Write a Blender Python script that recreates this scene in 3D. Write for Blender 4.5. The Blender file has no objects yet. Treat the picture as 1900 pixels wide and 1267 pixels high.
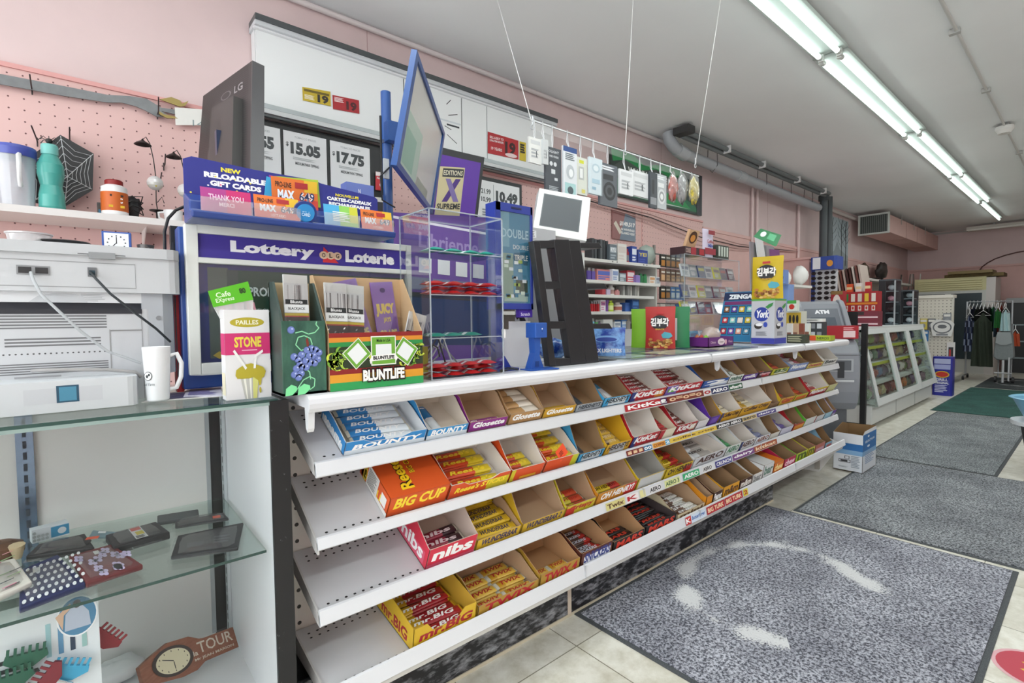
import bpy, math, random
from mathutils import Vector, Matrix
from math import sin, cos, pi, radians
S = bpy.context.scene
COL = S.collection
rnd = random.Random(7)
V = Vector
# ---------------------------------------------------------------- camera
RX = V((0.76098, 0.03701, -0.64771)); 
def _cam():
    cx, cy = 950, 633.5
    a = V((2050-cx, -(580-cy))); b = V((150-cx, -(600-cy)))
    f = math.sqrt(-(a.dot(b)))
    X = V((a.x, a.y, -f)).normalized(); Y = V((b.x, b.y, -f)).normalized()
    return f, X, Y, X.cross(Y)
FPX, AX, AY, AZ = _cam()
CAM = V((0, 0, 1.25))
R3 = Matrix((AX, AY, AZ))
cam = bpy.data.cameras.new('camera'); co = bpy.data.objects.new('camera', cam); COL.objects.link(co)
co.matrix_world = Matrix.Translation(CAM) @ R3.to_4x4()
cam.sensor_width = 36; cam.lens = FPX/1900*36; cam.clip_start = 0.02; cam.clip_end = 100
S.camera = co
S.view_settings.view_transform = 'Standard'; S.view_settings.look = 'None'
S.view_settings.gamma = 1; S.view_settings.use_curve_mapping = False
S.view_settings.exposure = 0.27
S.cycles.max_bounces = 8; S.cycles.transparent_max_bounces = 24; S.cycles.diffuse_bounces = 4
S.cycles.sample_clamp_indirect = 6; S.cycles.caustics_reflective = False; S.cycles.caustics_refractive = False
w = bpy.data.worlds.new('world'); S.world = w; w.use_nodes = True
w.node_tree.nodes['Background'].inputs[0].default_value = (0.93, 0.97, 1, 1)
w.node_tree.nodes['Background'].inputs[1].default_value = 4.2
TUBE = 3.0          # fluorescent tube radiance

def at(u, v, x=None, y=None, z=None):
    """place measured on the photograph -> point on the plane x=, y= or z="""
    d = R3 @ V((u-950, -(v-633.5), -FPX))
    if x is not None: t = x/d.x
    elif y is not None: t = y/d.y
    else: t = (z-CAM.z)/d.z
    return CAM + t*d
def px(p):
    c = R3.transposed() @ (V(p)-CAM); return (950+FPX*c.x/-c.z, 633.5-FPX*c.y/-c.z)
def xat(u, y, z):
    a, b = 0.05, 25.0
    for _ in range(50):
        m = (a+b)/2
        if px((m, y, z))[0] < u: a = m
        else: b = m
    return a
# ---------------------------------------------------------------- materials
def lin(h):
    h = h.lstrip('#'); h = h if len(h) == 6 else ''.join(q*2 for q in h); c = [int(h[i:i+2], 16)/255 for i in (0, 2, 4)]
    return [x/12.92 if x <= .04045 else ((x+.055)/1.055)**2.4 for x in c] + [1]
MC = {}
def nt(name):
    m = bpy.data.materials.new(name); m.use_nodes = True; return m, m.node_tree.nodes, m.node_tree.links
def C(h, r=.5, metal=0., var=0., emit=0., bump=0., scale=30.):
    """plain procedural material: colour h with a little noise"""
    if not isinstance(h, str): return h
    if len(h) == 4: h = '#'+h[1]*2+h[2]*2+h[3]*2
    k = (h, r, metal, var, emit, bump, scale)
    if k in MC: return MC[k]
    m, n, l = nt('paint_'+h.strip('#')); b = n['Principled BSDF']
    b.inputs['Base Color'].default_value = lin(h); b.inputs['Roughness'].default_value = r; b.inputs['Metallic'].default_value = metal
    if emit:
        b.inputs['Emission Color'].default_value = lin(h); b.inputs['Emission Strength'].default_value = emit
    if var or bump:
        t = n.new('ShaderNodeTexCoord'); no = n.new('ShaderNodeTexNoise'); no.inputs['Scale'].default_value = scale; no.inputs['Detail'].default_value = 4
        l.new(t.outputs['Object'], no.inputs['Vector'])
        if var:
            mr = n.new('ShaderNodeMapRange'); mr.inputs['To Min'].default_value = 1-var; mr.inputs['To Max'].default_value = 1+var
            mr.inputs['From Min'].default_value = .3; mr.inputs['From Max'].default_value = .7
            l.new(no.outputs['Fac'], mr.inputs['Value'])
            mx = n.new('ShaderNodeMix'); mx.data_type = 'RGBA'; mx.blend_type = 'MULTIPLY'; mx.inputs[0].default_value = 1
            mx.inputs[6].default_value = lin(h); l.new(mr.outputs[0], mx.inputs[7]); l.new(mx.outputs[2], b.inputs['Base Color'])
        if bump:
            bp = n.new('ShaderNodeBump'); bp.inputs['Strength'].default_value = bump; bp.inputs['Distance'].default_value = .004
            l.new(no.outputs['Fac'], bp.inputs['Height']); l.new(bp.outputs[0], b.inputs['Normal'])
    MC[k] = m; return m
def clear(tint='#ffffff', gloss=.12, rough=.06, milk=0., milkc='#ffffff', edge=.32):
    """clear sheet: see-through with a gloss, optionally milky"""
    k = ('clear', tint, gloss, rough, milk, milkc, edge)
    if k in MC: return MC[k]
    m, n, l = nt('clear_sheet'); n.remove(n['Principled BSDF']); o = n['Material Output']
    t = n.new('ShaderNodeBsdfTransparent'); t.inputs[0].default_value = lin(tint)
    g = n.new('ShaderNodeBsdfGlossy'); g.inputs['Roughness'].default_value = rough
    fr = n.new('ShaderNodeLayerWeight'); fr.inputs[0].default_value = .25
    ad = n.new('ShaderNodeMath'); ad.operation = 'MULTIPLY_ADD'; ad.inputs[1].default_value = edge; ad.inputs[2].default_value = gloss*.4
    l.new(fr.outputs['Fresnel'], ad.inputs[0])
    mx = n.new('ShaderNodeMixShader'); l.new(ad.outputs[0], mx.inputs[0]); l.new(t.outputs[0], mx.inputs[1]); l.new(g.outputs[0], mx.inputs[2])
    out = mx.outputs[0]
    if milk:
        d = n.new('ShaderNodeBsdfDiffuse'); d.inputs[0].default_value = lin(milkc)
        m2 = n.new('ShaderNodeMixShader'); m2.inputs[0].default_value = milk; l.new(out, m2.inputs[1]); l.new(d.outputs[0], m2.inputs[2]); out = m2.outputs[0]
    l.new(out, o.inputs['Surface']); MC[k] = m; return m
def smeared(h, h2, scale, thr=.5, width=.1, r=.5, detail=8, stretch=(1, 1, 1), bump=0.):
    """two colours mixed by noise (laminate scuffs, cloth flecks, marbling)"""
    k = ('sm', h, h2, scale, thr, width, r, stretch)
    if k in MC: return MC[k]
    m, n, l = nt('marbled'); b = n['Principled BSDF']; b.inputs['Roughness'].default_value = r
    t = n.new('ShaderNodeTexCoord'); mp = n.new('ShaderNodeMapping'); mp.inputs['Scale'].default_value = stretch
    no = n.new('ShaderNodeTexNoise'); no.inputs['Scale'].default_value = scale; no.inputs['Detail'].default_value = detail; no.inputs['Roughness'].default_value = .65
    cr = n.new('ShaderNodeValToRGB'); e = cr.color_ramp.elements
    e[0].position = thr-width; e[0].color = lin(h); e[1].position = thr+width; e[1].color = lin(h2)
    l.new(t.outputs['Object'], mp.inputs[0]); l.new(mp.outputs[0], no.inputs['Vector']); l.new(no.outputs['Fac'], cr.inputs[0]); l.new(cr.outputs[0], b.inputs['Base Color'])
    if bump:
        bp = n.new('ShaderNodeBump'); bp.inputs['Strength'].default_value = bump; bp.inputs['Distance'].default_value = .003
        l.new(no.outputs['Fac'], bp.inputs['Height']); l.new(bp.outputs[0], b.inputs['Normal'])
    MC[k] = m; return m
# ---------------------------------------------------------------- lettering
TX = {}
def glyphs(s, bold=.0):
    k = (s, bold)
    if k in TX: return TX[k]
    cu = bpy.data.curves.new('t', 'FONT'); cu.body = s; cu.size = 1; cu.offset = bold; cu.resolution_u = 2; cu.fill_mode = 'FRONT'
    o = bpy.data.objects.new('t', cu); COL.objects.link(o)
    me = bpy.data.meshes.new_from_object(o)
    vs = [(v.co.x, v.co.y) for v in me.vertices]; fs = [tuple(p.vertices) for p in me.polygons]
    bpy.data.objects.remove(o); bpy.data.curves.remove(cu); bpy.data.meshes.remove(me)
    if vs:
        x0 = min(v[0] for v in vs); x1 = max(v[0] for v in vs); y0 = min(v[1] for v in vs); y1 = max(v[1] for v in vs)
        vs = [((x-x0)/(x1-x0 or 1), (y-y0)/(y1-y0 or 1)) for x, y in vs]
    TX[k] = (vs, fs); return TX[k]
# ---------------------------------------------------------------- mesh builder
class MB:
    def __init__(s): s.v = []; s.f = []; s.m = []; s.mats = []; s.sm = []; s.M = Matrix()
    def mi(s, m):
        m = C(m)
        if m not in s.mats: s.mats.append(m)
        return s.mats.index(m)
    def add(s, vs, fs, m, smooth=False):
        b = len(s.v); mi = s.mi(m)
        s.v += [s.M @ V(v) for v in vs]
        for f in fs: s.f.append([b+i for i in f]); s.m.append(mi); s.sm.append(smooth)
    def box(s, x0, y0, z0, x1, y1, z1, m, mt=None, mf=None, ml=None):
        vs = [(x, y, z) for z in (z0, z1) for y in (y0, y1) for x in (x0, x1)]
        s.add(vs, [(0, 2, 3, 1), (2, 6, 7, 3), (1, 3, 7, 5)], m)
        s.add(vs, [(4, 5, 7, 6)], mt or m); s.add(vs, [(0, 1, 5, 4)], mf or m); s.add(vs, [(0, 4, 6, 2)], ml or m)
    def rbox(s, x0, y0, z0, x1, y1, z1, r, m, n=3):
        """box with vertical edges rounded"""
        pts = []
        for cx, cy, a in ((x1-r, y1-r, 0), (x0+r, y1-r, 90), (x0+r, y0+r, 180), (x1-r, y0+r, 270)):
            for i in range(n+1):
                t = radians(a+90*i/n); pts.append((cx+r*cos(t), cy+r*sin(t)))
        s.prism(pts, z0, z1, m)
    def prism(s, pts, z0, z1, m, axis='z', mcap=None):
        n = len(pts)
        def q(p, h): return {'z': (p[0], p[1], h), 'y': (p[0], h, p[1]), 'x': (h, p[0], p[1])}[axis]
        vs = [q(p, z0) for p in pts] + [q(p, z1) for p in pts]
        s.add(vs, [(i, (i+1) % n, n+(i+1) % n, n+i) for i in range(n)], m)
        s.add(vs, [tuple(range(n))[::-1], tuple(range(n, 2*n))], mcap or m)
    def slab(s, pts, t, mo, mi_=None, me=None):
        """planar polygon pts (outer side) thickened by vector t; outer mo, inner mi_, edges me"""
        n = len(pts); t = V(t); vs = [V(p) for p in pts] + [V(p)+t for p in pts]
        s.add(vs, [tuple(range(n))], mo); s.add(vs, [tuple(range(n, 2*n))[::-1]], mi_ or mo)
        s.add(vs, [(i, (i+1) % n, n+(i+1) % n, n+i) for i in range(n)], me or mi_ or mo)
    def quad(s, pts, m): s.add(pts, [tuple(range(len(pts)))], m)
    def cyl(s, p0, p1, r, m, n=12, r2=None, cap=True, mc=None):
        p0, p1 = V(p0), V(p1); r2 = r if r2 is None else r2
        d = (p1-p0).normalized(); a = d.orthogonal().normalized(); b = d.cross(a)
        vs = [p0+r*(cos(2*pi*i/n)*a+sin(2*pi*i/n)*b) for i in range(n)] + [p1+r2*(cos(2*pi*i/n)*a+sin(2*pi*i/n)*b) for i in range(n)]
        s.add(vs, [(i, (i+1) % n, n+(i+1) % n, n+i) for i in range(n)], m, n > 7)
        if cap: s.add(vs, [tuple(range(n))[::-1], tuple(range(n, 2*n))], mc or m)
    def tube(s, ps, r, m, n=6):
        ps = [V(p) for p in ps]; vs = []; a = None
        for i, p in enumerate(ps):
            d = (ps[min(i+1, len(ps)-1)]-ps[max(i-1, 0)]).normalized()
            a = d.orthogonal().normalized() if a is None else (a-d*a.dot(d)).normalized()
            b = d.cross(a); rr = r[i] if isinstance(r, (list, tuple)) else r
            vs += [p+rr*(cos(2*pi*k/n)*a+sin(2*pi*k/n)*b) for k in range(n)]
        fs = [(i*n+k, i*n+(k+1) % n, (i+1)*n+(k+1) % n, (i+1)*n+k) for i in range(len(ps)-1) for k in range(n)]
        s.add(vs, fs, m, True); L = len(ps)-1
        s.add(vs, [tuple(range(n))[::-1], tuple(range(L*n, L*n+n))], m)
    def lathe(s, prof, m, c=(0, 0, 0), n=20, sx=1, sy=1, axis='z'):
        """prof: [(r, z)] or [(r, z, material)]"""
        c = V(c)
        def pt(r, z, t):
            p = (r*cos(t)*sx, r*sin(t)*sy, z)
            if axis == 'y': p = (p[0], -p[2], p[1])
            if axis == 'x': p = (p[2], p[0], p[1])
            return c+V(p)
        vs = [pt(p[0], p[1], 2*pi*i/n) for p in prof for i in range(n)]
        for j in range(len(prof)-1):
            mm = prof[j][2] if len(prof[j]) > 2 else m
            s.add(vs, [(j*n+i, j*n+(i+1) % n, (j+1)*n+(i+1) % n, (j+1)*n+i) for i in range(n)], mm, True)
    def ball(s, c, r, m, n=12, k=7, sz=1.):
        s.lathe([(max(1e-4, r*sin(pi*i/k)), -r*sz*cos(pi*i/k)) for i in range(k+1)], m, c, n)
    def blob(s, c, rx, ry, rz, m, seed=0, amp=.25, n=12, k=8):
        g = random.Random(seed); ph = [g.uniform(0, 6) for _ in range(6)]
        vs = []
        for i in range(k+1):
            for j in range(n):
                a = pi*i/k; t = 2*pi*j/n
                q = 1+amp*(sin(3*t+ph[0])*sin(2*a+ph[1])*.5+sin(5*t+ph[2]+3*a)*.3+sin(7*a+ph[3])*.2)
                vs.append((c[0]+rx*q*sin(a)*cos(t), c[1]+ry*q*sin(a)*sin(t), c[2]-rz*q*cos(a)))
        s.add(vs, [(i*n+j, i*n+(j+1) % n, (i+1)*n+(j+1) % n, (i+1)*n+j) for i in range(k) for j in range(n)], m, True)
    def face(s, O, U, W): return Face(s, O, U, W)
    def mesh(s, name):
        me = bpy.data.meshes.new(name); me.from_pydata([tuple(v) for v in s.v], [], s.f)
        for m in s.mats: me.materials.append(m)
        me.polygons.foreach_set('material_index', s.m); me.polygons.foreach_set('use_smooth', s.sm); me.update()
        return me
    def obj(s, name, parent=None, M=None, bevel=0, seg=2, fixn=True):
        me = s.mesh(name)
        if fixn:
            import bmesh
            bm = bmesh.new(); bm.from_mesh(me)
            if bevel: bmesh.ops.remove_doubles(bm, verts=bm.verts, dist=1e-5)
            if bevel: bmesh.ops.recalc_face_normals(bm, faces=bm.faces)
            bm.to_mesh(me); bm.free()
        o = bpy.data.objects.new(name, me); COL.objects.link(o)
        if parent is not None: o.parent = parent
        if M is not None: o.matrix_local = M if isinstance(M, Matrix) else Matrix.Translation(M)
        if bevel:
            b = o.modifiers.new('bevel', 'BEVEL'); b.width = bevel; b.segments = seg; b.limit_method = 'ANGLE'; b.angle_limit = .7
        return o
class Face:
    """flat printed face: O lower-left corner, U along the width, W up; every print lies a hair above the last"""
    def __init__(s, mb, O, U, W, l=0):
        s.mb, s.O, s.U, s.W = mb, V(O), V(U), V(W); s.N = s.U.cross(s.W).normalized(); s.l = l
    def P(s, x, y): return s.O+s.U*x+s.W*y+s.N*(.0004+.00025*s.l)
    def p(s, pts, c): s.mb.add([s.P(*q) for q in pts], [tuple(range(len(pts)))], c); s.l += 1; return s
    def r(s, x0, y0, x1, y1, c): return s.p([(x0, y0), (x1, y0), (x1, y1), (x0, y1)], c)
    def e(s, cx, cy, rx, ry, c, n=16): return s.p([(cx+rx*cos(2*pi*i/n), cy+ry*sin(2*pi*i/n)) for i in range(n)], c)
    def t(s, txt, x0, y0, x1, y1, c, b=.02, sk=0., rise=0.):
        vs, fs = glyphs(txt, b)
        s.mb.add([s.P(x0+(x1-x0)*x+sk*y, y0+(y1-y0)*y+rise*x) for x, y in vs], fs, c); s.l += 1; return s
    def line(s, x0, y0, x1, y1, c, n, sd=1, fill=.6):
        """n rows of small-print bars"""
        g = random.Random(sd)
        for i in range(n):
            yy = y1-(i+.5)*(y1-y0)/n; h = (y1-y0)/n*fill/2
            s.mb.add([s.P(x0, yy-h), s.P(x0+(x1-x0)*g.uniform(.6, 1), yy-h), s.P(x0+(x1-x0)*g.uniform(.6, 1), yy+h), s.P(x0, yy+h)], [(0, 1, 2, 3)], c)
        s.l += 1; return s
# ---------------------------------------------------------------- scene tree
def tag(o, label=None, cat=None, group=None, kind=None):
    if label: o['label'] = label
    if cat: o['category'] = cat
    if group: o['group'] = group
    if kind: o['kind'] = kind
    return o
def thing(name, label, cat, loc=(0, 0, 0), rz=0., group=None, M=None):
    o = bpy.data.objects.new(name, None); COL.objects.link(o); o.empty_display_size = .05
    o.matrix_world = M if M is not None else Matrix.Translation(V(loc)) @ Matrix.Rotation(rz, 4, 'Z')
    return tag(o, label, cat, group)
def struct(mb, name, label=None, **k): return tag(mb.obj(name, **k), label or None, None, None, 'structure')
def dup(root, M, label=None, group=None):
    r = root.copy(); COL.objects.link(r); r.matrix_world = M
    if label: r['label'] = label
    if group: r['group'] = group
    for ch in root.children:
        c = ch.copy(); COL.objects.link(c); c.parent = r
        for g in ch.children:
            d = g.copy(); COL.objects.link(d); d.parent = c
    return r
def T(x, y, z): return Matrix.Translation((x, y, z))
def RZ(d): return Matrix.Rotation(radians(d), 4, 'Z')
def RXm(d): return Matrix.Rotation(radians(d), 4, 'X')
def RY(d): return Matrix.Rotation(radians(d), 4, 'Y')
# ================================================================ the room
ZC = 3.19; YW = 3.2; XF = 15.6
def tile_floor():
    m, n, l = nt('floor_tiles'); b = n['Principled BSDF']; b.inputs['Roughness'].default_value = .35
    t = n.new('ShaderNodeTexCoord'); mp = n.new('ShaderNodeMapping'); mp.inputs['Location'].default_value = (-.02, .1, 0)
    br = n.new('ShaderNodeTexBrick'); br.offset = 0; br.inputs['Scale'].default_value = 1; br.inputs['Brick Width'].default_value = .458; br.inputs['Row Height'].default_value = .458
    br.inputs['Mortar Size'].default_value = .0022; br.inputs['Color1'].default_value = lin('#e6e4da'); br.inputs['Color2'].default_value = lin('#dedbd0'); br.inputs['Mortar'].default_value = lin('#85806f')
    no = n.new('ShaderNodeTexNoise'); no.inputs['Scale'].default_value = 9; no.inputs['Detail'].default_value = 9; no.inputs['Roughness'].default_value = .7
    cr = n.new('ShaderNodeValToRGB'); cr.color_ramp.elements[0].position = .3; cr.color_ramp.elements[0].color = lin('#c9c4b4'); cr.color_ramp.elements[1].position = .62; cr.color_ramp.elements[1].color = (1, 1, 1, 1)
    mx = n.new('ShaderNodeMix'); mx.data_type = 'RGBA'; mx.blend_type = 'MULTIPLY'; mx.inputs[0].default_value = .8
    l.new(t.outputs['Object'], mp.inputs[0]); l.new(mp.outputs[0], br.inputs['Vector']); l.new(t.outputs['Object'], no.inputs['Vector']); l.new(no.outputs['Fac'], cr.inputs[0])
    l.new(br.outputs['Color'], mx.inputs[6]); l.new(cr.outputs[0], mx.inputs[7]); l.new(mx.outputs[2], b.inputs['Base Color'])
    return m
mb = MB(); mb.box(-2.6, -3.6, -.1, XF+.1, YW+.1, 0, tile_floor()); struct(mb, 'floor', 'cream square floor tiles with thin dark joints')
# ceiling of gently sagging painted board
def ceil_mat():
    m = C('#f1f4f5', .8, var=.035, bump=.0, scale=.8); return m
mb = MB(); g = []
nx, ny = 60, 24
for i in range(nx+1):
    for j in range(ny+1):
        x = -2.6+i*(XF+2.7)/nx; y = -3.6+j*(YW+3.7)/ny
        g.append((x, y, ZC+.012*sin(y*2.6+1)+.006*sin(x*1.9+y)))
mb.add(g, [(i*(ny+1)+j, i*(ny+1)+j+1, (i+1)*(ny+1)+j+1, (i+1)*(ny+1)+j) for i in range(nx) for j in range(ny)], ceil_mat(), True)
mb.box(-2.6, -3.6, ZC+.03, XF+.1, YW+.1, ZC+.12, ceil_mat()); struct(mb, 'ceiling', 'grey painted ceiling')
PINKU = C('#d9c3c2', .6, var=.04, scale=3.); PINKL = C('#dcb4ae', .6, var=.05, scale=4.)
mb = MB(); mb.box(-2.6, YW, 0, XF+.1, YW+.1, ZC+.05, PINKU, mf=PINKU)
for x in (1.5, 4.9, 7.6, 10.2): mb.box(x, YW-.002, 2.44, x+.004, YW, ZC, '#b99a98')
struct(mb, 'wall_left', 'pale pink painted wall behind the counter')
mb = MB(); mb.box(XF, -3.6, 0, XF+.1, YW+.1, 2.33, PINKL); mb.box(XF-.02, -3.6, 2.33, XF+.1, YW+.1, ZC+.05, PINKU)
mb.box(XF-.035, -3.6, 2.3, XF, YW, 2.34, PINKL)
struct(mb, 'wall_far', 'pink end wall of the shop with a raised upper panel')
mb = MB(); mb.box(-2.6, -3.7, 0, XF+.1, -3.6, ZC+.05, PINKU); struct(mb, 'wall_right')
mb = MB(); mb.box(-2.7, -3.6, 0, -2.6, YW, .4, PINKU); mb.box(-2.7, -3.6, 2.9, -2.6, YW, ZC+.05, PINKU); mb.box(-2.7, 2.9, .4, -2.6, YW, 2.9, PINKU); mb.box(-2.7, -3.6, .4, -2.6, -3.3, 2.9, PINKU)
struct(mb, 'wall_near')
mb = MB()
for y in (-3.3, -1.24, .83, 2.86): mb.box(-2.69, y, .4, -2.61, y+.04, 2.9, '#9aa0a4')
mb.box(-2.69, -3.3, .4, -2.61, 2.9, .45, '#9aa0a4'); mb.box(-2.69, -3.3, 2.85, -2.61, 2.9, 2.9, '#9aa0a4')
mb.quad([(-2.65, -3.3, .4), (-2.65, 2.9, .4), (-2.65, 2.9, 2.9), (-2.65, -3.3, 2.9)], clear(gloss=.1)); struct(mb, 'window_1', 'shop front window')
# cove pipe where wall meets ceiling, band on the far wall
mb = MB(); mb.tube([(-2.5, YW-.03, ZC-.035), (4.9, YW-.03, ZC-.035)], .018, '#d9cfce', 8)
mb.tube([(9.3, YW-.05, ZC-.1), (12.5, YW-.05, ZC-.1)], .03, '#d6ccc9', 8); struct(mb, 'trim_1', 'white pipe trim along top of the pink wall')
mb = MB(); mb.box(XF-.03, -3.5, ZC-.05, XF-.02, YW, ZC-.005, '#b5aeaa'); struct(mb, 'trim_2')
# pegboard: hole pattern in the surface
def pegmat(h, hole, pitch, r):
    k = ('peg', h, pitch)
    if k in MC: return MC[k]
    m, n, l = nt('pegboard'); b = n['Principled BSDF']; b.inputs['Roughness'].default_value = .6
    t = n.new('ShaderNodeTexCoord'); sp = n.new('ShaderNodeSeparateXYZ'); l.new(t.outputs['Object'], sp.inputs[0])
    def mth(op, a, bb=None, cc=None):
        q = n.new('ShaderNodeMath'); q.operation = op
        for i, x in enumerate((a, bb, cc)):
            if x is None: continue
            if isinstance(x, (int, float)): q.inputs[i].default_value = x
            else: l.new(x, q.inputs[i])
        return q.outputs[0]
    def cell(o): return mth('SUBTRACT', mth('FRACT', mth('DIVIDE', o, pitch)), .5)
    xy = mth('ADD', sp.outputs['X'], sp.outputs['Y'])
    a, c = cell(xy), cell(sp.outputs['Z'])
    d = mth('SQRT', mth('ADD', mth('MULTIPLY', a, a), mth('MULTIPLY', c, c)))
    f = mth('LESS_THAN', d, r/pitch)
    mx = n.new('ShaderNodeMix'); mx.data_type = 'RGBA'; mx.inputs[6].default_value = lin(h); mx.inputs[7].default_value = lin(hole)
    l.new(f, mx.inputs[0]); l.new(mx.outputs[2], b.inputs['Base Color']); MC[k] = m; return m
PEG = pegmat('#dfb9b4', '#6e4a48', .0508, .0036)
pt = thing('pegboard', 'salmon pink pegboard covering the lower wall behind the counter', 'pegboard')
for x0, x1 in ((-2.5, -.35), (-.346, .87), (.874, 2.08), (2.084, 3.3), (3.304, 4.52), (4.524, 5.75)):
    b_ = MB(); b_.box(x0, YW-.02, .9, x1, YW-.012, 2.385, PEG); b_.obj('panel', pt)
for x in (-.348, .872, 2.082, 3.302, 4.522):
    b_ = MB(); b_.box(x-.012, YW-.024, .9, x+.012, YW-.02, 2.385, '#dfaeaa')
    for i in range(28): b_.box(x-.003, YW-.0245, .95+i*.05, x+.003, YW-.0238, .975+i*.05, '#7a5350')
    b_.obj('slotted_strip', pt)
mb = MB(); mb.box(-2.5, YW-.03, 2.385, 5.75, YW-.001, 2.405, '#d99f9b'); mb.box(-2.5, YW-.018, 2.335, 5.75, YW-.0, 2.355, '#d99f9b'); struct(mb, 'trim_3')
mb = MB(); mb.box(5.76, YW-.012, 0, XF, YW, 2.33, PINKL); mb.box(5.76, YW-.022, 2.3, XF, YW, 2.34, PINKL); struct(mb, 'trim_4', 'deeper pink lower wall panelling')
# boxed column with ledge
mb = MB(); a = at(1495, 480, y=2.85); 
mb.box(a.x, 2.8, 0, a.x+1.1, YW-.012, 2.07, PINKL); mb.box(a.x-.03, 2.77, 2.07, a.x+1.13, YW-.012, 2.1, PINKL); struct(mb, 'column', 'boxed pink column base with a flat ledge'); 
# ---------------------------------------------------------------- ceiling lights
def fixture(name, label, x0, x1, yc, two=True, z=3.13, group='fluorescent strip lights on the ceiling', E=None):
    t = thing(name, label, 'ceiling light', ((x0+x1)/2, yc, z), group=group); L = (x1-x0)/2-.01; E = E or TUBE
    b = MB(); wd = .115 if two else .05
    b.prism([(-wd, 0), (-wd*.86, -.004), (-wd*.2, -.001), (wd*.2, -.001), (wd*.86, -.004), (wd, 0), (wd*.8, .035), (-wd*.8, .035)], -L, L, '#b4bcb8', axis='x'); b.obj('housing', t)
    for s in ((-1, 1) if two else (0,)):
        tb = MB(); tm = C('#f1fffa', .4, emit=E); tb.cyl((-L+.03, s*.058, -.03), (L-.03, s*.058, -.03), .0165, tm, 8, cap=False); tb.obj('tube', t)
        for e in (-1, 1):
            k = MB(); k.box(e*(L-.012)-.012, s*.058-.016, -.05, e*(L-.012)+.012, s*.058+.016, 0, '#dfe3e0'); k.cyl((e*(L-.025), s*.058, -.03), (e*(L-.06), s*.058, -.03), .018, '#cfd4d0', 8); k.obj('lamp_holder', t)
    for s in ((-1, 1) if two else (0,)):     # the downward light of each tube
        la = bpy.data.lights.new('tube_light', 'AREA'); la.shape = 'RECTANGLE'; la.size = 2*L-.1; la.size_y = .03; la.energy = 6.2*(1.3 if (E or TUBE) > TUBE*1.1 else 1); la.color = (.94, 1, .99)
        lo = bpy.data.objects.new('tube_light', la); COL.objects.link(lo); lo.parent = t; lo.location = (0, s*.058, -.048)
    if True:
        for e in (-.6, .6):
            k = MB(); k.box(e*L-.01, -.01, .035, e*L+.01, .01, ZC-z-.02, '#c9ccca'); k.obj('mounting_bracket', t)
    return t
xs = [-.72, 1.72, 4.16, 6.6, 9.03, 11.47]
wh = ['over the near counter', 'above the camera end of the aisle', 'above the candy counter', 'second along the row', 'third along the row', 'last of the twin-tube row']
for i in range(5):
    fixture('strip_light', 'twin tube fluorescent strip light '+['hanging just behind the camera', 'nearest the camera in the long row', 'second visible in the ceiling row, above the candy counter', 'third visible in the ceiling row', 'farthest twin-tube one in the ceiling row'][i], xs[i], xs[i+1], 1.31+.012*i)
fixture('strip_light', 'single tube fluorescent strip light with pinkish glow at far end of the ceiling row', 11.6, 14.0, 1.41, False, 3.15)
for i in range(4): fixture('strip_light', 'twin tube fluorescent strip light over the far right aisle', -1+i*3.4, 1.44+i*3.4, -1.3, E=TUBE*1.3)
t = thing('strip_light', 'unlit twin strip light hung across the end wall below the ceiling', 'ceiling light', (14.8, 1.1, 3.08))
b = MB(); b.box(-.1, -1, 0, .1, .9, .05, '#c9c6be'); b.box(-.08, -1, -.03, -.04, .9, 0, '#e8e6df'); b.obj('housing', t)
b = MB(); b.tube([(-.02, -.98, -.02), (-.02, .88, -.02)], .015, '#f0eee6'); b.obj('tube', t)
b = MB(); b.box(-.02, -.5, .05, .02, -.45, ZC-3.08, '#aaa'+'aaa'); b.box(-.02, .45, .05, .02, .5, ZC-3.08, '#aaaaaa'); b.obj('mounting_bracket', t)
# conduit with smoke detector
mb = MB(); mb.tube([(1.5, .69, ZC-.02), (12, .74, ZC-.02)], .011, '#c9c9c6', 8)
for x in (3.2, 4.6, 6.0, 8.6, 10): mb.box(x-.02, .685, ZC-.035, x+.02, .745, ZC-.005, '#b7b7b4')
tag(mb.obj('conduit'), 'thin grey conduit running along the ceiling past the smoke detector', 'conduit')
t = thing('smoke_detector', 'round white smoke detector on the ceiling conduit', 'smoke detector', (7.3, .72, ZC-.02))
b = MB(); b.lathe([(.001, -.07), (.05, -.07), (.06, -.05), (.075, -.03), (.075, 0)], '#e4e4e0', n=24); b.obj('detector_body', t)
b = MB(); b.box(-.06, -.04, -.01, .06, .04, .02, '#8f8f8c'); b.obj('mounting_box', t)
# drain pipes under the ceiling
t = thing('drain_pipe', 'thick grey plastic drain pipe slung under the ceiling along the wall', 'pipe')
yp = 2.98
b = MB(); b.tube([(4.72, yp+.02, 3.16), (4.72, yp, 3.08), (4.8, yp, 3.03), (4.95, yp, 3.0)], .062, '#a9adb2', 12)
b.tube([(4.95, yp, 3.0), (8.92, yp, 2.95)], .058, '#a9adb2', 14); b.obj('main_pipe', t)
b = MB(); b.cyl((4.86, yp, 3.02), (5.02, yp, 2.995), .07, '#b3b7bb', 14); b.obj('coupling', t); b = MB(); b.cyl((6.2, yp, 2.985), (6.36, yp, 2.984), .066, '#b3b7bb', 14); b.obj('coupling', t)
for x in (5.6, 6.9, 7.7, 8.5):
    b = MB(); b.tube([(x, yp-.055, 3.18), (x, yp-.062, 2.98), (x, yp, 2.91), (x, yp+.062, 2.98), (x, yp+.055, 3.18)], .004, '#2c2c2c', 5); b.obj('hanger_strap', t)
t = thing('heating_pipe', 'pair of dark grey pipes held under the ceiling beside the drain pipe', 'pipe')
for dy, dz in ((-.17, 0), (-.11, -.02)):
    b = MB(); b.tube([(4.78, yp+dy, 3.13+dz), (8.86, yp+dy, 3.13+dz)], .026, '#6f7678', 10); b.obj('pipe_run', t)
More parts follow.
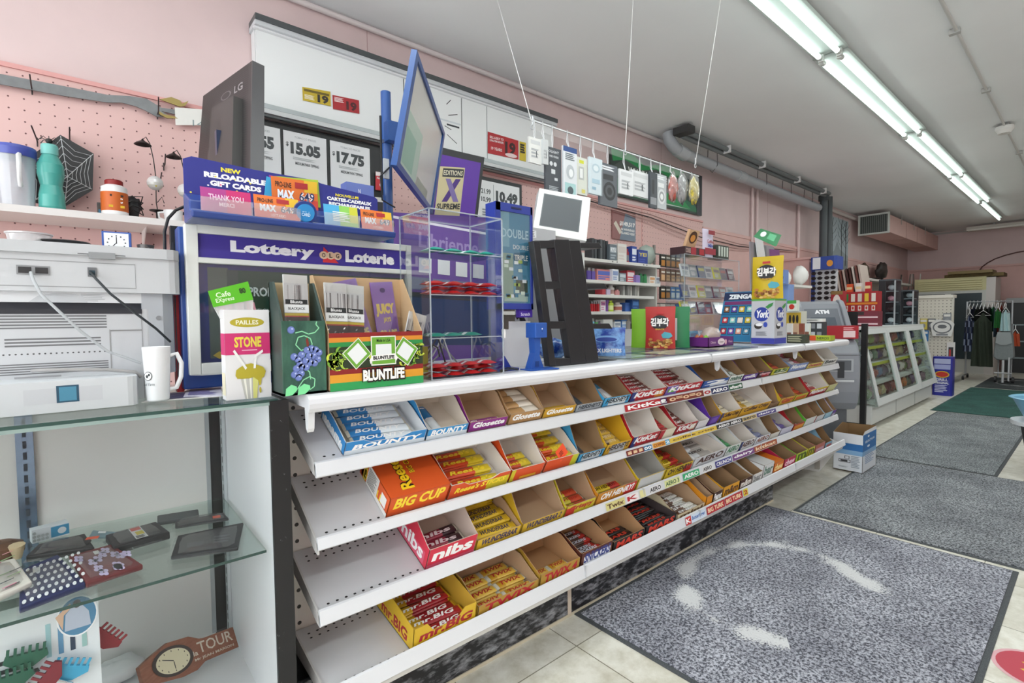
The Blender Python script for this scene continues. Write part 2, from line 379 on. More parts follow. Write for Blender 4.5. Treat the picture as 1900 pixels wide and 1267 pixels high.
b = MB(); b.box(4.66, yp-.25, 3.1, 4.78, yp-.075, 3.17, '#3a3a3a'); b.obj('valve_cluster', t)
for x in (5.6, 6.5, 7.6, 8.6):
    b = MB(); b.box(x, yp-.21, 3.09, x+.02, yp-.076, 3.17, '#e6e6e6'); b.obj('clamp', t)
a = at(1530, 470, y=2.93)
t = thing('riser_pipe', 'two dark vertical pipes dropping from the ceiling onto the pink column', 'pipe')
for dx, r in ((0, .055), (.25, .045)):
    b = MB(); b.tube([(9.0+dx, 2.93, 2.102), (9.0+dx, 2.93, 3.16)], r, '#4d5457', 12); b.obj('pipe_run', t)
b = MB(); b.cyl((9.0, 2.93, 3.06), (9.0, 2.93, 3.14), .075, '#3e4446', 12); b.obj('coupling', t)
mb = MB()
for x in (7.05, 7.2): mb.tube([(x, 3.17, 1.9), (x, 3.17, 3.0)], .018, '#e6cfcd', 8)
tag(mb.obj('wall_conduit'), 'pair of pink painted conduits running up the wall behind the green package', 'conduit')
mb = MB(); mb.tube([(8.65, 3.165, 2.11), (8.65, 3.165, 3.0)], .02, '#e6cfcd', 8); tag(mb.obj('wall_conduit'), 'single pink painted conduit on the wall left of the dark risers', 'conduit')
# air duct
t = thing('air_duct', 'pink painted rectangular air duct with a metal grille on its near end', 'duct')
b = MB(); x0 = 11.3; y0, y1, z0, z1 = 2.62, 3.05, 2.78, 3.1
b.box(x0, y0, z0, XF-.03, y1, z1, C('#d9b3ac', .6, var=.04, scale=3))
for x in (12.6, 13.5, 14.4): b.box(x, y0-.006, z0-.006, x+.02, y1+.006, z1+.006, '#c49d96')
b.obj('duct_body', t)
b = MB(); b.box(x0-.03, y0-.03, z0-.03, x0, y1+.03, z0, '#cfd2cc'); b.box(x0-.03, y0-.03, z1, x0, y1+.03, z1+.03, '#cfd2cc'); b.box(x0-.03, y0-.03, z0, x0, y0, z1, '#cfd2cc'); b.box(x0-.03, y1, z0, x0, y1+.03, z1, '#cfd2cc')
b.box(x0-.006, y0, z0, x0, y1, z1, '#4a4f4c')
for i in range(14): b.box(x0-.02, y0+.015+i*.031, z0, x0-.012, y0+.024+i*.031, z1, '#7d827e')
b.obj('grille', t)
b = MB()
for x in (12.2, 13.2, 14.2): b.cyl((x, y0-.01, z1-.1), (x, y0-.01, ZC-.004), .006, '#b9b4ae', 6)
b.obj('hanger_rod', t)
mb = MB(); ps = []
for i in range(13):
    q = i/12; ps.append((XF-.045, 2.0-1.9*q**1.5*1.6, 2.15+.62*sin(min(1, q*1.6)*pi/2)))
ps = [(XF-.045, 1.84, 2.05)]+[(XF-.045, 1.9-.05*i*i*.35, 2.12+.5*sin(i/8*pi/2)) for i in range(0, 9)]+[(XF-.045, .2, 2.66), (XF-.045, -1.5, 2.72)]
mb.tube(ps, .012, '#5b3733', 6); tag(mb.obj('wall_cable'), 'dark cable arching across the pink end wall', 'cable')
# ---------------------------------------------------------------- floor mats
def matm(h1, h2, wear, sc=420.):
    m, n, l = nt('mat_pile'); b = n['Principled BSDF']; b.inputs['Roughness'].default_value = .95
    t = n.new('ShaderNodeTexCoord'); no = n.new('ShaderNodeTexNoise'); no.inputs['Scale'].default_value = sc*.22; no.inputs['Detail'].default_value = 3; no.inputs['Roughness'].default_value = .8
    cr = n.new('ShaderNodeValToRGB'); e = cr.color_ramp.elements; e[0].position = .42; e[0].color = lin(h1); e[1].position = .58; e[1].color = lin(h2)
    n2 = n.new('ShaderNodeTexNoise'); n2.inputs['Scale'].default_value = 3.2; n2.inputs['Detail'].default_value = 5
    c2 = n.new('ShaderNodeValToRGB'); c2.color_ramp.elements[0].position = .35; c2.color_ramp.elements[0].color = (.62, .62, .64, 1); c2.color_ramp.elements[1].position = .65; c2.color_ramp.elements[1].color = (1, 1, 1, 1)
    mx = n.new('ShaderNodeMix'); mx.data_type = 'RGBA'; mx.blend_type = 'MULTIPLY'; mx.inputs[0].default_value = 1
    l.new(t.outputs['Object'], no.inputs['Vector']); l.new(t.outputs['Object'], n2.inputs['Vector']); l.new(no.outputs['Fac'], cr.inputs[0]); l.new(n2.outputs['Fac'], c2.inputs[0])
    l.new(cr.outputs[0], mx.inputs[6]); l.new(c2.outputs[0], mx.inputs[7]); out = mx.outputs[2]
    if wear:    # worn pale ring arcs where the pile is scuffed: (cx, cy, rx, ry, width)
        sp = n.new('ShaderNodeSeparateXYZ'); l.new(t.outputs['Object'], sp.inputs[0])
        def mth(op, a, bb=None):
            q = n.new('ShaderNodeMath'); q.operation = op
            for i, x in enumerate((a, bb)):
                if x is None: continue
                if isinstance(x, (int, float)): q.inputs[i].default_value = x
                else: l.new(x, q.inputs[i])
            return q.outputs[0]
        wx, wy, rx, ry, wd = wear
        a = mth('DIVIDE', mth('SUBTRACT', sp.outputs['X'], wx), rx); c = mth('DIVIDE', mth('SUBTRACT', sp.outputs['Y'], wy), ry)
        d = mth('ABSOLUTE', mth('SUBTRACT', mth('SQRT', mth('ADD', mth('MULTIPLY', a, a), mth('MULTIPLY', c, c))), 1))
        n3 = n.new('ShaderNodeTexNoise'); n3.inputs['Scale'].default_value = 5; l.new(t.outputs['Object'], n3.inputs['Vector'])
        n4 = n.new('ShaderNodeTexNoise'); n4.inputs['Scale'].default_value = 130; l.new(t.outputs['Object'], n4.inputs['Vector'])
        q = mth('SUBTRACT', mth('MULTIPLY', mth('SUBTRACT', n3.outputs['Fac'], .36), wd*4), d)
        q = mth('ADD', q, mth('MULTIPLY', mth('SUBTRACT', n4.outputs['Fac'], .55), .4))
        q = mth('SUBTRACT', q, mth('MULTIPLY', mth('LESS_THAN', mth('SUBTRACT', sp.outputs['Y'], mth('MULTIPLY', sp.outputs['X'], .6)), .2), mth('LESS_THAN', sp.outputs['X'], .2)))
        mr = n.new('ShaderNodeMapRange'); mr.inputs['From Min'].default_value = -.02; mr.inputs['From Max'].default_value = .05; l.new(q, mr.inputs[0])
        m3 = n.new('ShaderNodeMix'); m3.data_type = 'RGBA'; l.new(mr.outputs[0], m3.inputs[0]); l.new(out, m3.inputs[6]); m3.inputs[7].default_value = lin('#d4d5d6'); out = m3.outputs[2]
    l.new(out, b.inputs['Base Color'])
    bp = n.new('ShaderNodeBump'); bp.inputs['Strength'].default_value = .7; bp.inputs['Distance'].default_value = .006; l.new(no.outputs['Fac'], bp.inputs['Height']); l.new(bp.outputs[0], b.inputs['Normal'])
    return m
def floor_mat(name, label, x0, x1, y0, y1, m, rim='#3b3f42', rot=0.):
    t = thing(name, label, 'floor mat', ((x0+x1)/2, (y0+y1)/2, 0), radians(rot)); hx, hy = (x1-x0)/2, (y1-y0)/2
    b = MB(); b.box(-hx, -hy, 0, hx, hy, .004, smeared(rim, '#55595c', 300, r=.8)); b.obj('rubber_border', t)
    b = MB(); b.box(-hx+.02, -hy+.02, .003, hx-.02, hy-.02, .009, m); b.obj('pile', t)
    return t
GR1, GR2 = '#484a54', '#c6c8d2'
floor_mat('floor_mat', 'grey speckled mat with a worn white ring, nearest along the candy counter', 1.54, 3.40, .235, 1.42, matm(GR1, GR2, (-.07, .12, .47, .38, .14)))
floor_mat('floor_mat', 'plain grey mat in the middle of the aisle, beside the white and blue carton', 3.44, 5.28, .16, 1.27, matm('#43474b', '#b4b8bc', None), rot=.3)
floor_mat('floor_mat', 'grey speckled mat running up to the green mat', 5.30, 8.35, .50, 1.37, matm('#4b4f53', '#b2b8ba', None))
floor_mat('floor_mat', 'dark green mat beyond the grey mats', 8.4, 11.5, .4, 1.45, matm('#1f4a44', '#3c6f66', None), '#2c4a44')
floor_mat('floor_mat', 'dark mat with a white curved mark at the far end of the aisle', 11.6, 13.6, .3, 1.42, matm('#2f3436', '#50585a', (.1, .1, .5, .3, .1)))
floor_mat('floor_mat', 'grey mat across the aisle strip, partly out of view on the right', 5.3, 7.2, -.8, .3, matm('#4b4f53', '#b2b8ba', None))
# ================================================================ candy gondola
def W(t):
    b = MB(); b.M = t.matrix_world.inverted(); return b
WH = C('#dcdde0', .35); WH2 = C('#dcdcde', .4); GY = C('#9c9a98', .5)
X0, X1 = .46, 4.46
SHF = [(1.335, .866, 27., 1.565), (1.335, .655, 29., 1.565), (1.335, .458, 23., 1.565), (1.285, .262, 10., 1.565)]
RAIL = [(.879, .838), (.676, .643), (.480, .437), (.292, .243)]
g = thing('display_gondola', 'long white checkout counter with four sloped candy shelves under it', 'counter', (2.4, 1.6, 0))
b = W(g)
for x in (X0-.04, 1.45, 2.45, 3.45, X1):
    b.box(x, 1.586, 0, x+.035, 1.599, 1.03, '#c9c6c0'); b.obj('upright', g); b = W(g)
b = W(g); PW = pegmat('#dcd8d2', '#3b3836', .0508, .006); b.box(X0-.01, 1.57, .2, X1+.02, 1.584, 1.03, PW); b.obj('back_panel', g)
b = W(g)
pr = [(1.95, 1.03), (1.305, 1.03), (1.295, 1.018), (1.285, 1.02), (1.279, 1.03), (1.277, 1.042), (1.28, 1.054), (1.288, 1.061), (1.30, 1.065), (1.95, 1.065)]
b.prism(pr, .425, 4.52, C('#d8d8dc', .3), axis='x')
for x in (2.41, 3.63): b.box(x, 1.2765, 1.02, x+.002, 1.30, 1.0655, '#a5a5a8')
b.box(.42, 1.6, .0, 4.4, 1.62, 1.03, '#d9d7d3'); b.box(.42, 1.93, .0, 4.5, 1.95, 1.03, '#d9d7d3'); b.obj('countertop', g)
for x in (.43, 2.53, 3.56):
    b = W(g); b.prism([(1.30, 1.03), (1.33, 1.03), (1.325, .975), (1.315, .965), (1.308, .975)], x, x+.016, WH, axis='x'); b.obj('counter_bracket', g)
for i, (yf, zf, an, yb) in enumerate(SHF):
    b = W(g); ta = math.tan(radians(an)); zb = zf+(yb-yf)*ta
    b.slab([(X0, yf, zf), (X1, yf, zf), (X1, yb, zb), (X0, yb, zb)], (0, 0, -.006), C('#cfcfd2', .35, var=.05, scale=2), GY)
    M0 = Matrix.Translation((0, yf, zf)) @ RXm(an); sv = b.M; b.M = b.M @ M0; D = (yb-yf)/cos(radians(an))
    hm = C('#1c1c1c')
    xs_ = [X0+.03+k*.0254 for k in range(int((2.2 if i else 1.0)/.0254))]
    for k, x in enumerate(xs_):
        for yy, big in ((.035, .0032), (.012, .0022 if i < 3 else 0), (D-.03, .0032), (D-.05, .003)):
            if big: b.add([(x+big*1.4*cos(q*pi/4), yy+big*sin(q*pi/4), .0004) for q in range(8)], [tuple(range(8))], hm)
    b.M = sv; b.obj('shelf', g)
    b = W(g)
    for x in (X0-.006, X1):
        b.prism([(yf, zf+.004), (yb, zb+.004), (yb+.004, zb-.06), (yb-.02, zb-.055), (yf+.02, zf-.022), (yf, zf-.025)], x, x+.005, C('#c4c2c0'), axis='x')
        if x < 1: b.obj('shelf_bracket', g); b = W(g)
    if i == 3:
        b.prism([(1.30, .25), (1.56, .25), (1.56, 0.0), (1.45, 0.0)], X1-.01, X1+.0, '#d8d6d2', axis='x'); b.box(X1-.05, 1.44, .03, X1-.02, 1.47, .12, '#a8a39a')
    b.obj('shelf_bracket', g)
    b = W(g); zt, zl = RAIL[i]
    b.prism([(yf-.006, zl), (yf-.010, zl+.004), (yf-.002, zt-.003), (yf+.004, zt), (yf+.008, zt-.004), (yf+.002, zl)], X0-.006, X1+.012, C('#dee0e4', .3), axis='x')
    if i == 3: b.prism([(1.292, .22), (1.288, .243), (1.31, .25), (1.32, .22)], X0-.0, X1, '#cfcdc9', axis='x')
    for x in ((3.1,), (2.3, 3.5), (1.9, 3.1), (1.448, 2.3, 3.5))[i]: b.box(x, yf-.0108, zl, x+.0025, yf+.0, zt, '#b5b6ba')
    rail = b.obj('price_rail', g)
    # stickers in the rail
    ST = [[(1160, 1240, '#b3202a', 'KitKat', '#fff'), (1226, 1238, '#2b3f86', '2', '#fff'), (1238, 1306, '#7a2c20', 'o=o=o', '#e8c7a0'), (1306, 1320, '#e3e3e3', 'o', '#b3202a'), (1320, 1352, '#1d2a5b', 'AERO', '#fff'), (1353, 1378, '#1f5a3c', 'after8', '#fff')],
          [(1163, 1195, '#7a2320', 'iii', '#e7c9a0'), (1195, 1210, '#2b6f9c', 'oo', '#fff'), (1212, 1235, '#e5a33d', 'COFFEE', '#7a2a15'), (1235, 1243, '#3b9cc9', '2', '#fff'), (1243, 1330, '#e0c04a', 'coffee crisp', '#6a4a1a'), (1330, 1378, '#2a2a2a', 'AERO AERO', '#fff'), (1378, 1404, '#c9b27a', 'aero', '#333333'), (1405, 1440, '#4a3f86', 'dairy', '#fff')],
          [(1125, 1160, '#d9cf8a', 'Twix', '#5a3a20'), (1163, 1185, '#f4ecec', 'K', '#b3202a'), (1188, 1198, '#e6dfa0', '', ''), (1205, 1228, '#e6e6e6', 'AERO', '#222222'), (1234, 1262, '#dfe3a0', 'AERO 3', '#2a5a3a'), (1268, 1298, '#3fae74', 'AERO', '#fff'), (1304, 1322, '#e6e6e6', 'AERO', '#222222'), (1328, 1358, '#3d3f8a', 'CRUNCH', '#fff'), (1360, 1400, '#7a4a86', 'dairy', '#fff'), (1400, 1442, '#a4502c', 'kitkat', '#f4dfc0')],
          [(1273, 1283, '#c9302a', 'K', '#fff'), (1283, 1310, '#d6e2f2', 'Butterfinger', '#3a6ab0'), (1312, 1345, '#b3222c', 'BIG TURK', '#ffe9c0'), (1346, 1378, '#b3222c', 'BIG TURK', '#ffe9c0'), (1380, 1388, '#e0cf3a', '2', '#b3222c')]][i]
    b = W(g)
    for u0, u1, c, tx, tc in ST:
        xa, xb = xat(u0, yf-.01, zt-.015), xat(u1, yf-.01, zt-.015); f = Face(b, (xa, yf-.0115, zl+.007), (xb-xa, 0, 0), (0, .0062, zt-zl-.012)); f.r(0, 0, 1, 1, c)
        if tx: f.t(tx, .06, .2, .94, .8, tc, .03)
    b.obj('price_strip', rail)
b = W(g)
KM = smeared('#1c1c20', '#a3a5aa', 16, .58, .12, .45, stretch=(1, 3, 3))
b.box(.42, 1.425, 0.012, 1.505, 1.44, .24, KM); b.box(1.525, 1.425, 0.012, 3.52, 1.44, .24, KM); b.box(1.505, 1.422, .0, 1.525, 1.44, .24, '#cdbfae'); b.box(.42, 1.421, 0, 3.52, 1.426, .012, '#c9bfa8')
b.box(3.5, 1.44, 0.0, 3.515, 1.6, .24, '#3a3a3c'); b.box(.42, 1.56, 0, 4.4, 1.57, .24, '#4a4a4a'); b.obj('kick_plate', g)
# ---------------------------------------------------------------- candy bars
BK = dict(
 bounty=('#2c82c6', .5, '#e6edf2', 'BOUNTY', '#fff'), glosette=('#a8479c', 1, '', 'Glosette', '#fff'), glokraft=('#c79b66', .5, '#f0e8da', '', '#fff'), gloyel=('#d8ab22', 1, '', '', '#fff'),
 hersh=('#c9cdd2', .4, '#4a5560', 'HERSHEYS', '#233038'), hershb=('#3f9fd0', .4, '#e9eef2', 'HERSHEYS', '#233038'), almond=('#4a2418', .5, '#e4c25a', 'HERSHEYS', '#f2e3c8'),
 kitkat=('#b8202c', .6, '#7a2a20', 'KitKat', '#fff'), kitwhite=('#eee6cf', .4, '#b8202c', 'KitKat', '#b8202c'), blue=('#2a4b9a', .5, '#d9dfe8', 'fin', '#fff'), green=('#1f5a41', .6, '#dfe8e2', 'mint', '#fff'),
 purple=('#5a2f93', 1, '', 'milk', '#fff'), yellow=('#d9c12e', .5, '#c9543a', '', '#fff'), sticks=('#d9481e', .6, '#e3c825', "Reese's", '#ffe23a'), reese=('#e2571d', .55, '#e9c52a', "Reese's", '#ffe23a'),
 wunder=('#d8b21f', .8, '#c9a21a', 'WUNDERBAR', '#2a2350'), henry=('#e6c31f', .6, '#c9302a', 'OH HENRY!', '#3a1c14'), flake=('#d7c93a', .5, '#c94a2a', 'Crispy', '#b8302a'), aero=('#e9eaec', .4, '#b9b2ac', 'AERO', '#3a2a22'), aerog=('#e9eaec', .4, '#3f9e62', 'AERO', '#1f5a34'),
 mrbig=('#d6a921', .3, '#a51f2a', 'mr.BIG', '#fff'), twix=('#c5942a', .3, '#e0b64a', 'TWIX', '#b31f2c'), snick=('#4a2a20', .7, '#b8302c', 'SNICKERS', '#dfe6f7'), mars=('#1a1718', .8, '#2a2224', 'MARS', '#d8402e'), mini=('#5d3a24', .5, '#dfe0da', 'SNIX', '#fff'),
 nibs=('#9e1c3a', .6, '#3a1420', 'nibs', '#f6dfe4'), coffee=('#dcab22', .5, '#f2e7c9', 'Coffee Crisp', '#4a2413'), white=('#e6e8ee', .5, '#8d93b8', 'milk', '#3a3f86'), lilac=('#d9d3ea', .5, '#6a55a8', 'Cadbury', '#4a3a92'), bubble=('#d9d5df', .6, '#b0405a', 'b', '#fff'), red=('#b81f28', .8, '#f2e9e2', 'Maltesers', '#fff'))
BM = {}
def barmesh(kind, L, Wd, Th, txt=True):
    L = round(L, 2); k = (kind, L, Wd, Th, txt)
    if k in BM: return BM[k]
    c1, fr, c2, tx, tc = BK[kind]; b = MB(); nx, ny = 10, 4
    e = .009; xsn = [-L/2, -L/2+e]+[-L/2+e+(L-2*e)*i/(nx-2) for i in range(1, nx-2)]+[L/2-e, L/2]
    def z(i, j, s):
        if i in (0, len(xsn)-1) or j in (0, ny): return Th*.5
        q = 1 if 1 < i < len(xsn)-2 else .6
        return Th*.5+s*Th*.5*q
    top = [(x, -Wd/2+Wd*(0, .14, .5, .86, 1)[j], z(i, j, 1)) for i, x in enumerate(xsn) for j in range(ny+1)]
    bot = [(x, -Wd/2+Wd*(0, .14, .5, .86, 1)[j], z(i, j, -1)) for i, x in enumerate(xsn) for j in range(ny+1)]
    m1, m2, me = C(c1, .28), C(c2 or c1, .28), C('#cfc9b8' if kind not in ('mars', 'snick', 'wunder', 'mrbig', 'henry') else c1, .3)
    for i in range(len(xsn)-1):
        fr0 = (i+.5)/(len(xsn)-1); mm = me if i in (0, len(xsn)-2) else (m1 if fr0 < fr else m2)
        b.add(top, [(i*(ny+1)+j, (i+1)*(ny+1)+j, (i+1)*(ny+1)+j+1, i*(ny+1)+j+1) for j in range(ny)], mm, True)
        b.add(bot, [(i*(ny+1)+j, i*(ny+1)+j+1, (i+1)*(ny+1)+j+1, (i+1)*(ny+1)+j) for j in range(ny)], mm, True)
    if tx and txt: Face(b, (-L*.38, -Wd*.26, Th*.97), (L*.74, 0, 0), (0, Wd*.52, 0)).t(tx, 0, 0, .95, 1, tc, .03, sk=.05)
    BM[k] = b.mesh('candy_bar'); return BM[k]
def bar(kind, M, L, Wd, Th, label, group, txt=True, name='candy_bar', cat='candy bar'):
    o = bpy.data.objects.new(name, barmesh(kind, L, Wd, Th, txt)); COL.objects.link(o); o.matrix_world = M
    return tag(o, label, cat, group)
# ---------------------------------------------------------------- cartons
def tray_mesh(w, d, hb, hf, col, inner, txt='', tc='#fff', stripe=None, hump=0, closed=False, side_txt=None):
    b = MB(); t = .0025; yk = d*.30
    b.box(0, 0, 0, w, d, t, inner)
    prof = [(0, 0), (d, 0), (d, hb), (d*.55, hb), (yk, hf+(hb-hf)*.45), (d*.06, hf), (0, hf)]
    if closed: prof = [(0, 0), (d, 0), (d, hb), (0, hb)]
    b.slab([(0, y, z) for y, z in prof][::-1], (t, 0, 0), col, inner, inner)
    b.slab([(w, y, z) for y, z in prof], (-t, 0, 0), col, inner, inner)
    h2 = hb if closed else hf
    fp = [(0, 0, 0), (w, 0, 0), (w, 0, h2)]+([(w*.8, 0, h2), (w*.68, 0, h2-hump), (w*.3, 0, h2-hump), (w*.2, 0, h2)] if hump else [])+[(0, 0, h2)]
    b.slab(fp, (0, t, 0), col, inner, inner)
    b.slab([(w, d, 0), (0, d, 0), (0, d, hb), (w, d, hb)], (0, -t, 0), col, inner, inner)
    if closed: b.box(0, 0, hb-t, w, d, hb+.0008, inner, mt=col)
    f = Face(b, (0, 0, 0), (w, 0, 0), (0, 0, h2))
    if stripe:
        for (x0, y0, x1, y1, c) in stripe: f.r(x0, y0, x1, min(y1, 1-hump/h2*1.1) if hump and y1 > .7 else y1, c)
    if txt: f.t(txt, .08, .34, .92, .9 if not hump else .72, tc, .04, sk=.03)
    if side_txt or (txt and side_txt is None):
        s = Face(b, (0, d, 0), (0, -d, 0), (0, 0, hb)); s.r(.05, .05, .9, min(.45, hf/hb*.9), C(stripe[0][4]) if stripe else col); s.t(txt or side_txt, .15, .12, .85, min(.55, hf/hb*.8), tc, .03)
    return b
LH, LG = 'on the %s candy shelf', ['top', 'second', 'third', 'lowest']
KR = '#b8997a'; KD = '#9c7d5c'; IW = '#e4dcd3'
R = []
def row(i, *items):
    for it in items: R.append((i,)+it)
# (u0, u1, outside, inside, text, text colour, opts, bars(kind, rows, layers, along), label)
row(0,
 (638, 790, '#2f86c9', '#e2e6ea', 'BOUNTY', '#fff', dict(d=.2, hb=.055, hf=.045, stripe=[(.0, 0, 1, .35, '#dfe8ee')], hump=.012), ('bounty', 5, 2, 'x'), 'flat blue and white carton full of coconut bars'),
 (791, 868, '#3b93cf', '#d8ccbd', 'BOUNTY', '#fff', dict(hb=.105, hf=.04, stripe=[(.0, 0, 1, .4, '#dfe8ee')]), ('bounty', 2, 1, 'y'), 'blue coconut bar carton with two bars left'),
 (869, 941, '#8d2f86', KR, 'Glosette', '#fff', dict(hb=.12, hf=.04), ('glosette', 1, 1, 'x'), 'purple carton with one purple candy pouch left'),
 (943, 1006, '#b48a58', KR, 'Glosette', '#fff', dict(hb=.1, hf=.045), ('glokraft', 4, 3, 'x'), 'kraft brown carton heaped with pale pouches'),
 (1007, 1067, '#cf9f22', KR, 'Glosette', '#fff', dict(hb=.12, hf=.04), ('gloyel', 1, 1, 'x'), 'mustard yellow carton almost empty'),
 (1068, 1117, '#a9afb5', KD, 'HERSHEYS', '#3a4248', dict(hb=.12, hf=.035), ('hersh', 2, 1, 'y'), 'silver grey carton with two bars left'),
 (1118, 1168, '#45a6d8', KD, 'HERSHEYS', '#27323a', dict(hb=.12, hf=.045, stripe=[(.2, .1, .85, .9, '#dfe6ea')]), ('hershb', 3, 1, 'y'), 'light blue carton with white panel'),
 (1169, 1233, '#b81f2b', IW, 'KitKat', '#fff', dict(hb=.1, hf=.05, stripe=[(.0, 0, .14, 1, '#29367c'), (.7, .1, .95, .8, '#d98a2c')]), ('kitkat', 6, 1, 'x'), 'red carton of wafer bars with a navy price corner'),
 (1234, 1301, '#b81f2b', IW, 'KitKat', '#fff', dict(hb=.08, hf=.05, stripe=[(.0, 0, .3, 1, '#7b5cae'), (.05, .3, .25, .7, '#62b03a')]), ('kitkat', 6, 2, 'x'), 'red carton of wafer bars with purple and green corner'),
 (1303, 1350, '#2a5aa8', KD, '2', '#fff', dict(hb=.11, hf=.045, stripe=[(.3, .1, 1, .6, '#c9d3e2')]), None, 'empty royal blue carton marked with a 2'),
 (1351, 1377, '#e3e6e3', KD, 'mint', '#1f5a41', dict(hb=.1, hf=.05), ('green', 5, 2, 'x'), 'white carton of dark green mint packets'),
 (1378, 1405, '#5a2f93', KD, 'milk', '#fff', dict(hb=.12, hf=.04), None, 'empty deep purple carton'),
 (1406, 1430, '#4a2a3a', KD, 'cherry', '#f2c9d2', dict(hb=.11, hf=.04, stripe=[(.3, .1, .9, .8, '#b0303a')]), ('red', 1, 1, 'x'), 'dark maroon carton beside the yellow one'),
 (1431, 1462, '#c9c42e', KD, '85', '#4a6a1a', dict(hb=.12, hf=.045, stripe=[(.2, .15, .9, .85, '#dfe3cf')]), ('yellow', 3, 1, 'x'), 'yellow green carton with a pale front panel'),
 (1463, 1496, '#8a9cc2', KD, 'Mentos', '#fff', dict(hb=.09, hf=.06, stripe=[(0, .1, 1, .9, '#7f93c9')]), ('bubble', 6, 3, 'x'), 'blue grey carton packed with rows of small mint rolls'),
 (1497, 1526, '#dcc86a', KD, 'Sweetie', '#b83a4a', dict(hb=.13, hf=.04), None, 'pale yellow carton with pink lettering'),
 (1527, 1556, '#e6e4e0', '#dcd6cc', 'Bear', '#3a3a3a', dict(hb=.14, hf=.05), None, 'tall white carton at the far end'))
row(1,
 (718, 830, '#de5a22', '#de5a22', 'BIG CUP', '#ffe23a', dict(d=.2, hb=.075, hf=.07, closed=True, tight=1), None, 'closed orange carton of big peanut cups lying flat'),
 (832, 944, '#df5320', IW, "Reese's STICKS", '#ffe23a', dict(hb=.075, hf=.055, stripe=[(.62, 0, 1, 1, '#d9c72a')], hump=.015), ('sticks', 4, 2, 'x'), 'orange carton with yellow end, full of wafer sticks'),
 (946, 1008, '#df5320', IW, '', '#ffe23a', dict(hb=.1, hf=.05, stripe=[(.0, 0, .12, 1, '#d9c72a'), (.3, .1, .8, .3, '#e9b52a')]), ('sticks', 3, 1, 'x'), 'orange carton with three yellow and orange bars'),
 (1010, 1071, '#df5320', IW, '', '#ffe23a', dict(hb=.08, hf=.05, stripe=[(.8, 0, 1, 1, '#c9c92a')]), ('reese', 4, 3, 'x'), 'orange carton of peanut cup packets with a bright orange tag'),
 (1073, 1121, '#45a6d8', KD, 'HERSHEYS', '#27323a', dict(hb=.12, hf=.04, stripe=[(.15, .1, .85, .9, '#dfe6ea')]), ('hersh', 2, 1, 'y'), 'pale blue and white carton with a torn back'),
 (1122, 1169, '#d8a826', '#d8a826', 'HERSHEYS', '#3a2a20', dict(hb=.11, hf=.05, stripe=[(.2, .05, .8, .9, '#c9ccd0')]), ('almond', 7, 1, 'x'), 'golden yellow carton filled with brown and white bars'),
 (1171, 1221, '#b81f2b', IW, 'KitKat', '#fff', dict(hb=.12, hf=.055, stripe=[(.0, 0, .16, 1, '#29367c')]), ('kitkat', 2, 1, 'y'), 'red carton with pale inside and only two bars'),
 (1222, 1251, '#b81f2b', '#ddd2b8', '', '#fff', dict(hb=.08, hf=.05, stripe=[(.3, 0, 1, 1, '#ece4cc')]), ('kitwhite', 5, 2, 'x'), 'narrow cream and red carton'),
 (1252, 1291, '#b01f2a', IW, 'KitKat', '#fff', dict(hb=.1, hf=.055, stripe=[(.7, .2, .95, .8, '#e6d9b8')]), ('kitkat', 5, 1, 'x'), 'red carton with cream bars beside the white one'),
 (1292, 1313, '#e9e6ea', IW, '', '#fff', dict(hb=.06, hf=.045), ('white', 5, 1, 'x'), 'small white carton of pale bars'),
 (1314, 1333, '#5b2f9c', KD, '', '#fff', dict(hb=.12, hf=.055, stripe=[(.2, .2, .8, .8, '#7f5cc0')]), None, 'narrow violet carton with pale dots'),
 (1335, 1371, '#d6a21f', IW, 'Coffee Crisp', '#4a2413', dict(hb=.11, hf=.06, stripe=[(0, 0, .1, 1, '#2a2f6a')]), ('coffee', 3, 1, 'x'), 'mustard carton with the navy left edge'),
 (1372, 1427, '#d6a21f', IW, 'Coffee Crisp', '#4a2413', dict(hb=.1, hf=.06), ('coffee', 5, 1, 'x'), 'wide mustard carton with ripped front edge'),
 (1428, 1445, '#8a6a4a', '#a5876a', '', '#fff', dict(hb=.14, hf=.03), None, 'plain brown carton with a leaning flap'),
 (1446, 1473, '#d9b52e', KD, 'Cari', '#b83a2a', dict(hb=.12, hf=.05, stripe=[(.2, .2, .8, .8, '#d9762a')]), ('flake', 4, 1, 'x'), 'yellow carton with an orange front panel'),
 (1474, 1498, '#c9c22e', KD, '', '#fff', dict(hb=.1, hf=.045, stripe=[(.1, .2, .9, .7, '#d96a2a')]), ('flake', 5, 2, 'x'), 'lime and orange carton full of bars'),
 (1499, 1533, '#b5202a', IW, 'Maltesers', '#fff', dict(hb=.11, hf=.06, stripe=[(0, .78, 1, 1, '#e3d02e')]), ('red', 6, 2, 'x'), 'scarlet carton with yellow top edge'),
 (1534, 1550, '#d9d79a', KD, '', '#fff', dict(hb=.12, hf=.06), None, 'pale green yellow carton at the far end'))
